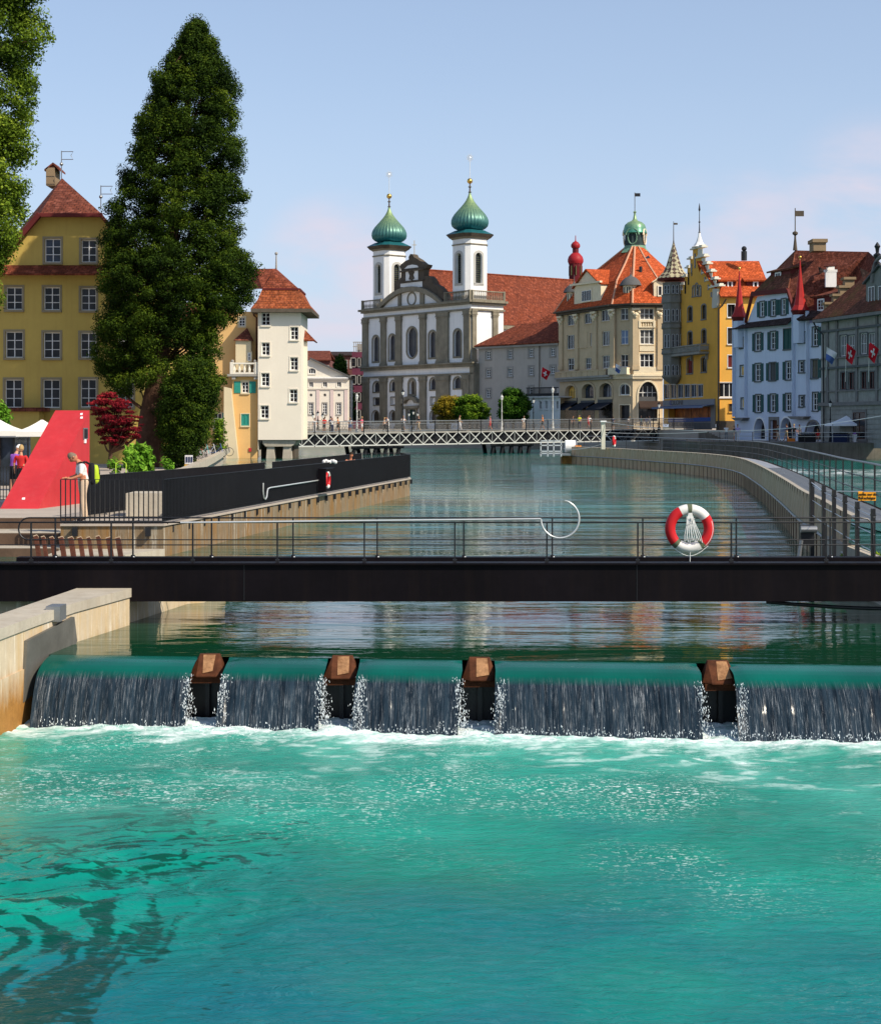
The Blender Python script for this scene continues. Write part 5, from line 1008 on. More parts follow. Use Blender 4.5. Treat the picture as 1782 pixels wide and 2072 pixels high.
flatpts = [wB.px(BB(890, 1130), .8), wB.px(BB(1060, 1120), .8), wB.px(BB(1135, 1050), -.6), wB.px(BB(960, 1030), -.3)]; mb = MB(); flatpoly(mb, flatpts, .3); mb.build('skirt_roof', M['roof_dark'], bh.root)
cwm = M['plaster_w']; mb = MB(); mb.box(PZ(1150, 765, -2.4), PZ(1262, 590, -3.6)); mb.build('chimney', cwm, bh.root); mb = MB(); mb.box(PZ(1140, 592, -2.3), PZ(1270, 570, -3.7)); mb.box(PZ(1160, 570, -2.6), PZ(1250, 520, -3.4)); mb.build('chimney_cap', cwm, bh.root)
mb = MB(); a_, b_ = PZ(1120, 545, -2.0), PZ(1280, 490, -3.9); flatpoly(mb, [PZ(1120, 530, -2.1), PZ(1275, 520, -2.1), PZ(1260, 482, -3), PZ(1140, 485, -3)], .1); mb.build('chimney_roof', M['roof_brown'], bh.root)
mb = MB(); c1, c2 = P(*BB(1010, 350), 178), P(*BB(1105, 245), 180); mb.box(c1, c2); mb.box(P(*BB(1000, 252), 177.8), P(*BB(1115, 240), 180.2)); mb.build('chimney', mat('tan_chimney', (.28, .2, .12), .9, .15), bh.root)
mb = MB(); mb.lathe((ap.x, ap.y, ap.z), [(.25, 0), (.12, 1.2), (.1, 1.6), (.3, 1.75), (.3, 1.95), (.06, 2.1), (.05, 4.6)], 8); mb.box((ap.x, ap.y-.03, ap.z+3.7), (ap.x+.95, ap.y+.03, ap.z+4.3)); mb.build('weather_vane', M['darkstone'], bh.root)
for (cx_, x, y, zq) in ((0, 1060, 530, 1), (0, 1540, 545, 1)):
    mb = MB(); p0 = PZ(x, y, -2.5); flatpoly(mb, [p0, p0+Vector((1.2, 0, -.6)), p0+Vector((1.0, .2, -1.9)), p0+Vector((.3, 0, -1.3))], .1); mb.build('dormer', M['roof_dark'], bh.root)
mb = MB(); u_ = wB.uz(BB(1130, 1500))[0]; mb.tube([wB.pt(u_, wB.uz(BB(1130, 1180))[1], .2), wB.pt(u_, 1.6, .2)], .08, 6); mb.build('drainpipe', M['black'], bh.root); bh.finish()
# ---------------------------------------------------------------- grey house with flags
GW = mat('grey_green_plaster', (.31, .31, .28), .9, .2, 1.6, .2, 5, .35, (.09, .1, .09))
gh = Bld('grey_house', 'grey painted house with white lattice windows and flags at the right edge', 'house', (42, 162, 1.5), GW)
wH = wallpx(1661, 171, 1900, 149); zge = wH.uz(BB(1100, 1135))[1]; wH.outs.append(([(0, 1), (wH.L, 1), (wH.L, zge), (0, zge)], 0)); gh.walls.append(wH)
ug = lambda x, y=1500: wH.uz(BB(x, y))[0]; zg = lambda x, y: wH.uz(BB(x, y))[1]
for k in range(4):
    x0 = 1313+226*k+6*k*k
    for j in range(2): win(gh, wH, BB(x0+j*92, 1318-26*k), BB(x0+j*92+78, 1556-24*k), None, 4, 2, sur=GT, sw=.09, so=.05, fw=.06, glass=M['glass'], sill=False)
    for j in range(2): win(gh, wH, BB(x0+j*90+10, 1745-8*k), BB(x0+j*90+75, 1935-7*k), None, 2, 1, sur=GT, sw=.12, so=.05, fw=.06, frame=M['dred'], glass=M['glass'], sill=True)
def hb(x, y0, y1, o1, nm='cornice', m=GS):
    z1_, z0_ = zg(x, y0), zg(x, y1); mb = MB(); slabw(mb, wH, 0, z0_, wH.L, z1_, .01, o1); mb.build(nm, m, gh.root)
hb(1300, 1245, 1270, .2, m=GT); hb(1300, 1570, 1585, .2); hb(1300, 1675, 1700, .25, m=GT); hb(1300, 1950, 1965, .15); hb(1300, 2085, 2125, .35, 'string_course')
for x in (1165, 1272, 1500, 1730, 1960): mb = MB(); slabw(mb, wH, ug(x), zg(1300, 2085), ug(x+22), zge-.3, .01, .14); mb.build('pilaster', GS, gh.root)
for j in range(9):
    z = 1.9+j*.47
    if z < zg(1300, 2130)-.3: mb = MB(); slabw(mb, wH, .05, z, wH.L, z+.41, .0, .07); mb.build('rusticated_course', GW, gh.root)
win(gh, wH, QQ(1450, 310), QQ(1600, 640), None, 2, 1, sur=GS, sw=.25, so=.15, frame=M['timber'], glass=M['glass'], hole=False, base=.08, name='door')
mb = MB(); flatpoly(mb, [wH.pt(-.2, zge, .9), wH.pt(wH.L, zge, .9), wH.pt(wH.L, zge+5.2, -4.2), wH.pt(3.8, zge+5.2, -4.2)], .25); mb.build('roof', M['roof_moss'], gh.root)
mb = MB(); mb.poly([wH.pt(0, zge, -.2), wH.pt(0, zge, -9), wH.pt(3.8, zge+5.2, -4.2)]); mb.build('side_roof', M['roof_brown'], gh.root)
mb = MB(); slabw(mb, wH, -.25, zge-.35, wH.L, zge-.02, .02, .85); mb.build('eaves', GS, gh.root)
w2, d_ = dormer(gh, wH, BB, 1612, 690, 1960, 985, -.3, 4, mat('dormer_stone', (.2, .21, .19), .85, .15), M['slate'], 520, [((1645, 760), (1718, 965), None), ((1760, 750), (1840, 955), None)], rows=1, cols=2)
mb = MB(); c_ = w2.px(BB(1775, 700)); mb.tube([c_+Vector((1.75*math.cos(t)*wH.d.x, 1.75*math.cos(t)*wH.d.y-.3, 2.3*math.sin(t))) for t in [math.pi*i/14 for i in range(15)]], .2, 6); mb.build('dormer_arch', GS, d_)
mb = MB(); c_ = w2.px(BB(1740, 505)); mb.lathe(c_, [(.3, -.3), (.35, .1), (.15, .3), (.35, .7), (.4, .9), (.15, 1.1), (.2, 1.5), (.3, 1.7), (.05, 2.1)], 10); mb.build('urn', M['black'], d_, smooth=50)
for (x, y) in ((1180, 960), (1270, 865), (1345, 770), (1400, 675)): mb = MB(); a_ = P(*BB(x-30, y+90), 170.5+(x-1180)*.0); b_ = P(*BB(x+50, y), 171.5); mb.box(a_, b_); mb.box(P(*BB(x-42, y+3), 170.3), P(*BB(x+60, y-12), 171.7)); mb.build('stepped_parapet', mat('tan_chimney', (.28, .2, .12), .9, .15), gh.root)
mb = MB(); u_ = .4; mb.tube([wH.pt(.1, zge-.3, .9), wH.pt(.2, zge-1, .6), wH.pt(1.0, zge-1.6, .3), wH.pt(1.1, 1.6, .25)], .08, 6); mb.build('drainpipe', M['black'], gh.root); gh.finish()
# ---------------------------------------------------------------- big yellow house on the left bank
A1 = Cr(0, 500, 1300, 1782); A2c = Cr(0, 1500, 1300, 1782)
YL = mat('yellow_plaster', (.52, .38, .1), .9, .08, .4, .12, 6, .25, (.36, .22, .07))
lh = Bld('yellow_house', 'large yellow house with half hipped roof and white cross windows on the left bank', 'house', (-26, 104, .8), YL)
wY = wallpx(-60, 104, 330, 104)
lh.outer(wY, [A1(*p) for p in [(-90, 2000), (-90, 760), (0, 760), (240, 492), (560, 492), (790, 760), (790, 2000)]])
for (x0, y0, x1, y1) in [(245, 622, 333, 752), (445, 628, 528, 752), (33, 888, 122, 1012), (240, 888, 328, 1014), (443, 893, 527, 1016), (645, 895, 730, 1018), (30, 1132, 125, 1275), (238, 1136, 330, 1277), (440, 1138, 527, 1275), (645, 1138, 730, 1275), (27, 1395, 120, 1550), (235, 1395, 328, 1550), (440, 1393, 528, 1548), (645, 1393, 730, 1548)]:
    win(lh, wY, A1(x0, y0), A1(x1, y1), None, 2, 3, sur=mat('yellow_house_trim', (.27, .23, .15), .85, .1), sw=.13, so=.03, fw=.06, dep=.2, glass=M['glass_c'] if y0 < 640 and x0 < 300 else M['glass'])
mb = MB(); pa = lambda x, y, o: wY.px(A1(x, y), o); flatpoly(mb, [pa(-120, 822, 1.0), pa(800, 822, 1.0), pa(800, 762, -.1), pa(-120, 762, -.1)], .12); mb.build('skirt_roof', M['roof_rust'], lh.root)
mb = MB(); apx = wY.shift(-4.5).px(A1(340, 290)); le, re_ = wY.px(A1(232, 495), .7), wY.px(A1(572, 495), .7)
flatpoly(mb, [le, re_, apx], .15); mb.build('hip_roof', M['roof_brown'], lh.root)
mb = MB(); bk_ = apx+Vector((-1.5, 14, 0)); flatpoly(mb, [le, apx, bk_, bk_+Vector((-9, 0, -10)), wY.px(A1(-60, 800), .7)], .15); flatpoly(mb, [re_, apx, bk_, bk_+Vector((9, 0, -10)), wY.px(A1(810, 780), .7)], .15); mb.build('roof', M['roof_brown'], lh.root)
mb = MB(); mb.bar(wY.px(A1(232, 500), .6), wY.px(A1(572, 500), .6), .3, .22); mb.bar(le, wY.px(A1(0, 762), .4), .25, .3); mb.build('eaves', M['dred'], lh.root)
mb = MB(); c0, c1 = P(*A1(252, 330), 109), P(*A1(318, 245), 110); mb.box(c0, c1+Vector((0, .6, 0))); mb.build('chimney', mat('tan_chimney', (.28, .2, .12), .9, .15), lh.root)
mb = MB(); xl, xr, xm = P(*A1(243, 240), 109), P(*A1(327, 240), 109), P(*A1(290, 203), 109)
mb.prism([xl, xm, xm-Vector((0, 0, .12)), xl-Vector((0, 0, .12))], (0, 1.7, 0)); mb.prism([xr, xm, xm-Vector((0, 0, .12)), xr-Vector((0, 0, .12))], (0, 1.7, 0)); mb.prism([xl+Vector((.3, .1, 0)), xr+Vector((-.3, .1, 0)), xm-Vector((0, -.1, .1))], (0, 1.3, 0)); mb.build('chimney_hood', M['roof_brown'], lh.root)
for (x, y0, y1) in ((337, 140, 292), (553, 330, 460)):
    mb = MB(); a_, b_ = P(*A1(x, y1), 108), P(*A1(x, y0), 108); mb.tube([a_, b_], .035, 5); mb.ball(a_+(b_-a_)*.52, .12, 6); mb.tube([b_+Vector((0, 0, -.05)), b_+Vector((.75, 0, -.05)), b_+Vector((.6, 0, -.3)), b_+Vector((.75, 0, -.55)), b_+Vector((0, 0, -.55))], .025, 4); mb.build('weather_vane', M['steel'], lh.root)
mb = MB(); a_, b_ = wY.px(A1(35, 1572), 1.5), wY.px(A1(275, 1550), .1); mb.box((a_.x, a_.y, a_.z), (b_.x, b_.y, b_.z)); mb.build('lean_to_roof', M['roof_brown'], lh.root)
mb = MB(); a_, b_ = wY.px(A1(40, 1570), 1.2), wY.px(A1(240, 1900), .02); mb.box(a_, b_); mb.build('lean_to', YL, lh.root)
uy_ = wY.uz(A1(790, 1000))[0]; mb = MB(); mb.quad(wY.pt(uy_, .7, 0), wY.pt(uy_, .7, -14), wY.pt(uy_, 11.5, -14), wY.pt(uy_, 11.5, 0)); mb.build('side_wall', YL, lh.root); lh.finish()
# ---------------------------------------------------------------- cream house with balcony
CW = mat('cream_orange_plaster', (.68, .42, .17), .9, .07, .5, .1, 6, .15, (.5, .3, .12)); CW2 = mat('cream_plaster', (.66, .55, .36), .9, .06, .5, .1)
cb = Bld('cream_house', 'cream orange house with stone balcony and green shutters beside the white tower house', 'house', (-21, 164, .8), [CW, CW2])
wc = wallpx(380, 165, 528, 165); wf = wallpx(445, 163.6, 526, 163.6)
cb.outer(wc, [E8(-420, 2080), E8(-420, 720), E8(110, 620), E8(110, 600), E8(370, 600), E8(370, 2080)])
cb.outer(wf, [E8(120, 2080), E8(120, 1235), E8(366, 1235), E8(366, 2080)])
M['shutter_t'] = mat('turquoise_shutter', (.03, .25, .2), .6, .12, 3)
kc = dict(sur=CW2, sw=.12, so=.04, fw=.08, glass=M['glass'])
win(cb, wc, E8(185, 655), E8(245, 742), None, 2, 3, **kc); win(cb, wc, E8(-60, 1590), E8(18, 1745), None, 2, 3, shut=('shutter_t', 'R'), shw=.35, **kc)
win(cb, wf, E8(212, 1282), E8(280, 1392), None, 2, 3, shut=('shutter_t', 'B'), shw=.62, **kc)
win(cb, wf, E8(207, 1598), E8(285, 1712), None, 2, 1, sur=CW2, sw=.08, frame=M['shutter_t'], glass=M['shutter_t'], dep=.03, fw=.12, name='closed_shutters')
for (x0, y0) in ((-190, 1030), (-300, 1030), (-190, 1250), (-300, 1250), (-170, 800)): win(cb, wc, E8(x0, y0), E8(x0+70, y0+115), None, 2, 3, **kc)
mb = MB(); slabw(mb, wf, wf.uz(E8(75, 1230))[0], wf.uz(E8(200, 1232))[1], wf.uz(E8(400, 1230))[0], wf.uz(E8(200, 1210))[1], -1.5, .5)
for x in (120, 335): slabw(mb, wf, wf.uz(E8(x, 1260))[0], wf.uz(E8(x, 1262))[1], wf.uz(E8(x+35, 1260))[0], wf.uz(E8(x, 1233))[1], .02, .4)
mb.build('balcony_slab', M['stone_sill'], cb.root)
balu(wf, wf.uz(E8(120, 1200))[0], wf.uz(E8(362, 1200))[0], wf.uz(E8(200, 1209))[1], wf.uz(E8(200, 1098))[1], .35, M['plaster_warm'], .42, .13, cb.root, 'balcony_balustrade', .35)
mb = MB()
for x in (125, 345): mb.ball(wf.px(E8(x, 1085), .28), .17, 8)
mb.build('stone_ball', M['stone_sill'], cb.root)
mb = MB(); a_ = wf.px(E8(150, 1205), -1.4); w3 = wf.shift(-.35); mb.prism([w3.px(E8(*p)) for p in [(152, 1200), (300, 1200), (300, 880), (152, 880)]], (0, 1.0, 0)); mb.build('bay', CW2, cb.root)
mb = MB(); ap_ = w3.px(E8(255, 752), -.9); e0, e1, e2, e3 = w3.px(E8(133, 880), .25), w3.px(E8(318, 886), .25), w3.px(E8(318, 886), -1.2), w3.px(E8(133, 880), -1.2)
for t in ((e0, e1, ap_), (e1, e2, ap_), (e3, e0, ap_)): mb.poly(t)
mb.build('bay_roof', M['roof_brown'], cb.root); win(cb, w3, E8(272, 1000), E8(300, 1078), None, 1, 2, hole=False, base=.02, **kc)
relief(cb, wf, [E8(45, 2080), E8(50, 1335), E8(115, 1350), E8(190, 2080)], .01, .9, CW2, 'buttress')
relief(cb, wf, [E8(281, 1930), E8(306, 1930), E8(306, 1965), E8(281, 1965)], .01, .1, M['red'], 'red_box')
mb = MB(); mb.tube([wc.px(E8(325, 600), .2), wc.px(E8(335, 640), .3), wc.px(E8(360, 660), .3), wc.px(E8(360, 1100), .3)], .09, 6); mb.build('drainpipe', M['timber'], cb.root)
mb = MB(); flatpoly(mb, [wc.px(E8(-430, 730), .5), wc.px(E8(120, 625), .5), wc.px(E8(120, 420), -5), wc.px(E8(-430, 480), -5)], .2); mb.build('roof', M['roof_brown'], cb.root); cb.finish()
# ---------------------------------------------------------------- white tower house over the water
WT = mat('tower_white', (.78, .7, .58), .9, .04, .4, .08, 6, .1, (.6, .52, .42))
th = Bld('white_tower_house', 'tall white house with rust mansard roof standing on piers over the water', 'house', (-15.5, 166, 1.7), WT)
wt = wallpx(521.9, 163, 609, 163); zb_ = wt.uz(E8(500, 1850))[1]; zt_ = wt.uz(E8(500, 580))[1]
wt.outs.append(([(0, zb_), (wt.L, zb_), (wt.L, zt_), (0, zt_)], 0)); th.walls.append(wt)
kt = dict(sur=WT, sw=.1, so=.04, fw=.08, glass=M['glass'], dep=.25)
for (x0, y0, x1, y1) in [(405, 608, 488, 733), (405, 900, 485, 1025), (402, 1198, 482, 1325), (395, 1515, 475, 1640), (686, 748, 763, 873), (685, 1045, 760, 1170), (678, 1357, 755, 1482)]: win(th, wt, E8(x0, y0), E8(x1, y1), None, 2, 3, **kt)
mb = MB(); mb.quad(wt.pt(wt.L, zb_, 0), wt.pt(wt.L, zb_, -8), wt.pt(wt.L, zt_, -8), wt.pt(wt.L, zt_, 0)); mb.quad(wt.pt(0, .8, 0), wt.pt(0, .8, -8), wt.pt(0, zt_, -8), wt.pt(0, zt_, 0)); mb.build('side_wall', WT, th.root)
ww_ = wallpx(609, 166.5, 622, 166.5); z2 = ww_.uz(E8(820, 882))[1]; ww_.outs.append(([(-1, zb_+.1), (ww_.L, zb_+.1), (ww_.L, z2), (-1, z2)], 0)); th.walls.append(ww_)
mb = MB(); flatpoly(mb, [ww_.pt(-1, z2, .4), ww_.pt(ww_.L+.7, z2, .4), ww_.pt(ww_.L-.6, z2+1.4, -1.5), ww_.pt(-1, z2+1.4, -1.5)], .12); flatpoly(mb, [ww_.pt(ww_.L+.7, z2, .4), ww_.pt(ww_.L+.7, z2, -4), ww_.pt(ww_.L-.6, z2+1.4, -1.5)], .12); mb.build('wing_roof', M['roof_rust'], th.root)
f = lambda x, y, o=0: wt.px(E8(x, y), o)
e = [wt.pt(-.6, zt_+.05, .9), wt.pt(wt.L+1.1, zt_+.05, .9), wt.pt(wt.L+1.1, zt_+.05, -9), wt.pt(-.6, zt_+.05, -9)]; zm = f(580, 375)[2]
mm_ = [wt.pt(.35, zm, -.6), wt.pt(wt.L-.25, zm, -.6), wt.pt(wt.L-.25, zm, -7.4), wt.pt(.35, zm, -7.4)]; m1 = [a_+(b_-a_)*.6+Vector((0, 0, -.28)) for a_, b_ in zip(e, mm_)]
mb = MB()
for i in range(4): mb.quad(e[i], e[(i+1) % 4], m1[(i+1) % 4], m1[i]); mb.quad(m1[i], m1[(i+1) % 4], mm_[(i+1) % 4], mm_[i])
mb.build('mansard', tilemat('roof_rust_bright', (.34, .085, .025), (.22, .055, .022), (.15, .045, .022)), th.root)
mb = MB(); rt1, rt2 = wt.pt(wt.L*.42, zm+1.75, -2.8), wt.pt(wt.L*.45, zm+2.2, -4.6); u4 = [p+Vector((0, 0, .02)) for p in mm_]
w5 = wt.shift(-5); rt1 = wt.shift(-2.2).px(E8(520, 213)); rt2 = w5.px(E8(548, 180)); rl = w5.px(E8(350, 182)); mb.poly([u4[0], u4[1], rt1]); mb.poly([u4[1], u4[2], rt2]); mb.poly([u4[1], rt2, rt1]); mb.poly([u4[0], rt1, rt2, rl]); mb.poly([u4[0], rl, w5.px(E8(200, 375))]); mb.poly([rl, rt2, u4[2], u4[3]]); mb.build('roof', M['roof_rust'], th.root)
mb = MB(); mb.bar(mm_[0], mm_[1], .25, .18); mb.bar(mm_[1], mm_[2], .25, .18); mb.build('ledge', M['dred'], th.root)
mb = MB(); mb.prism([p+Vector((0, 0, -.35)) for p in e], (0, 0, .34)); mb.build('eaves', M['darkstone'], th.root)
mb = MB(); mb.tube([rt2, rt2+Vector((0, 0, 1.4))], [.12, .06], 6); mb.ball(rt2+Vector((0, 0, 1.5)), .16, 6); mb.build('finial', M['stone_sill'], th.root)
mb = MB(); mb.prism([f(410, 1855, -.2), f(740, 1855, -.2), f(720, 1895, -.3), f(690, 1915, -.3), f(440, 1915, -.3), f(412, 1890, -.3)], (0, 6, 0)); mb.build('corbel', M['conc'], th.root)
for x0, x1 in ((452, 522), (612, 684)): mb = MB(); a_, b_ = f(x0, 1915, -.5), f(x1, 1915, -.5); mb.prism([(a_.x-.15, a_.y, -1), (b_.x+.15, a_.y, -1), (b_.x, a_.y, a_.z), (a_.x, a_.y, a_.z)], (0, 1.2, 0)); mb.build('pier', M['conc'], th.root)
mb = MB(); a_, b_ = f(368, 1850, -3), f(700, 1850, -3); mb.box((a_.x, a_.y, -1), (b_.x, a_.y+5, 1.6)); mb.build('recess', M['darkstone'], th.root); th.finish()
# ---------------------------------------------------------------- truss footbridge
tb = thing('truss_bridge', 'long iron truss footbridge with white crossed braces over the river', 'bridge', (0, 190, 2))
p0 = P(585, 0, 179.6).xy; p1 = P(1402, 0, 202).xy; wb = Wall(p0, p1); Lb = wb.L
def ztop(u): return 2.27+.53*u/Lb
def zbot(u): return ztop(u)-1.33
IRON = mat('dark_iron', (.012, .013, .016), .5, .2, 1); WI = mat('white_iron', (.55, .55, .52), .5, .06)
MBT = MB(); MBT.prism([wb.pt(0, ztop(0)-.09, -.0), wb.pt(Lb, ztop(Lb)-.09, 0), wb.pt(Lb, ztop(Lb)+.06, 0), wb.pt(0, ztop(0)+.06, 0)], Vector((wb.n.x, wb.n.y, 0))*.15); MBT.build('top_chord', M['stone_sill'], tb)
MBT = MB(); MBT.prism([wb.pt(0, zbot(0)-.08, 0), wb.pt(Lb, zbot(Lb)-.08, 0), wb.pt(Lb, zbot(Lb)+.04, 0), wb.pt(0, zbot(0)+.04, 0)], Vector((wb.n.x, wb.n.y, 0))*.15); MBT.build('bottom_chord', WI, tb)
MBT = MB(); MBT.prism([wb.pt(0, ztop(0)-.1, -.3), wb.pt(Lb, ztop(Lb)-.1, -.3), wb.pt(Lb, ztop(Lb)+.04, -.3), wb.pt(0, ztop(0)+.04, -.3)], Vector((wb.n.x, wb.n.y, 0))*-3.4); MBT.build('deck', M['pave'], tb)
MBT = MB(); MBT.prism([wb.pt(0, zbot(0), -.25), wb.pt(Lb, zbot(Lb), -.25), wb.pt(Lb, ztop(Lb)-.1, -.25), wb.pt(0, ztop(0)-.1, -.25)], Vector((wb.n.x, wb.n.y, 0))*-3.4); MBT.build('underside_fill', IRON, tb)  # solid dark fill behind the lattice stands for the shaded underside
npan = 18
for i in range(npan):
    u0, u1 = Lb*i/npan, Lb*(i+1)/npan; um = (u0+u1)/2; mb = MB(); d_ = .1
    for k in range(2):
        a, b_ = (u0, um) if k == 0 else (um, u1)
        mb.bar(wb.pt(a, zbot(a), d_), wb.pt(b_, ztop(b_), d_), .085, .04, up=(wb.n.x, wb.n.y, 0)); mb.bar(wb.pt(a, ztop(a), d_+.05), wb.pt(b_, zbot(b_), d_+.05), .085, .04, up=(wb.n.x, wb.n.y, 0))
    mb.bar(wb.pt(um, zbot(um), d_), wb.pt(um, ztop(um), d_), .06, .04); mb.build('lattice_panel', WI if i < 14 else M['slate'], tb)  # shade over the right-end panels painted as darker grey
    mb = MB(); mb.bar(wb.pt(u0, zbot(u0)-.12, .12), wb.pt(u0, ztop(u0)+1.25, .12), .1, .1); mb.build('post', IRON, tb)
def brail(o, nm):
    mb = MB(); mb.bar(wb.pt(0, ztop(0)+1.25, o), wb.pt(Lb, ztop(Lb)+1.25, o), .07); mb.bar(wb.pt(0, ztop(0)+.2, o), wb.pt(Lb, ztop(Lb)+.2, o), .05); mb.bar(wb.pt(0, ztop(0)+.95, o), wb.pt(Lb, ztop(Lb)+.95, o), .035); mb.build('top_rail', M['steel'], tb)
    mb = MB(); u = .15
    while u < Lb: mb.bar(wb.pt(u, ztop(u)+.1, o), wb.pt(u, ztop(u)+1.22, o), .028); u += .17
    u = .3
    while u < Lb:
        mb.tube([wb.pt(u+.14*math.cos(t), ztop(u)+.55+.17*math.sin(t), o+.03) for t in [math.pi*k/4 for k in range(8)]], .022, 4, closed=True); u += .62
    mb.build(nm, mat('grey_iron', (.16, .15, .14), .5, .2, 2), tb)
brail(.08, 'railing_infill'); brail(-3.5, 'rear_railing_infill')
for xp in (722, 745, 765, 786, 812, 1003, 1022, 1040, 1058, 1076):
    u = wb.uz((xp, 861))[0]; mb = MB(); mb.bar(wb.pt(u-.5, -1, -.4), wb.pt(u, zbot(u)-.1, -.5), .32); mb.bar(wb.pt(u+.5, -1, -3.2), wb.pt(u, zbot(u)-.1, -3), .32); mb.build('pile', IRON, tb)
for (xa, xb_) in ((715, 820), (998, 1082)): a_, b_ = wb.uz((xa, 861))[0], wb.uz((xb_, 861))[0]; mb = MB(); mb.bar(wb.pt(a_, zbot(a_)-.25, -.5), wb.pt(b_, zbot(b_)-.25, -.5), .35); mb.build('pile_cap', IRON, tb)
# lamps
def lamp(x, Z, ytop, zb0, label, m, grp='lamp posts along the bridge and quay', arms=0):
    b = P(x, 861, Z); s = F/Z; H = (EYE-(ytop-HY)/s)-zb0; t = thing('street_lamp', label, 'street lamp', (b.x, b.y, zb0), grp)
    mb = MB(); mb.lathe((b.x, b.y, zb0), [(.2, 0), (.16, .3), (.1, .5), (.12, .9), (.06, 1.1), (.05, H*.5), (.09, H*.52), (.05, H*.56), (.04, H-.75)], 8); mb.build('post', m, t, smooth=50)
    for k in range(max(1, arms)):
        ox = (k-(arms-1)/2)*.62 if arms else 0; oz = -.25 if arms and k != 1 else 0; c_ = Vector((b.x+ox, b.y, zb0+H-.72+oz))
        if ox: MB().tube([(b.x, b.y, c_.z-.3), (b.x+ox*.7, b.y, c_.z-.35), c_], .03, 5).build('arm', m, t)
        mb = MB(); mb.lathe(c_, [(.08, 0), (.17, .35), (.15, .36)], 6); l_ = mb.build('lantern', M['ringwhite'] if arms != 9 else M['glass'], t); MB().lathe(c_, [(.2, .36), (.12, .5), (.03, .6), (.02, .75)], 6).build('lantern_cap', m, l_)
dk = IRON
lamp(722, 184, 795, 2.4, 'dark lamp post on the truss bridge near its left end', WI); lamp(815, 187, 786, 2.45, 'lamp post on the truss bridge in front of the church door', dk); lamp(1015, 193, 797, 2.6, 'white lamp post on the truss bridge between the two lime trees', WI)
lamp(1079, 205, 803, 2.62, 'black lamp post at the right of the rounder lime tree', dk); lamp(1118, 195, 782, 2.65, 'tall lamp post on the truss bridge just left of the hotel awnings', WI); lamp(1333, 199, 812, 2.62, 'street lamp beside the large arched shop entrance of the hotel', dk)
lamp(1679.5, 166, 808, 1.55, 'tall lamp post on the quay between the blue house and the grey house', dk); lamp(643, 215, 830, 2.62, 'three armed lamp on the far bank before the classical building', dk, arms=3); lamp(836, 240, 828, 2.62, 'three armed lamp in front of the church portal', dk, arms=3)
# ---------------------------------------------------------------- platform with bar railings
fl = MB(); plat = [(-9.12, 40.6), (-6.66, 40.6), (-1.38, 76), (-1.55, 79.5), (-2.2, 80.6), (-3.7, 79), (-6.15, 59), (-8.5, 46.3), (-9.12, 43.1)]
def lerp(a, b, t): return (a[0]+(b[0]-a[0])*t, a[1]+(b[1]-a[1])*t)
pf = thing('platform', 'narrow concrete platform projecting into the river behind black railings', 'platform', (-6, 50, -1))
mb = MB(); mb.prism([(x, y, -1.5) for x, y in plat], (0, 0, 2.24)); mb.build('retaining_wall', M['quaywall'], pf)
mb = MB(); mb.prism([(x, y, .742) for x, y in [(-9.12, 40.54), (-6.62, 40.54), (-1.33, 76), (-1.5, 79.55), (-2.2, 80.66), (-3.75, 79), (-6.2, 59), (-8.55, 46.3), (-9.12, 43.1)]], (0, 0, .053)); mb.build('floor', M['pave'], pf)
mb = MB()
for i in range(30): mb.box((-9.1+i*.085*1.0, 40.75, .797), (-9.03+i*.085, 40.86, .803))
mb.build('drain_grate', M['rust'], pf)
mb = MB(); mb.prism([(-6.6, 40.5, -.9), (-9.0, 40.5, -.9), (-9.0, 38.6, -.9), (-7.2, 38.6, -.9)], (0, 0, 1.1)); mb.build('ledge', M['conc'], pf)
for t in [i/26 for i in range(27)]:
    x, y = lerp((-6.62, 41.4), (-1.35, 75.6), t); MB().box((x-.02, y-.06, .55), (x+.09, y+.06, .74)).build('bracket', M['black'], pf)
for x in (-8.75, -7.0): MB().box((x-.06, 40.42, .5), (x+.06, 40.56, .72)).build('bracket', M['black'], pf)
mb = MB(); mb.box((-8.15, 43.8, .8), (-7.15, 45.2, 1.4)); tag(mb.build('concrete_block', M['conc']), 'pale concrete block standing on the platform behind the front railing', 'concrete block')
def barrail(a, b, label, z0=.86, H=1.0, sp=.11, dep=.052, w=.013, ta=0, name='bar_railing'):
    a, b = Vector(a), Vector(b); L = (b-a).length; d = (b-a).normalized(); t = thing(name, label, 'railing', (*((a+b)/2), .8)); n = Vector((-d.y, d.x))
    mb = MB(); mb.bar((*a, z0+H), (*b, z0+H), .05, .014); mb.build('top_rail', M['black'], t)
    mb = MB(); mb.bar((*a, z0), (*b, z0), .05, .02); mb.bar((*a, z0+.1), (*b, z0+.1), .012, .012); mb.build('bottom_rail', M['black'], t)
    mb = MB(); k = int(L/sp)
    for i in range(k+1):
        p = a+d*(L*i/k); q = [(p+d*w/2*s1+n*dep/2*s2) for s1, s2 in ((1, 1), (1, -1), (-1, -1), (-1, 1))]; mb.prism([(v.x, v.y, z0) for v in q], (0, 0, H-.007))
    mb.build('bars', M['black'], t); return t
barrail((-9.12, 40.6), (-6.66, 40.6), 'black bar railing across the near end of the platform, man leaning on it', sp=.112, w=.02)
barrail((-6.66, 40.6), (-1.38, 76), 'long black bar railing on the river side of the platform with the hook pole', sp=.115)
barrail((-1.38, 76), (-1.9, 80.5), 'short black bar railing closing the far tip of the platform')
barrail((-9.1, 43.2), (-8.5, 46.3), 'short black bar railing behind the man on the platform'); barrail((-8.5, 46.3), (-6.15, 59), 'black bar railing on the rear edge of the platform before the gap'); barrail((-5.95, 60), (-3.7, 79), 'black bar railing on the rear edge of the platform beyond the gap'); barrail((-3.7, 79), (-1.9, 80.5), 'black bar railing turning in at the far tip of the platform')
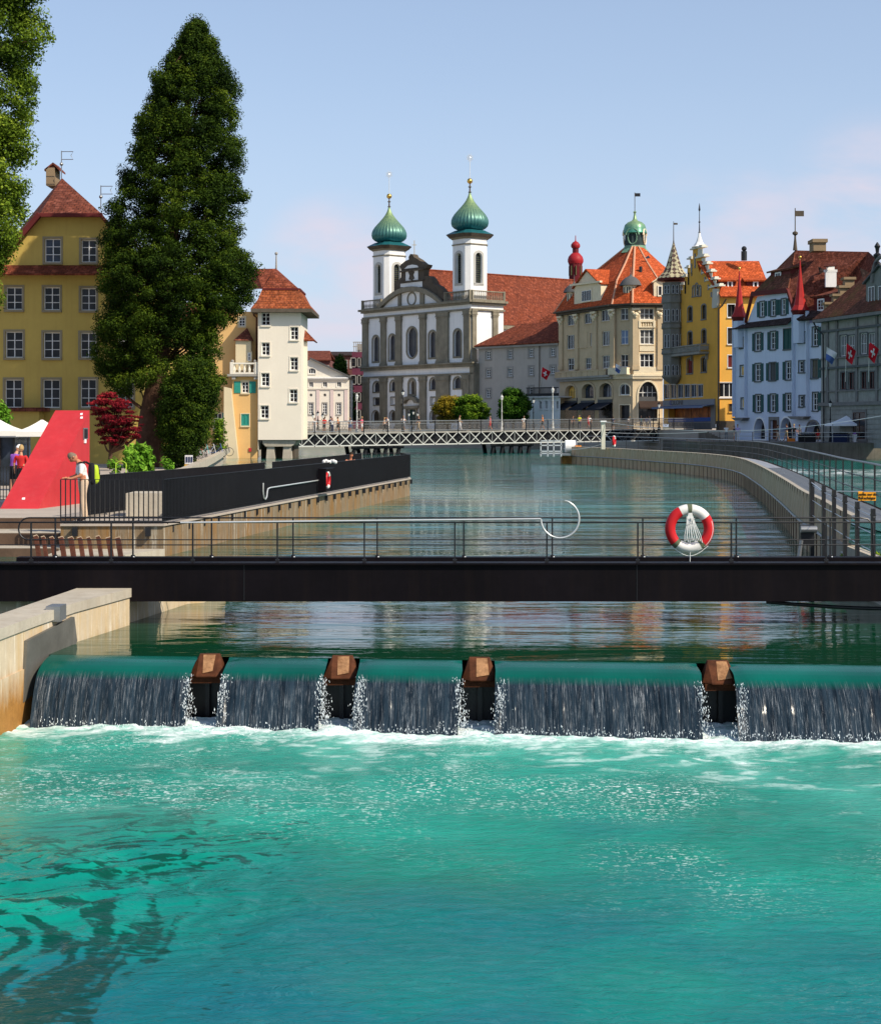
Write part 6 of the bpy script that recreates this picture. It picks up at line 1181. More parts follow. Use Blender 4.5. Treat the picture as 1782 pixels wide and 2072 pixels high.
barrail((-13.6, 51.5), (-11.9, 51.5), 'black bar railing of the terrace left of the red wedge', z0=.9, sp=.09); barrail((-16, 51.5), (-13.7, 51.5), 'black bar railing of the cafe terrace at the left picture edge', z0=.9, sp=.09)
# hook pole and life ring box on the long railing
wr_ = Wall((-6.66, 40.6), (-1.38, 76)); wo_ = wr_.shift(.07); A0 = Cr(0, 1500, 1300, 1782)
t = thing('boat_hook', 'silver boat hook with a curled end clipped to the long platform railing', 'boat hook', wo_.px((560, 985)))
mb = MB(); mb.tube([wo_.px(A0(*p)) for p in [(1748, 577), (1480, 618), (1468, 625), (1465, 640), (1462, 668), (1455, 682), (1447, 672), (1442, 640), (1443, 592)]], .022, 6); mb.build('pole', M['silver'], t, smooth=50)
t = thing('life_ring_box', 'black open steel box holding a life ring on the platform railing', 'box', wo_.px((652, 997)))
A5 = Cr(1100, 1500, 2400, 1782); b0, b1 = wo_.px(A5(235, 640)), wo_.px(A5(285, 512)); dw = wr_.d
mb = MB(); h = b1.z-b0.z; c_ = Vector((b0.x, b0.y)); e_ = Vector((b1.x, b1.y)); nn_ = Vector((wr_.n.x, wr_.n.y)); sd_ = e_-c_
mb.prism([(c_.x, c_.y, b0.z), (*(c_+nn_*.28), b0.z), (*(c_+nn_*.28), b1.z), (c_.x, c_.y, b1.z)], (dw.x*.03, dw.y*.03, 0)); mb.prism([(*c_, b1.z), (*e_, b1.z), (*(e_+nn_*.3), b1.z), (*(c_+nn_*.3), b1.z)], (0, 0, .03)); mb.prism([(*c_, b0.z), (*e_, b0.z), (*(e_+nn_*.28), b0.z), (*(c_+nn_*.28), b0.z)], (0, 0, .03)); mb.build('case', M['beam'], t)
rcn = (c_+e_)/2+nn_*.17; life_ring(Vector((rcn.x, rcn.y, (b0.z+b1.z)/2)), .25, .06, 'life ring seen edge on inside the black box of the platform railing', rz=math.atan2(dw.y, dw.x))
# ---------------------------------------------------------------- red wedge
t = thing('red_wedge', 'tall red wedge shaped sculpture with a sloping front face', 'sculpture', (-11.6, 49.5, .8))
a, b, c, d = (-12.45, 47.8, .8), (-11.38, 47.8, .8), (-10.75, 51.8, 3.62), (-11.8, 51.8, 3.62); e_, f_ = (-11.8, 51.8, .8), (-10.75, 51.8, .8)
mb = MB(); mb.poly([a, b, c, d]); mb.poly([b, f_, c]); mb.poly([a, d, e_]); mb.poly([d, c, f_, e_]); mb.poly([a, e_, f_, b]); mb.build('body', M['red'], t)
def onside(px, py): return None
sn = (Vector(f_)-Vector(b)).cross(Vector(c)-Vector(b)).normalized(); sn = sn if sn.x > 0 else -sn
def rayplane(px, py, p, n): d_ = P(px, py, 1)-Vector((0, 0, EYE)); k = (Vector(p)-Vector((0, 0, EYE))).dot(n)/d_.dot(n); return Vector((0, 0, EYE))+d_*k
R6 = Cr(0, 1600, 600, 1776)
for (x0, y0, x1, y1, m_) in ((980, 330, 1030, 460, 'steel'), (992, 462, 1012, 510, 'white_frame'), (988, 345, 1020, 450, 'black')):
    q_ = [rayplane(*R6(*p), b, sn) for p in ((x0, y0), (x1, y0), (x1, y1), (x0, y1))]; mb = MB(); mb.prism([v+sn*.004 for v in q_], sn*(.03 if m_ != 'black' else .05)); mb.build('plaque', M[m_], t)
tn = (Vector(b)-Vector(a)).cross(Vector(d)-Vector(a)).normalized(); tn = tn if tn.z > 0 else -tn
for (x0, y0, x1, y1) in ((952, 158, 980, 180), (952, 200, 982, 222), (262, 1160, 298, 1182)): mb = MB(); mb.prism([rayplane(*R6(*p), a, tn)+tn*.004 for p in ((x0, y0), (x1, y0-3), (x1-3, y1), (x0-3, y1))], tn*.006); mb.build('sticker', M['white_frame'], t)
# ---------------------------------------------------------------- curved weir wall and walkway on the right
px_b = [(1154, 938), (1235, 943), (1309, 951), (1383, 958), (1438, 965), (1493, 977), (1530, 1006), (1552, 1028), (1586, 1065), (1615, 1102)]
base = []
for x, y in px_b: s = (y-HY)/EYE; base.append(((x-HX)/s, F/s))
base += [(8.9, 40), (8.3, 36), (7.9, 33)]
def smoothc(p, it=3):
    for _ in range(it):
        q = [p[0]]
        for a, b in zip(p, p[1:]): q += [lerp(a, b, .25), lerp(a, b, .75)]
        p = q+[p[-1]]
    return p
cv_ = smoothc(base, 2)
def offs(p, o):
    r = []
    for i in range(len(p)):
        a, b = Vector(p[max(0, i-1)]), Vector(p[min(len(p)-1, i+1)]); d = (b-a).normalized(); r.append((p[i][0]-d.y*o, p[i][1]+d.x*o))
    return r
cw = thing('curved_wall', 'long curved weir wall of stained timber boards beside the grating walkway', 'wall', (14, 80, 0)); c2 = offs(cv_, .22); zz_ = [1.42]*len(cv_)
def strip(p, q, z0, z1, q0=None, q1=None):
    mb = MB()
    for i in range(len(p)-1): mb.quad((*p[i], z0), (*p[i+1], z0), (*q[i+1], z1), (*q[i], z1))
    return mb
lean = offs(cv_, .12)
strip(cv_, offs(cv_, .05), -.6, .62).build('lower_boards', M['curvewall'], cw, smooth=40); strip(offs(cv_, .04), lean, .66, 1.4).build('upper_boards', M['curvewall'], cw, smooth=40)
mb = MB(); mb.tube([(*p, .64) for p in cv_], .03, 5); mb.build('waler', M['steel'], cw)
strip(lean, c2, 1.4, 1.42).build('coping', M['conc'], cw)
mb = MB(); acc = 0
for i in range(len(cv_)-1):
    L = math.dist(cv_[i], cv_[i+1]); k = 0
    while acc < L:
        x, y = lerp(cv_[i], cv_[i+1], acc/L); mb.box((x-.012, y-.012, -.5), (x+.012, y+.012, .6)); x2, y2 = lerp(lean[i], lean[i+1], acc/L); mb.box((x2-.02, y2-.015, .7), (x2+.01, y2+.015, 1.39)); acc += 1.25
    acc -= L
mb.build('board_joint', M['step'], cw)
wk0, wk1 = offs(cv_, .24), offs(cv_, 1.15); wk = thing('walkway', 'grey grating walkway running behind the curved wall', 'walkway', (12, 60, 1.2))
mb = strip(wk0, wk1, 1.28, 1.285); mb.build('grating', M['grate'], wk)
gb = MB()
for i in range(len(wk0)//2, len(wk0)-1):
    for k in range(int(math.dist(wk0[i], wk0[i+1])/.16)+1):
        t_ = k*.16/math.dist(wk0[i], wk0[i+1]); a_, b_ = lerp(wk0[i], wk0[i+1], t_), lerp(wk1[i], wk1[i+1], t_); gb.bar((*a_, 1.3), (*b_, 1.3), .05, .03)
gb.build('grating_bars', M['steel'], wk)
strip(offs(cv_, 1.15), offs(cv_, 1.2), 1.12, 1.33).build('rust_edge', M['rust'], wk); strip(offs(cv_, 1.2), offs(cv_, 1.26), 1.33, 1.12).build('rust_edge', M['rust'], wk)
mb = MB(); ro = offs(cv_, 1.18)
for i in range(len(ro)-1): pass
wrl = thing('walkway_railing', 'slender steel railing curving along the river side of the walkway', 'railing', (13, 60, 1.3)); ext = ro+[(8.9, 28.0)]
for z, r in ((2.28, .026), (1.93, .014), (1.6, .014)): mb = MB(); mb.tube([(*p, z) for p in ext], r, 6); mb.build('top_rail' if z > 2 else 'mid_rail', M['steel'] if z > 2 else M['black'], wrl, smooth=50)
acc = 0
for i in range(len(ext)-1):
    L = math.dist(ext[i], ext[i+1])
    while acc < L:
        x, y = lerp(ext[i], ext[i+1], acc/L); MB().box((x-.018, y-.018, 1.2), (x+.018, y+.018, 2.27)).build('post', M['black'], wrl); acc += 3.3 if y > 60 else 2.3
    acc -= L
# gate posts before the walkway
ends = [(1642, 968, 34), (1666, 982, 32.6), (1687, 991, 31.6), (1709, 1002, 30.6), (1734, 1015, 29.7), (1766, 1029, 28.8)]
pn = ['tallest', 'second', 'third', 'fourth', 'fifth', 'rightmost']
for i, (x, y, Z) in enumerate(ends):
    p = P(x, y, Z); w_ = .08 if i == 0 else .055; mb = MB(); mb.box((p.x-w_/2, p.y-.06, .3), (p.x+w_/2, p.y+.06, p.z)); mb.box((p.x-w_/2-.01, p.y-.07, p.z-.12), (p.x+w_/2+.01, p.y+.07, p.z-.1))
    tag(mb.build('gate_post', M['black']), 'black square steel post beside the right end of the footbridge, %s of six' % pn[i], 'post', 'black posts beside the walkway')
for k in range(3):
    mb = MB(); q_ = [P(x, y, Z)+Vector((0, -.07, -.14-.3*k)) for x, y, Z in ends]; mb.tube(q_, .008, 4); tag(mb.build('wire', M['silver']), 'thin steel wire strung between the black posts, %s of three' % ['top', 'middle', 'bottom'][k], 'wire', 'wires between the black posts')
mb = MB(); mb.tube([P(1640, 975, 34), P(1665, 994, 33), P(1800, 995, 32)], .012, 5); tag(mb.build('wire', M['silver']), 'white cable carrying the orange notice across the walkway', 'cable')
sg = thing('notice_sign', 'orange notice hanging on a wire above the walkway', 'sign', P(1753, 1013, 32.4)); ws = wallpx(1700, 32.4, 1800, 32.4); ID = lambda x, y: (x, y)
mb = MB(); slabw(mb, ws, ws.uz((1735.5, 1000))[0], ws.uz((1750, 1013))[1], ws.uz((1771.5, 1000))[0], ws.uz((1750, 994))[1], 0, .01); mb.build('panel', M['yellow_sign'], sg)
text('Zutritt nur für', ws, ID, 1753.5, 1000, .052, M['black'], sg, o=.014); text('Berechtigte', ws, ID, 1753.5, 1007.5, .052, M['black'], sg, o=.014)
bx = MB(); bx.box((7.75, 27.95, .05), (12, 32.5, .5)); tag(bx.build('landing', M['conc']), 'pale concrete landing at the right end of the footbridge', 'landing')
bx = MB(); bx.prism([(7.62, 27.95, -.5), (7.75, 27.95, -.5), (8.35, 36, -.5), (8.1, 36, -.5)], (0, 0, 1.3)); tag(bx.build('side_beam', M['conc']), 'white edged concrete beam climbing beside the black posts', 'beam')
mt_ = thing('winch', 'black gate winch fixed at the foot of the tallest post', 'winch', P(1625, 1085, 33.5)); c_ = P(1628, 1072, 33.6)
MB().box(c_+Vector((-.1, -.1, -.28)), c_+Vector((.16, .1, .1))).build('housing', M['black'], mt_); mb = MB(); mb.tube([c_+Vector((-.12, -.16, .02)), c_+Vector((.2, -.16, .02))], .07, 10); mb.tube([c_+Vector((-.1, -.14, -.2)), c_+Vector((-.18, -.14, -.75))], .04, 6); mb.build('drum', M['steel'], mt_)
# landing stage, drum, gantry at the far end of the curved wall
ls = thing('landing_stage', 'small steel landing stage with rails at the far end of the curved wall', 'landing stage', P(1120, 925, 140)); s14 = F/140
mb = MB()
for y in (892, 901, 913, 917): mb.bar(P(1093, y, 139), P(1137, y, 139), .09)
for x in (1094, 1108, 1120, 1135): mb.bar(P(x, 890, 139), P(x, 924, 139), .09)
mb.build('rails', M['silver'], ls); MB().box(P(1093, 921, 139), P(1150, 917, 141)).build('deck', M['steel'], ls); MB().box(P(1137, 940, 140), P(1158, 922, 142)).build('footing', M['algae'], ls)
t = thing('drum', 'pale half round drum on the end of the curved wall', 'drum', P(1150, 905, 141)); mb = MB(); a_ = P(1143, 903, 141); b_ = P(1164, 903, 141); mb.tube([a_, b_], .52, 20); mb.build('shell', M['plaster_w'], t); MB().tube([b_+Vector((.01, 0, 0)), b_+Vector((.1, 0, 0))], .56, 20).build('rim', M['steel'], t)
MB().box(P(1163, 906, 140), P(1173, 901, 141)); tag(MB().box(P(1164, 906, 140), P(1174, 901, 141)).build('orange_crate', mat('orange_plastic', (.75, .25, .02), .5)), 'small orange crate beside the pale drum', 'crate')
t = thing('gantry_post', 'tall cream post with stay cables at the head of the weir wall', 'post', P(1220, 908, 132)); MB().bar(P(1220, 909, 132), P(1220, 851, 132), .3, .3).build('post', mat('cream_paint', (.62, .6, .48), .5, .08), t); MB().box(P(1215, 854, 131.7), P(1225, 851, 132.3)).build('cap', M['white_frame'], t)
mb = MB()
def sag(a, b, s, n=16): a, b = Vector(a), Vector(b); return [a+(b-a)*i/n-Vector((0, 0, s*4*(i/n)*(1-i/n))) for i in range(n+1)]
mb.tube(sag(P(1221, 853, 132), P(1560, 869, 120), .35), .02, 5); mb.tube(sag(P(1560, 869, 120), P(1790, 840, 100), .1), .018, 5); mb.build('stay_cable', M['silver'], t); mb = MB(); mb.tube(sag(P(1221, 875, 132), P(1430, 874, 128), .1), .018, 5); mb.tube(sag(P(1221, 897, 132), P(1140, 908, 138), .2), .025, 5); mb.build('stay_cable', M['silver'], t)
life_ring(P(1242, 893, 129), .36, .09, 'small life ring on the far railing right of the cream post', 24, rz=1.3)
# right quay railing, stairs
t = thing('quay_railing', 'thin iron railing along the edge of the right quay', 'railing', (34, 164, 1.55)); qa, qb = Vector((28.5, 172.6)), Vector((36.4, 160.9)); qc = Vector((60, 160.4))
for (a_, b_) in ((qa, qb), (qb, qc)):
    n_ = int((b_-a_).length/2.2)
    for z in (2.5, 2.1): MB().bar((*a_, z), (*b_, z), .05).build('rail', M['steel'], t)
    for k in range(n_+1): p = a_+(b_-a_)*k/n_; MB().bar((*p, 1.5), (*p, 2.5), .06).build('post', M['black'], t)
st = MB()
for k in range(7): st.box((29.2+k*.32, 186, 1.5), (29.2+(k+1)*.32, 191.5, 2.62-.15*(k+1)))
struct(st, 'quay_stairs', M['conc_d'])
# river rapids on the far right
m_, n, b, out = nt('rapids'); p = wpos(n, (1, 1, 1)); fo = ramp(n, nz(n, wpos(n, (.5, .9, 1)), 1.1, 6, .7, 1.), [(.45, 0.), (.6, 1.)]); at = N(n, 'Attribute', attribute_name='edge'); mu = N(n, 'Math', operation='MULTIPLY'); n.links.new(fo, mu.inputs[0]); n.links.new(at.outputs['Fac'], mu.inputs[1])
n.links.new(mixc(n, mu.outputs[0], (.003, .12, .09), (.85, .9, .9)), b.inputs['Base Color']); b.inputs['Roughness'].default_value = .15; b.inputs['IOR'].default_value = 1.33; bumpn(n, b, nz(n, p, 2.2, 5), .6, .08)
Xg, Yg = np.meshgrid(np.linspace(13, 60, 300), np.linspace(40, 150, 420)); cxs = np.interp(Yg, [c[1] for c in cv_[::-1]], [c[0] for c in cv_[::-1]])+1.7
Xg = np.maximum(Xg, cxs+ (Xg-13)*.6); rid = 112-.35*(Xg-16)+fbm(Xg*.12, Yg*0+3, 3, 1)*14-7; edge = np.clip(1.5-np.abs(Yg-rid)/7, 0, 1)*1.0+np.clip(.35-np.abs(Yg-rid+22)/40, 0, 1)
ok_ = gridmesh('river_rapids', Xg, Yg, .03+fbm(Xg*.5, Yg*.5, 4, 2)*.28*np.clip(edge, 0, 1)+.0*Yg, m_, {'edge': np.clip(edge, 0, 1)}); ok_['kind'] = 'structure'
# plants in the planting strip
# ---------------------------------------------------------------- trees and plants
def leaves(name, centers, radii, nper, size, m, parent, tints=None, flat=1., up=.4, seed=1, elong=1.):
    g = np.random.default_rng(seed); C_ = np.array(centers, float); K = len(C_); r = np.array(radii, float)
    cnt = np.maximum(4, (nper*(r/r.mean())**2)).astype(int); idx = np.repeat(np.arange(K), cnt); n = len(idx)
    d = g.normal(size=(n, 3)); d /= np.linalg.norm(d, axis=1)[:, None]; rad = g.random(n)**.45
    pos = C_[idx]+d*(rad*r[idx])[:, None]*np.array([1, 1, flat])
    nm = d+g.normal(size=(n, 3))*.55+np.array([0, 0, up]); nm /= np.linalg.norm(nm, axis=1)[:, None]
    t = np.cross(nm, g.normal(size=(n, 3))); t /= np.linalg.norm(t, axis=1)[:, None]; b = np.cross(nm, t)
    s = size*(.6+.8*g.random(n))[:, None]
    V = np.stack([pos-t*s*elong, pos-b*s*.55, pos+t*s*elong, pos+b*s*.55], 1).reshape(-1, 3)
    ti = (tints[idx] if tints is not None else .5)+g.normal(size=n)*.14+(d[:, 2]*rad)*.34; ti = np.clip(ti, 0, 1)  # light from above put into tint: clump tops brighter, undersides darker
    c = np.array([V[:, 0].mean(), V[:, 1].mean(), V[:, 2].min()]); V = V-c
    me = bpy.data.meshes.new(name); me.vertices.add(len(V)); me.vertices.foreach_set('co', V.ravel()); me.loops.add(n*4); me.loops.foreach_set('vertex_index', np.arange(n*4))
    me.polygons.add(n); me.polygons.foreach_set('loop_start', np.arange(0, n*4, 4)); me.polygons.foreach_set('loop_total', np.full(n, 4)); me.update(calc_edges=True)
    a = me.attributes.new('tint', 'FLOAT', 'POINT'); a.data.foreach_set('value', np.repeat(ti, 4).astype(np.float32)); me.materials.append(m)
    o = bpy.data.objects.new(name, me); COL.objects.link(o); WP[o] = Vector(c)
    if parent: o.parent = parent; o.location = Vector(c)-WP[parent]
    else: o.location = c
    return o
def prof_tree(name, label, cat, Z, prof, nclump, rc, nper, size, m, base_px, trunk_px, lean=0, skip=None, seed=1, group=None, inner=.45, flat=.85, trunkm=None, tr=.6, limbs=40, gap=.22, rough_=1., lobe=.34):
    g = np.random.default_rng(seed); s = F/Z; ys = np.array([p[0] for p in prof], float); xl = np.array([p[1] for p in prof], float); xr = np.array([p[2] for p in prof], float)
    H = ys.max()-ys.min(); wts = []; cs = []; rs = []; tn = []
    b = P(base_px[0], base_px[1], Z); t = thing(name, label, cat, b, group); tries = 0; wmax = (xr-xl).max()
    while len(cs) < nclump and tries < nclump*40:
        tries += 1; y = g.uniform(ys.min(), ys.max()); a, c_ = np.interp(y, ys, xl), np.interp(y, ys, xr); w = (c_-a)/2
        if g.random() > (w/wmax)**.8+.05: continue
        R_ = w/s; rr_ = rc*(.55+.9*g.random()**1.5); th = g.uniform(0, 2*math.pi); lob = LT[(seed+2) % 8](np.array([th*2.2+20]), np.array([y*.035*rough_+9]))[0]; R2 = max(.05, (R_*1.04-rr_*.5)*(1-lobe*lob**1.3)); q = 1-(1-inner)*g.random()**1.6
        if LT[(seed+5) % 8](np.array([th*3.1+5]), np.array([y*.06*rough_]))[0] < gap: continue
        X = ((a+c_)/2-HX)/s+math.cos(th)*R2*q; Y = Z+math.sin(th)*R2*q*.9; z = EYE-(y-HY)/s
        if skip:
            px_, py_ = HX+X*F/Y, HY-(z-EYE)*F/Y
            if any(x0 < px_ < x1 and y0 < py_ < y1 and g.random() < pr for (x0, y0, x1, y1, pr) in skip): continue
        cs.append((X, Y, z)); rs.append(rr_); tn.append(.02+(.55*LT[seed % 8](np.array([X*.9+50]), np.array([z*.9+Y*.5]))[0]+.35*g.random())*q)  # clumps deeper in the crown tinted darker, inner shade as colour
    tn = np.array(tn); leaves('crown', cs, rs, nper, size, m, t, tn, flat=flat, seed=seed)
    mb = MB(); pts = [P(x, y, Z) for x, y in trunk_px]; n = len(pts); mb.tube(pts, [tr*(1-.9*i/(n-1)) for i in range(n)], 10); mb.build('trunk', trunkm or M['bark'], t, smooth=60)
    if limbs:
        mb = MB()
        for k in g.choice(len(cs), min(limbs, len(cs)), replace=False):
            c_ = Vector(cs[k]); j = min(range(n), key=lambda i: abs(pts[i].z-(c_.z-.8))); q_ = pts[j]; mb.tube([q_, q_.lerp(c_, .5)+Vector((0, 0, -.15)), c_], [.09, .06, .02], 5)
        mb.build('limbs', trunkm or M['bark'], t)
    return t
LSQ = leafmat('sequoia_leaf', (.006, .016, .003), (.04, .075, .006), (.12, .165, .012)); LPO = leafmat('poplar_leaf', (.02, .045, .004), (.12, .19, .015), (.3, .38, .04)); LRD = leafmat('maple_leaf', (.05, .004, .008), (.22, .012, .02), (.42, .035, .04))
LGR = leafmat('bright_leaf', (.03, .09, .008), (.12, .28, .02), (.28, .48, .05)); LLI = leafmat('lime_leaf', (.02, .05, .005), (.12, .22, .015), (.33, .42, .03)); LYE = leafmat('autumn_leaf', (.08, .05, .006), (.28, .2, .015), (.4, .32, .03)); LDK = leafmat('ivy_leaf', (.008, .022, .004), (.04, .085, .01), (.1, .16, .02))
sq = [(44, 392, 402), (60, 366, 425), (85, 350, 444), (137, 322, 468), (160, 296, 485), (205, 280, 490), (240, 262, 489), (284, 264, 500), (308, 243, 496), (359, 236, 492), (393, 236, 506), (410, 212, 506), (427, 205, 497), (478, 202, 492), (505, 205, 515), (530, 197, 534), (555, 189, 538), (581, 187, 528), (625, 195, 500), (655, 180, 480), (675, 192, 462), (715, 185, 455), (740, 196, 448), (770, 207, 457), (806, 234, 452), (843, 285, 443), (880, 325, 426), (905, 345, 390)]
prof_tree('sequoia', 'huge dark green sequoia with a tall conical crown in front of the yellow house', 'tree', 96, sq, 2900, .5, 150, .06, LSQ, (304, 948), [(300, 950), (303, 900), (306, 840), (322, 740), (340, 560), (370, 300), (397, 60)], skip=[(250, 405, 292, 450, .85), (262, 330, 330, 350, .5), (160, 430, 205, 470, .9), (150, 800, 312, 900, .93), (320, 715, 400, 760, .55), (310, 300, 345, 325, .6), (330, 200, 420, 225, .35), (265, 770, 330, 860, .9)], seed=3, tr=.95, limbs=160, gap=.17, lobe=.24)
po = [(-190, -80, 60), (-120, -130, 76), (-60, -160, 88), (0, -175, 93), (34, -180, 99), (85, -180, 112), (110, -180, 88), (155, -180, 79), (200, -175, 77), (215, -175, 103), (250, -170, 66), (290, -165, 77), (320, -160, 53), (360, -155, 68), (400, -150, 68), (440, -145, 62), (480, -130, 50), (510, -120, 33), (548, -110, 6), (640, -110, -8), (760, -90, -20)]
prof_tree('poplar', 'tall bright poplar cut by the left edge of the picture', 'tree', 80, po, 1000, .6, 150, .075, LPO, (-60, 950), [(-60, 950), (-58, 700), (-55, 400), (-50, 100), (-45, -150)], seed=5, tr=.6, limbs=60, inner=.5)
ma = [(796, 205, 232), (806, 185, 262), (822, 174, 278), (845, 180, 296), (865, 190, 298), (885, 196, 290), (900, 205, 262)]
prof_tree('red_maple', 'small dark red maple behind the red wedge', 'tree', 88, ma, 210, .32, 75, .05, LRD, (222, 945), [(222, 948), (224, 915), (228, 880), (232, 830)], seed=6, tr=.14, limbs=40, flat=.28, inner=.15, gap=.33, rough_=3)
prof_tree('green_shrub', 'bright green leafy shrub before the sequoia trunk', 'shrub', 75, [(903, 268, 292), (915, 252, 310), (935, 250, 316), (955, 258, 312), (962, 262, 305)], 75, .26, 30, .13, LGR, (283, 965), [(283, 965), (283, 930), (284, 910)], seed=7, tr=.05, limbs=20)
prof_tree('ivy_bush', 'dark ivy covered bush at the right foot of the sequoia', 'shrub', 92, [(735, 340, 440), (770, 325, 448), (800, 315, 450), (840, 312, 442), (880, 318, 426), (920, 328, 405), (945, 335, 380)], 620, .42, 90, .06, LSQ, (360, 955), [(352, 955), (355, 900), (370, 800)], seed=8, tr=.12, limbs=20)
prof_tree('climbing_bush', 'yellowish twiggy bush against the cream house wall', 'shrub', 140, [(850, 436, 452), (880, 428, 462), (915, 425, 458), (935, 424, 454)], 110, .35, 22, .09, LLI, (440, 938), [(440, 938), (442, 890), (446, 855)], seed=9, tr=.06, limbs=20)
prof_tree('garden_bush', 'low bright bush at the left picture edge before the terrace', 'shrub', 70, [(820, -20, 12), (845, -20, 22), (865, -20, 12), (880, -15, 5)], 60, .25, 40, .1, LGR, (-8, 930), [(-8, 930), (-5, 880), (2, 840)], seed=10, tr=.05, limbs=8)
lt = dict(tr=.22, limbs=25, inner=.3)
prof_tree('lime_tree', 'clipped yellow green lime tree in front of the church, its left side turning yellow', 'tree', 236, [(806, 885, 935), (815, 872, 940), (830, 869, 938), (845, 878, 930), (852, 890, 922)], 190, .55, 60, .12, LYE, (905, 866), [(905, 868), (905, 850), (905, 820)], seed=11, group='lime trees along the far bank', **lt)
prof_tree('lime_tree', 'clipped green lime tree between the yellowing one and the round one', 'tree', 235, [(804, 925, 970), (812, 912, 985), (828, 908, 995), (842, 915, 990), (850, 925, 980)], 230, .55, 70, .12, LLI, (950, 866), [(950, 868), (950, 850), (950, 820)], seed=12, group='lime trees along the far bank', **lt)
prof_tree('lime_tree', 'rounder dark green lime tree right of the clipped pair, before the convent', 'tree', 232, [(790, 1022, 1052), (800, 1008, 1068), (820, 997, 1079), (838, 1000, 1078), (850, 1010, 1068)], 300, .55, 80, .12, leafmat('lime_dark', (.012, .04, .004), (.06, .15, .012), (.17, .3, .02)), (1038, 866), [(1038, 868), (1038, 850), (1038, 810)], seed=13, group='lime trees along the far bank', **lt)
prof_tree('columnar_tree', 'tall pointed green tree between the classical building and the purple block', 'tree', 275, [(722, 685, 690), (735, 676, 700), (760, 670, 710), (800, 695, 718), (850, 700, 722)], 300, .6, 50, .16, LDK, (710, 862), [(710, 862), (705, 800), (690, 730)], seed=14, tr=.25, limbs=10)
# planting strip beside the walkway
g = np.random.default_rng(4); cs = [(7.9+g.random()*.8, 28.5+g.random()*5, .55+g.random()*.08) for _ in range(70)]
o = leaves('grass_tuft', cs, [.11]*70, 34, .035, LLI, None, np.full(70, .6), flat=.6, elong=2.6, seed=5); tag(o, 'yellow green grasses growing in the strip beside the black posts', 'grass', kind='stuff')
# ---------------------------------------------------------------- people
SK = mat('skin', (.5, .25, .15), .55, .06, 3, .02); SKR = mat('skin_sunny', (.55, .22, .12), .5, .08, 3, .02)
def cloth(nm, c): return mat('cloth_'+nm, c, .85, .08, 6, .1, 30)
CL = dict(white=cloth('white', (.72, .7, .68)), red=cloth('red', (.55, .03, .03)), pink=cloth('pink', (.6, .12, .18)), teal=cloth('teal', (.02, .35, .36)), navy=cloth('navy', (.02, .03, .08)), black=cloth('black', (.015, .015, .018)), lav=cloth('lavender', (.42, .36, .62)), yel=cloth('yellow', (.75, .72, .02)), kha=cloth('khaki', (.42, .33, .2)), blue=cloth('blue', (.08, .14, .35)), grey=cloth('grey', (.2, .2, .21)), orange=cloth('orange', (.7, .2, .03)), purple=cloth('purple', (.3, .1, .45)), beige=cloth('beige', (.62, .46, .33)), shoe=cloth('shoe', (.06, .04, .035)))
HR = dict(dark=mat('hair_dark', (.03, .018, .01), .6, .2, 20), blond=mat('hair_blond', (.42, .28, .12), .6, .2, 20), grey=mat('hair_grey', (.2, .14, .1), .6, .2, 20))
STAND = dict(pel=(0, 0, .95), che=(0, .01, 1.2), neck=(0, .02, 1.45), hb=(0, .0, 1.53), hipL=(-.09, 0, .9), kneeL=(-.1, -.01, .5), ankL=(-.1, .02, .09), toeL=(-.12, -.15, .03), hipR=(.09, 0, .9), kneeR=(.1, -.01, .5), ankR=(.1, .02, .09), toeR=(.12, -.15, .03), shL=(-.18, .02, 1.39), elL=(-.24, .03, 1.12), wrL=(-.25, -.04, .88), haL=(-.25, -.07, .79), shR=(.18, .02, 1.39), elR=(.24, .03, 1.12), wrR=(.25, -.04, .88), haR=(.25, -.07, .79), head=(0, -.01, 1.64))
WALK = dict(STAND, kneeL=(-.09, -.14, .53), ankL=(-.09, -.2, .12), toeL=(-.1, -.36, .05), kneeR=(.09, .03, .5), ankR=(.09, .22, .13), toeR=(.1, .1, .02), elL=(-.23, .12, 1.14), wrL=(-.23, .14, .9), haL=(-.23, .13, .81), elR=(.23, -.05, 1.13), wrR=(.22, -.22, .95), haR=(.22, -.3, .9))
LEAN = dict(STAND, che=(0, -.05, 1.2), neck=(0, -.12, 1.43), hb=(0, -.17, 1.5), head=(0, -.23, 1.59), shL=(-.18, -.09, 1.37), shR=(.18, -.09, 1.37), elL=(-.22, -.16, 1.13), wrL=(-.17, -.36, 1.03), haL=(-.14, -.43, 1.02), elR=(.22, -.16, 1.13), wrR=(.17, -.36, 1.03), haR=(.14, -.43, 1.02))
PHONE = dict(STAND, elL=(-.25, -.12, 1.18), wrL=(-.12, -.28, 1.38), haL=(-.07, -.28, 1.46), elR=(.25, -.12, 1.18), wrR=(.12, -.28, 1.38), haR=(.07, -.28, 1.46))
SIT = dict(STAND, pel=(0, 0, .5), che=(0, -.02, .77), neck=(0, -.07, 1.0), hb=(0, -.12, 1.07), head=(0, -.16, 1.17), hipL=(-.1, -.02, .48), kneeL=(-.13, -.4, .5), ankL=(-.13, -.42, .09), toeL=(-.14, -.57, .03), hipR=(.1, -.02, .48), kneeR=(.13, -.4, .5), ankR=(.13, -.42, .09), toeR=(.14, -.57, .03), shL=(-.19, -.05, .95), elL=(-.27, -.12, .7), wrL=(-.16, -.3, .58), haL=(-.12, -.38, .57), shR=(.19, -.05, .95), elR=(.27, -.12, .7), wrR=(.16, -.3, .58), haR=(.12, -.38, .57))
RAD = dict(pel=(.15, .115), che=(.155, .11), neck=(.06, .06), hb=(.055, .058), hip=(.1, .1), knee=(.062, .066), ank=(.042, .048), toe=(.038, .03), sh=(.068, .066), el=(.044, .046), wr=(.03, .026), ha=(.036, .02))
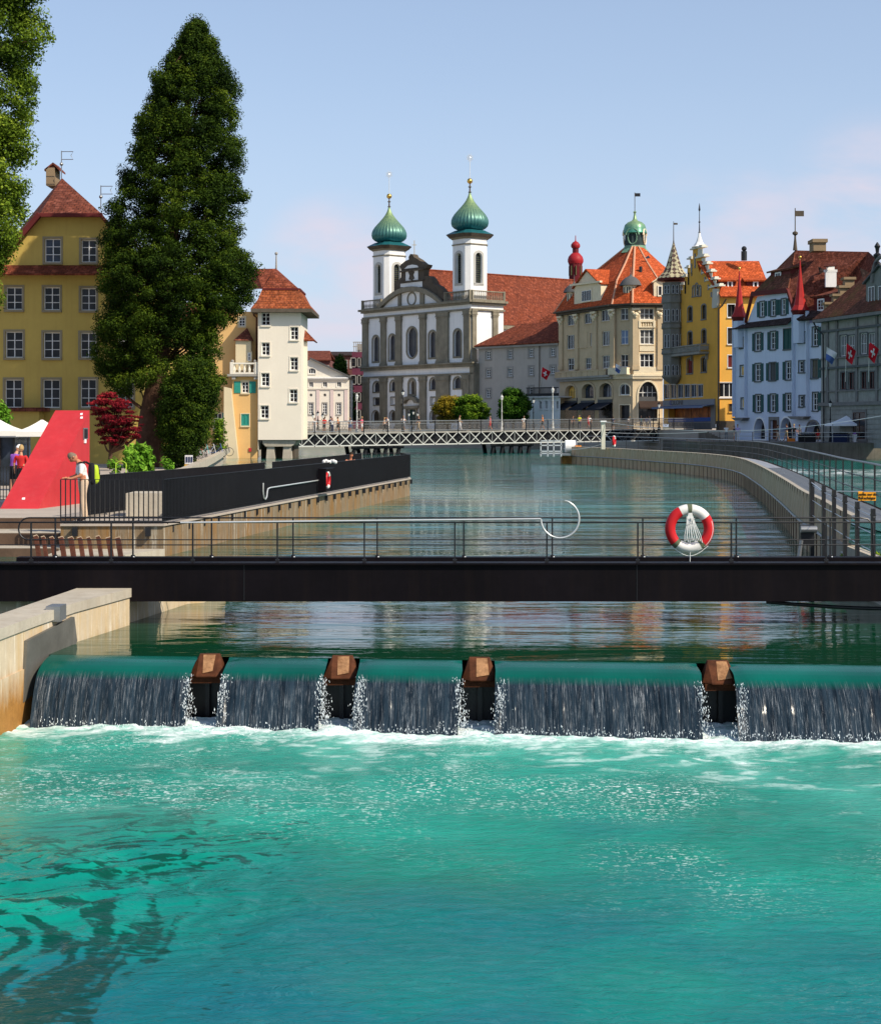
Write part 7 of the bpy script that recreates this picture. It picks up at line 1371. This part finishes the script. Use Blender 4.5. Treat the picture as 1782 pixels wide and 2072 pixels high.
EDG = [('pel', 'che'), ('che', 'neck'), ('neck', 'hb')]+[e for s in 'LR' for e in (('pel', 'hip'+s), ('hip'+s, 'knee'+s), ('knee'+s, 'ank'+s), ('ank'+s, 'toe'+s), ('che', 'sh'+s), ('sh'+s, 'el'+s), ('el'+s, 'wr'+s), ('wr'+s, 'ha'+s))]
def segd(p, a, b): ab = b-a; t = max(0, min(1, (p-a).dot(ab)/max(1e-9, ab.dot(ab)))); return (p-a-ab*t).length, t
def bake(o):
    dg_ = bpy.context.evaluated_depsgraph_get(); me = bpy.data.meshes.new_from_object(o.evaluated_get(dg_)); bpy.data.objects.remove(o); return me
def skin(verts, edges, radii, root=0, sub=1):
    me = bpy.data.meshes.new('body'); me.from_pydata(verts, edges, []); o = bpy.data.objects.new('body', me); COL.objects.link(o); md = o.modifiers.new('s', 'SKIN'); md.use_smooth_shade = True
    for i, v in enumerate(me.skin_vertices[0].data): v.radius = radii[i]; v.use_root = (i == root); v.use_loose = False
    if sub: o.modifiers.new('u', 'SUBSURF').levels = sub
    return bake(o)
def person(label, pose, top, legs, loc, rz=0, H=1.72, hair='dark', sleeve=.6, shorts=False, group='people on the bridge and the quays', bare=False, sub=1, detail=False, hat=None, skinm=None):
    J = {k: Vector(v) for k, v in pose.items()}; keys = [k for k in J if k != 'head']; idx = {k: i for i, k in enumerate(keys)}
    rad = [RAD.get(k, RAD.get(k[:-1])) for k in keys]; me = skin([tuple(J[k]) for k in keys], [(idx[a], idx[b]) for a, b in EDG], rad, 0, 2 if detail else sub)
    mb = MB(); V = [tuple(v.co) for v in me.vertices]; Fs = [list(p.vertices) for p in me.polygons]; mi = []
    for p in me.polygons:
        c = sum((me.vertices[i].co for i in p.vertices), Vector())/len(p.vertices); best = min(((segd(c, J[a], J[b]), (a, b)) for a, b in EDG), key=lambda q: q[0][0]); (dd, t), (a, b) = best
        k = b[:-1] if b[-1] in 'LR' else b
        if k in ('che', 'sh', 'neck') and not (k == 'neck' and t > .85): m_ = 1
        elif k in ('hip',): m_ = 2
        elif k == 'knee': m_ = 2 if not shorts or t < .8 else 0
        elif k == 'ank': m_ = 0 if shorts else 2
        elif k == 'toe': m_ = 3
        elif k == 'el': m_ = 1 if t < sleeve+.3 else 0
        else: m_ = 0
        if bare and m_ == 1: m_ = 0
        mi.append(m_)
    mb.v = V; mb.f = Fs; mb.m = mi; hd = J['head']; n = 14 if detail else 8; fy = -1
    dirh = (hd-J['hb']).normalized(); fw3 = Vector((0, -1, 0)); fw3 = (fw3-dirh*fw3.dot(dirh)).normalized(); sd3 = dirh.cross(fw3)
    def H_(x, y, z): return hd+sd3*x+fw3*y+dirh*z
    vs = []; L = n
    for i in range(L+1):
        ph = math.pi*i/L; z = -math.cos(ph)*.125
        for k in range(n+2):
            t = 2*math.pi*k/(n+2); r = math.sin(ph); jw = 1-.28*max(0, -z/.125); x = r*.078*jw*math.cos(t); y = r*.095*math.sin(t)+(.012 if z < 0 else 0)*math.sin(t)
            if detail and math.sin(t) > .93 and -.06 < z < .02: y += .022*(1-abs(z+.025)/.05)
            vs.append(H_(x, y, z))
    o_ = len(mb.v); w_ = n+2; mb.v += [tuple(v) for v in vs]
    for i in range(L):
        for k in range(w_): mb.f.append([o_+i*w_+k, o_+i*w_+(k+1) % w_, o_+(i+1)*w_+(k+1) % w_, o_+(i+1)*w_+k]); mb.m.append(0)
    if detail:
        for s_ in (-1, 1):
            mb.ball(H_(s_*.08, -.005, -.01), .026, 6, 0)
            mb.ball(H_(s_*.03, .088, .012), .011, 6, 3); mb.ball(H_(s_*.03, .09, .035), .012, 5, 0)
        mb.ball(H_(0, .088, -.062), .02, 6, 0, .4)
        for s_, nm in ((-1, 'L'), (1, 'R')):
            ha, wr = J['ha'+nm], J['wr'+nm]; d = (ha-wr).normalized(); side = d.cross(Vector((0, 0, 1))).normalized(); dn = d.cross(side)
            for q in range(4):
                l = (.075, .085, .08, .062)[q]; p0_ = ha+side*(q-1.5)*.019; mb.tube([p0_, p0_+d*l*.5+Vector((0, 0, -.008)), p0_+d*l*.85+Vector((0, 0, -.03)), p0_+d*l*.9+Vector((0, 0, -.055))], [.0095, .009, .008, .006], 6, 0)
            p0_ = ha-d*.03+side*s_*.03; mb.tube([p0_, p0_+side*s_*.03+d*.025, p0_+side*s_*.035+d*.06-Vector((0, 0, .02))], [.012, .0105, .007], 6, 0)
    k_ = H/1.75; cz, sz = math.cos(rz), math.sin(rz); tf = lambda p: (loc[0]+k_*(p[0]*cz-p[1]*sz), loc[1]+k_*(p[0]*sz+p[1]*cz), loc[2]+k_*p[2])
    mb.v = [tf(p) for p in mb.v]; t = thing('person', label, 'person', loc, group); sk = skinm or SK
    mb.build('body', [sk, top, legs, CL['shoe']], t, smooth=180, uv=False)
    hb = MB(); vs = []; n2 = 10
    for i in range(n2//2+2):
        ph = math.pi*(.5-.62*i/(n2/2+1)); 
        for k in range(14):
            tt = 2*math.pi*k/14; low = .35 if math.sin(tt) > .2 else -.45; z = .13*max(math.sin(ph), low if i > n2//2-1 else math.sin(ph)); r = math.cos(ph) if i < n2//2 else 1
            vs.append(tf(H_(.084*r*math.cos(tt), .1*r*math.sin(tt)-.006, z+.004)))
    hb.add(vs, [(i*14+k, i*14+(k+1) % 14, (i+1)*14+(k+1) % 14, (i+1)*14+k) for i in range(n2//2+1) for k in range(14)])
    hb.build('hair' if not hat else 'helmet', hat or HR[hair], t, smooth=180, uv=False); return t, tf, J
# man leaning on the platform railing
ML = dict(LEAN, pel=(0, .03, .97), che=(0, -.01, 1.22), neck=(0, -.1, 1.46), hb=(0, -.165, 1.52), head=(0, -.25, 1.575), kneeL=(-.1, .04, .5), kneeR=(.11, -.02, .5), ankL=(-.1, .1, .09), toeL=(-.12, -.06, .03), ankR=(.12, .0, .09), toeR=(.14, -.17, .03), shL=(-.19, -.05, 1.385), shR=(.19, -.05, 1.385), elL=(-.24, -.1, 1.12), elR=(.24, -.1, 1.12), wrL=(-.2, -.33, 1.05), wrR=(.18, -.33, 1.05), haL=(-.17, -.41, 1.07), haR=(.14, -.41, 1.07))
RAD0 = dict(RAD); RAD = {k: (a*1.2, b*1.2) if k in ('pel', 'che', 'hip', 'knee', 'sh', 'ank') else (a, b) for k, (a, b) in RAD.items()}
t, tf, J = person('man in a white shirt and beige trousers with a green backpack leaning on the railing', ML, CL['white'], CL['beige'], Vector((-8.78, 41.5, .8)), R(-68), 1.76, 'grey', group=None, detail=True, skinm=SKR, sleeve=.5)
RAD = RAD0; lime = mat('lime_nylon', (.45, .6, .03), .55, .2, 8, .3); mb = MB()
def lump(mb, c, rx, ry, rz_, n=14, e=.6, mi=0):
    def se(v): return math.copysign(abs(v)**e, v)
    vs = [tf((c[0]+rx*se(math.cos(p))*se(math.cos(q)), c[1]+ry*se(math.cos(p))*se(math.sin(q)), c[2]+rz_*se(math.sin(p)))) for p in [math.pi*(i/n-.5) for i in range(n+1)] for q in [2*math.pi*k/n for k in range(n)]]
    mb.add(vs, [(i*n+k, i*n+(k+1) % n, (i+1)*n+(k+1) % n, (i+1)*n+k) for i in range(n) for k in range(n)], mi)
bp = thing('backpack', 'lime green and black backpack worn by the man at the railing', 'backpack', tf((0, .25, 1.0)))
lump(mb, (0, .215, 1.16), .15, .075, .27); mb.build('back_panel', CL['black'], bp, smooth=60, uv=False); mb = MB(); lump(mb, (0, .3, 1.15), .135, .085, .235); lump(mb, (0, .345, 1.07), .1, .07, .12); mb.build('bag', lime, bp, smooth=60, uv=False)
mb = MB()
for s_ in (-1, 1): mb.tube([tf(p) for p in [(s_*.09, .2, 1.38), (s_*.12, .06, 1.46), (s_*.13, -.1, 1.38), (s_*.14, -.1, 1.25), (s_*.15, .05, 1.02), (s_*.12, .2, .98)]], .02, 6); mb.tube([tf((s_*.08, .36, 1.36)), tf((s_*.09, .395, 1.2)), tf((s_*.07, .4, .98))], .012, 5)
mb.build('strap', CL['black'], bp, uv=False)
# sunbather, cyclists
person('bare chested man sitting with bowed head on the far part of the platform', SIT, SKR, CL['navy'], Vector((-3.74, 70, .8)), R(20), 1.72, 'dark', bare=True, group=None, skinm=SKR)
mb = MB(); c_ = P(667, 931, 63)
for k in range(7): mb.ball(P(667, 934, 59.3)+Vector((-.2+.066*k, .03*math.sin(k*2), .0+.02*math.sin(k*1.7))), .07, 7)
tag(mb.build('towel_bundle', CL['white'], smooth=60, uv=False), 'crumpled white bundle lying on the platform railing beside the sunbather', 'bundle')
MBx = MB(); MBx.box((-13.7, 55.8, 1.0), (-11.9, 56.6, 1.12)); 
person('cyclist in a purple jersey with a white helmet at the left', dict(LEAN), CL['purple'], CL['black'], P(28, 861, 56).xy.to_3d()+Vector((0, 0, .82)), R(150), 1.75, group=None, hat=CL['white'], shorts=True)
person('cyclist in a red vest standing beside the one in purple', dict(STAND), CL['red'], CL['black'], P(43, 861, 55).xy.to_3d()+Vector((0, 0, .82)), R(170), 1.7, 'blond', group=None, shorts=True)
# far people
def gp(x, on='bridge'):
    if on == 'bridge': u = wb.uz((x, 861))[0]; p = wb.pt(u, 0, -.9-random.random()*1.6); return Vector((p.x, p.y, ztop(u)+.04))
    if on == 'street': Z = 206.; return Vector(((x-HX)*Z/F, Z, 2.62))
    if on == 'far': Z = 242.; return Vector(((x-HX)*Z/F, Z, 2.62))
    Z = 173.5; return Vector(((x-HX)*Z/F, Z, 1.54))
ppl = [(633, 'bridge', WALK, 'pink', 'kha', 90, 'pink top walking at the left end of the bridge'), (645, 'bridge', STAND, 'white', 'white', 0, 'white dress and white trousers near the left end of the bridge'), (663, 'bridge', LEAN, 'red', 'black', 20, 'dark red shirt bending over the bridge railing'), (673, 'bridge', LEAN, 'orange', 'navy', -10, 'orange red shirt crouching low at the bridge railing'), (680, 'bridge', PHONE, 'white', 'navy', 30, 'white shirt lifting a phone on the bridge'), (687, 'bridge', STAND, 'navy', 'black', 180, 'navy shirt seen from behind among the group on the bridge'), (692, 'bridge', WALK, 'orange', 'black', -80, 'orange shirt at the right of the group on the bridge'), (722, 'bridge', LEAN, 'white', 'blue', 5, 'white top and blue jeans below the bridge lamp'), (750, 'bridge', STAND, 'pink', 'white', 60, 'pink shirt and white trousers on the bridge'), (785, 'bridge', WALK, 'beige', 'black', 90, 'beige shirt walking before the church door'), (794, 'bridge', LEAN, 'white', 'white', -60, 'white clothes bent forward behind the bridge railing'), (833, 'bridge', PHONE, 'white', 'grey', 0, 'white shirt and grey shorts taking a photo on the bridge'), (865, 'bridge', WALK, 'black', 'kha', -90, 'black shirt walking below the lime trees'), (946, 'bridge', WALK, 'kha', 'white', 80, 'khaki top walking left of the teal shirted one'), (994, 'far', STAND, 'teal', 'navy', 180, 'bright teal shirt between the lime trees'), (1006, 'bridge', WALK, 'pink', 'red', -90, 'pink dress striding across the bridge'), (1073, 'bridge', LEAN, 'white', 'beige', 10, 'white top leaning at the rail right of the round tree'), (1112, 'bridge', WALK, 'orange', 'black', -90, 'orange shirt beside the tall bridge lamp'), (1178, 'bridge', STAND, 'black', 'black', 40, 'black clothes before the hotel awnings'), (1188, 'bridge', STAND, 'yel', 'navy', -30, 'yellow top before the middle hotel awning'), (1201, 'bridge', WALK, 'pink', 'red', 90, 'pink top and red skirt before the hotel'), (1211, 'bridge', STAND, 'white', 'grey', 0, 'white top and grey trousers before the hotel'), (1240, 'street', STAND, 'navy', 'black', 180, 'dark clothes standing at the hotel door'), (1270, 'street', LEAN, 'white', 'black', 60, 'white and black outfit outside the hotel door'), (1297, 'street', STAND, 'teal', 'navy', 20, 'teal top in front of the large arched shop entrance'), (1308, 'street', STAND, 'blue', 'kha', 160, 'blue shirt in the middle of the arch group'), (1314, 'street', WALK, 'white', 'white', -60, 'white clothes at the right of the arch group'), (1412, 'street', WALK, 'yel', 'black', 50, 'bright yellow shirt passing the blue shop counter'), (1469, 'quay', STAND, 'white', 'grey', 0, 'white shirt, small, at the foot of the quay stairs'), (1485, 'quay', STAND, 'black', 'beige', 90, 'black shirt beside the lavender shirted one'), (1492, 'quay', STAND, 'lav', 'white', -20, 'lavender shirt standing below the blue house corner'), (1573, 'quay', WALK, 'black', 'beige', 90, 'black shirt before the brown door of the blue house'), (1591, 'quay', WALK, 'navy', 'kha', -90, 'navy shirt and khaki shorts before the second arch'), (1606, 'quay', STAND, 'black', 'black', 150, 'black clothes right of the second arch'), (1617, 'quay', STAND, 'grey', 'white', 30, 'grey shirt and pale trousers near the oriel base'), (1655, 'quay', SIT, 'red', 'pink', -30, 'red top sitting at the quay edge'), (1673, 'quay', STAND, 'pink', 'white', 10, 'pink top and white trousers beside the quay lamp'), (1712, 'quay', STAND, 'purple', 'navy', 170, 'purple shirt under the white market tent'), (1730, 'quay', LEAN, 'red', 'black', 30, 'red shirt bending over the market table'), (1765, 'quay', STAND, 'navy', 'black', -20, 'navy shirt at the market stall right of the tent')]
for (x, on, ps, a_, b_, rz, d_) in ppl: person('person in '+d_, ps, CL[a_], CL[b_], gp(x, on), R(rz), random.uniform(1.62, 1.82), random.choice(['dark', 'blond', 'dark', 'grey']), sleeve=random.choice([.2, .5]), shorts=random.random() < .35, sub=1)
# ---------------------------------------------------------------- quay market, tents, cafe things
def canopy(nm, label, x0, x1, ytop, yedge, Z, z0, m, legs=True, cat='tent'):
    a, b = P(x0, yedge, Z), P(x1, yedge, Z); w = b.x-a.x; t = thing(nm, label, cat, ((a.x+b.x)/2, Z+w/2, z0)); ap_ = Vector(((a.x+b.x)/2, Z+w/2, P(0, ytop, Z+w/2).z)); c = [Vector((a.x, Z, a.z)), Vector((b.x, Z, b.z)), Vector((b.x, Z+w, a.z)), Vector((a.x, Z+w, a.z))]; mb = MB()
    for i in range(4):
        p, q = c[i], c[(i+1) % 4]; mid = (p+q)/2; k = 6
        for j in range(k):
            for l in range(4):
                def pt(u, v): e_ = p.lerp(q, u); h_ = e_.lerp(ap_, v); h_.z -= .10*w*.5*math.sin(math.pi*v)*.6; return h_
                mb.quad(pt(j/k, l/4), pt((j+1)/k, l/4), pt((j+1)/k, (l+1)/4), pt(j/k, (l+1)/4))
        mb.quad(p, q, q-Vector((0, 0, .18)), p-Vector((0, 0, .18)))
    mb.build('canopy', m, t, smooth=30)
    if legs:
        for p in c: MB().bar((p.x, p.y, z0), p, .06).build('leg', M['steel'], t)
    else: MB().tube([(ap_.x, ap_.y, z0), ap_], .04, 6).build('pole', M['timber'], t)
    return t
tentw = mat('tent_fabric', (.85, .86, .9), .8, .05); parw = mat('parasol_fabric', (.8, .77, .7), .85, .04)
canopy('market_tent', 'white market tent with pointed roof on the quay before the grey house', 1684, 1757, 841, 858, 163.5, 1.54, tentw)
for i, x in enumerate((1688, 1752)): c_ = P(x, 861, 163.4); MB().prism([(c_.x-.3, c_.y, 1.9), (c_.x+.3, c_.y, 1.9), (c_.x+.25, c_.y, 3.2), (c_.x-.1, c_.y, 3.2)], (0, .05, 0)).build('corner_drape', tentw) if False else None
canopy('parasol', 'large white parasol partly hidden behind the red wedge', 32, 118, 848, 873, 60, .8, parw, False, 'parasol'); canopy('parasol', 'white parasol cut by the left picture edge', -60, 32, 848, 872, 61.5, .8, parw, False, 'parasol')
k_ = thing('kiosk', 'low dark kiosk with flat roof and glass front behind the cyclists', 'kiosk', P(10, 930, 66)); a_, b_ = P(-40, 882, 66), P(46, 876, 66); MB().box((a_.x, 65.4, a_.z-.05), (b_.x, 69, b_.z)).build('roof', M['steel'], k_); MB().box((a_.x+.2, 66, .8), (b_.x-.3, 68.5, a_.z-.06)).build('body', M['glass_c'], k_)
for i in range(4): x = a_.x+.2+i*.55; MB().box((x, 65.9, .8), (x+.06, 65.99, a_.z-.06)).build('mullion', M['black'], k_)
stl = [('blue', 'blue cloth and crates'), ('white', 'white cloth and boxes'), ('orange', 'orange crates')]
for i, (x, c1, c2, lab_) in enumerate(((1700, 'navy', 'black', 'dark covered market table under the left half of the tent'), (1742, 'white', 'purple', 'market table with white cloth and purple crates below'), (1772, 'grey', 'orange', 'market table with orange goods at the right picture edge'), (1632, 'black', 'grey', 'dark table with green cover left of the quay lamp'))):
    p = P(x, 861, 163.8); t = thing('market_table', lab_, 'table', (p.x, p.y, 1.54), 'market tables on the quay'); MB().box((p.x-.85, p.y-.35, 2.28), (p.x+.85, p.y+.35, 2.33)).build('tabletop', CL[c1], t); MB().box((p.x-.8, p.y-.3, 1.56), (p.x+.8, p.y+.3, 2.27)).build('cloth', CL[c1], t); mb = MB()
    for k in range(6): xx = p.x-.75+k*.25; mb.box((xx, p.y-.25, 2.34), (xx+.18, p.y+.1, 2.45+.1*random.random()))
    tag(mb.build('goods', CL[c2]), kind='stuff'); mb = None
for i, x in enumerate((1600, 1762)): p = P(x, 861, 162.5 if i else 171); tag(MB().box((p.x-.35, p.y-.25, 1.54), (p.x+.35, p.y+.25, 1.85)).build('crate', CL['orange']), ['orange crate on the quay edge left of the stall tables', 'yellow orange crate on the quay under the right market table'][i], 'crate', 'orange crates on the quay')
# flags
def flag(x0, y0, x1, y1, Z, label, kind_, pole):
    t = thing('flag', label, 'flag', P((x0+x1)/2, y1, Z)); s = F/Z; W_, H_ = (x1-x0), (y1-y0); n = 14; mb = MB(); rt_ = random.random()*3
    quad_ = [(x0+W_*.12, y0), (x1, y0+H_*.36), (x0+W_*.58, y1), (x0, y0+H_*.72)] if kind_ != 'flat' else [(x0, y0), (x1, y0), (x1, y1), (x0, y1)]
    def q(u, v, o=0): a = [quad_[0][k]*(1-u)+quad_[1][k]*u for k in (0, 1)]; b = [quad_[3][k]*(1-u)+quad_[2][k]*u for k in (0, 1)]; p = P(a[0]*(1-v)+b[0]*v, a[1]*(1-v)+b[1]*v, Z); p.y += .12*math.sin(5*u+3*v+rt_)-o; return p
    for i in range(n):
        for j in range(n):
            u, v = (i+.5)/n, (j+.5)/n
            if kind_ == 'bw': m_ = 0 if v < .5 else 1
            else: au, av = abs(u-.5), abs(v-.5); m_ = 1 if (au < .1 and av < .31) or (av < .1 and au < .31) else 0
            mb.quad(q(i/n, j/n), q((i+1)/n, j/n), q((i+1)/n, (j+1)/n), q(i/n, (j+1)/n), m_)
    mats = [CL['white'], CL['blue']] if kind_ == 'bw' else [mat('flag_red', (.5, .01, .02), .7, .1), CL['white']]
    mb.build('cloth', mats, t, smooth=60); mb = MB(); mb.tube([P(*pole[0], Z+.1), P(*pole[1], Z+.6)], .035, 5); mb.build('pole', M['silver'], t)
f_ = lambda x, y: BB(x, y)
flag(*f_(1150, 1450), *f_(1280, 1655), 163, 'blue and white flag at the left corner of the grey house', 'bw', (f_(1165, 1450), f_(1150, 1800)))
flag(*f_(1375, 1410), *f_(1500, 1655), 160, 'red flag with white cross between the lattice windows of the grey house', 'ch', (f_(1385, 1405), f_(1375, 1850)))
flag(*f_(1635, 1390), *f_(1760, 1640), 156, 'red flag with white cross at the right picture edge', 'ch', (f_(1650, 1385), f_(1640, 1850)))
flag(*D(1537, 1462), *D(1596, 1547), 234, 'small red flag with white cross before the grey convent wall', 'ch', (D(1540, 1460), D(1530, 1600)))
flag(*H2(890, 870), *H2(985, 1010), 216, 'dark blue and white flag hanging from the hotel balcony', 'bw', (H2(965, 850), H2(890, 1040)))
# cafe bits behind the platform
for i, (x, y, h_) in enumerate(((262, 938, 1.0), (340, 934, .8), (232, 940, .7))):
    p = P(x, y, 70); t = thing('potted_plant', ['tall potted plant beside the green chair', 'potted plant right of the bright shrub', 'small potted plant under the red maple'][i], 'plant', (p.x, p.y, .8)); MB().lathe((p.x, p.y, .8), [(.16, 0), (.22, .4), (.24, .42)], 12).build('pot', mat('grey_pot', (.16, .16, .15), .8), t); leaves('foliage', [(p.x+.12*math.cos(k), p.y+.12*math.sin(k), 1.35+.1*k*h_) for k in range(5)], [.25]*5, 60, .06, LGR, t, np.full(5, .5), seed=20+i)
t = thing('chair', 'lime green metal chair on the cafe terrace', 'chair', P(243, 940, 66)); p = Vector((P(243, 0, 66).x, 66, .8)); mg = mat('lime_metal', (.4, .6, .05), .4)
for dx in (-.2, .2):
    for dy in (-.2, .2): MB().bar(p+Vector((dx, dy, 0)), p+Vector((dx, dy, .45 if dy < 0 else .9)), .03).build('leg', mg, t)
MB().box(p+Vector((-.22, -.22, .44)), p+Vector((.22, .22, .47))).build('seat', mg, t); mb = MB(); mb.tube([p+Vector((.22*math.cos(k), .21, .75+.22*math.sin(k))) for k in [math.pi*i/8 for i in range(9)]], .018, 5); mb.build('backrest', mg, t)
t = thing('sign_board', 'white framed notice board on the bank before the ivy', 'sign', P(381, 945, 88)); a_, b_ = P(374, 939, 88), P(390, 921, 88); MB().box((a_.x, 88, a_.z), (b_.x, 88.04, b_.z)).build('panel', CL['white'], t)
for k in range(3): MB().box((a_.x+.06+.13*k, 87.97, a_.z+.1), (a_.x+.14+.13*k, 87.99, b_.z-.08)).build('poster', CL['navy'], t)
MB().box((a_.x-.02, 87.98, a_.z-.16), (b_.x+.02, 88.03, a_.z-.02)).build('lower_panel', mat('yellow_paint', (.7, .4, .05), .6), t)
for dx in (.03, -.08): x = a_.x+.03 if dx > 0 else b_.x-.03; MB().bar((x, 88.06, .8), (x, 88.06, b_.z), .04).build('leg', M['black'], t)
t = thing('terrace_wall', 'low stone terrace wall along the left bank behind the platform', 'wall', (-11, 70, .6)); mb = MB()
for (a_, b_) in (((-11.3, 55), (-11.8, 78)), ((-11.8, 78), (-14.6, 108)), ((-14.6, 108), (-18.6, 148))): mb.bar((*a_, 1.0), (*b_, 1.0), .4, .4)
mb.build('wall', M['conc'], t)
g = np.random.default_rng(9)
for i in range(5):
    x = 395+i*14; p = P(x, 861, 118+i*3); t = thing('bicycle', 'bicycle parked on the left bank before the cream house, %s of the row' % ['leftmost', 'second', 'middle', 'fourth', 'rightmost'][i], 'bicycle', (p.x, p.y, .8), 'bicycles parked on the left bank')
    for dx in (-.5, .5): MB().tube([(p.x+dx+.32*math.cos(k), p.y, 1.14+.32*math.sin(k)) for k in [math.pi*2*j/14 for j in range(14)]], .02, 4, closed=True).build('wheel', M['black'], t)
    mb = MB(); A_, B_, C__, D_ = (p.x-.5, p.y, 1.14), (p.x-.05, p.y, 1.1), (p.x-.15, p.y, 1.65), (p.x+.38, p.y, 1.6); mb.tube([A_, B_, D_, C__, B_], .022, 4); mb.tube([A_, C__], .018, 4); mb.tube([(p.x+.5, p.y, 1.14), D_, (p.x+.33, p.y, 1.8)], .022, 4); mb.tube([C__, (p.x-.17, p.y, 1.75)], .02, 4); mb.build('frame', [CL['red'], CL['teal'], CL['white'], CL['blue'], CL['black']][i], t)
    MB().box((p.x-.28, p.y-.06, 1.75), (p.x-.06, p.y+.06, 1.8)).build('saddle', M['black'], t); MB().bar((p.x+.3, p.y-.25, 1.82), (p.x+.3, p.y+.25, 1.82), .03).build('handlebar', M['steel'], t)
# ---------------------------------------------------------------- camera, sun, sky
cam = bpy.data.cameras.new('camera'); co = bpy.data.objects.new('camera', cam); COL.objects.link(co); scene.camera = co
co.location = (0, 0, EYE); co.rotation_euler = (R(90), 0, 0)
cam.sensor_fit = 'HORIZONTAL'; cam.sensor_width = 36; cam.lens = F/1782*36; cam.clip_end = 8000; cam.clip_start = .5
cam.shift_y = -(1036-HY)/1782
SUN_EL, SAZ = R(41), (.8, -.6)
sd = bpy.data.lights.new('sun', 'SUN'); so = bpy.data.objects.new('sun', sd); COL.objects.link(so)
sd.energy = 5.3; sd.angle = R(.5); sd.color = (1, .9, .74)
sv = Vector((SAZ[0]*math.cos(SUN_EL), SAZ[1]*math.cos(SUN_EL), math.sin(SUN_EL)))
so.rotation_euler = sv.to_track_quat('Z', 'Y').to_euler(); so.location = (60, -40, 80)
wd = bpy.data.worlds.new('World'); scene.world = wd; wd.use_nodes = True; n = wd.node_tree; n.nodes.clear()
wo = N(n, 'OutputWorld'); bg = N(n, 'Background'); n.links.new(bg.outputs[0], wo.inputs[0])
sky = N(n, 'TexSky', sky_type='NISHITA'); sky.sun_disc = False; sky.sun_elevation = SUN_EL; sky.sun_rotation = math.atan2(SAZ[0], SAZ[1])
sky.air_density = 1.0; sky.dust_density = 1.2; sky.ozone_density = 2.2; sky.altitude = 400
tc = N(n, 'TexCoord'); mp = N(n, 'Mapping'); mp.inputs['Scale'].default_value = (1, 1, 2.6); n.links.new(tc.outputs['Generated'], mp.inputs[0])
cl = ramp(n, nz(n, mp.outputs[0], 11, 6, .55, .25), [(.38, 0.), (.66, .8)])
sp3 = N(n, 'SeparateXYZ'); n.links.new(tc.outputs['Generated'], sp3.inputs[0])
lowm = ramp(n, sp3.outputs[2], [(0., 1.), (.1, 1.), (.17, .25), (.24, 0.)])
mu = N(n, 'Math', operation='MULTIPLY'); n.links.new(cl, mu.inputs[0])
nrm = N(n, 'VectorMath', operation='NORMALIZE'); n.links.new(tc.outputs['Generated'], nrm.inputs[0]); acc_ = None
for (px_, py_, w_, k_) in ((680, 560, .0016, 1.), (600, 640, .0012, .7), (1760, 430, .002, 1.), (1520, 480, .0012, .7), (1390, 440, .0006, .5), (250, 640, .003, .5)):
    v_ = (P(px_, py_, 1)-Vector((0, 0, EYE))).normalized(); dt = N(n, 'VectorMath', operation='DOT_PRODUCT'); n.links.new(nrm.outputs[0], dt.inputs[0]); dt.inputs[1].default_value = v_
    mr = N(n, 'MapRange', interpolation_type='SMOOTHSTEP'); mr.inputs[1].default_value = 1-w_; mr.inputs[2].default_value = 1.; mr.inputs[4].default_value = k_; n.links.new(dt.outputs['Value'], mr.inputs[0])
    if acc_ is None: acc_ = mr.outputs[0]
    else: ad = N(n, 'Math', operation='MAXIMUM'); n.links.new(acc_, ad.inputs[0]); n.links.new(mr.outputs[0], ad.inputs[1]); acc_ = ad.outputs[0]
n.links.new(acc_, mu.inputs[1])
hz = ramp(n, sp3.outputs[2], [(0., .85), (.1, .62), (.2, .4), (.5, .1)])
c = mixc(n, hz, sky.outputs[0], (3.9, 4.6, 6.0)); c = mixc(n, mu.outputs[0], c, (5.3, 4.75, 5.4))
n.links.new(c, bg.inputs[0]); bg.inputs[1].default_value = .15
scene.view_settings.view_transform = 'Standard'; scene.view_settings.look = 'None'; scene.view_settings.exposure = 0; scene.view_settings.gamma = 1
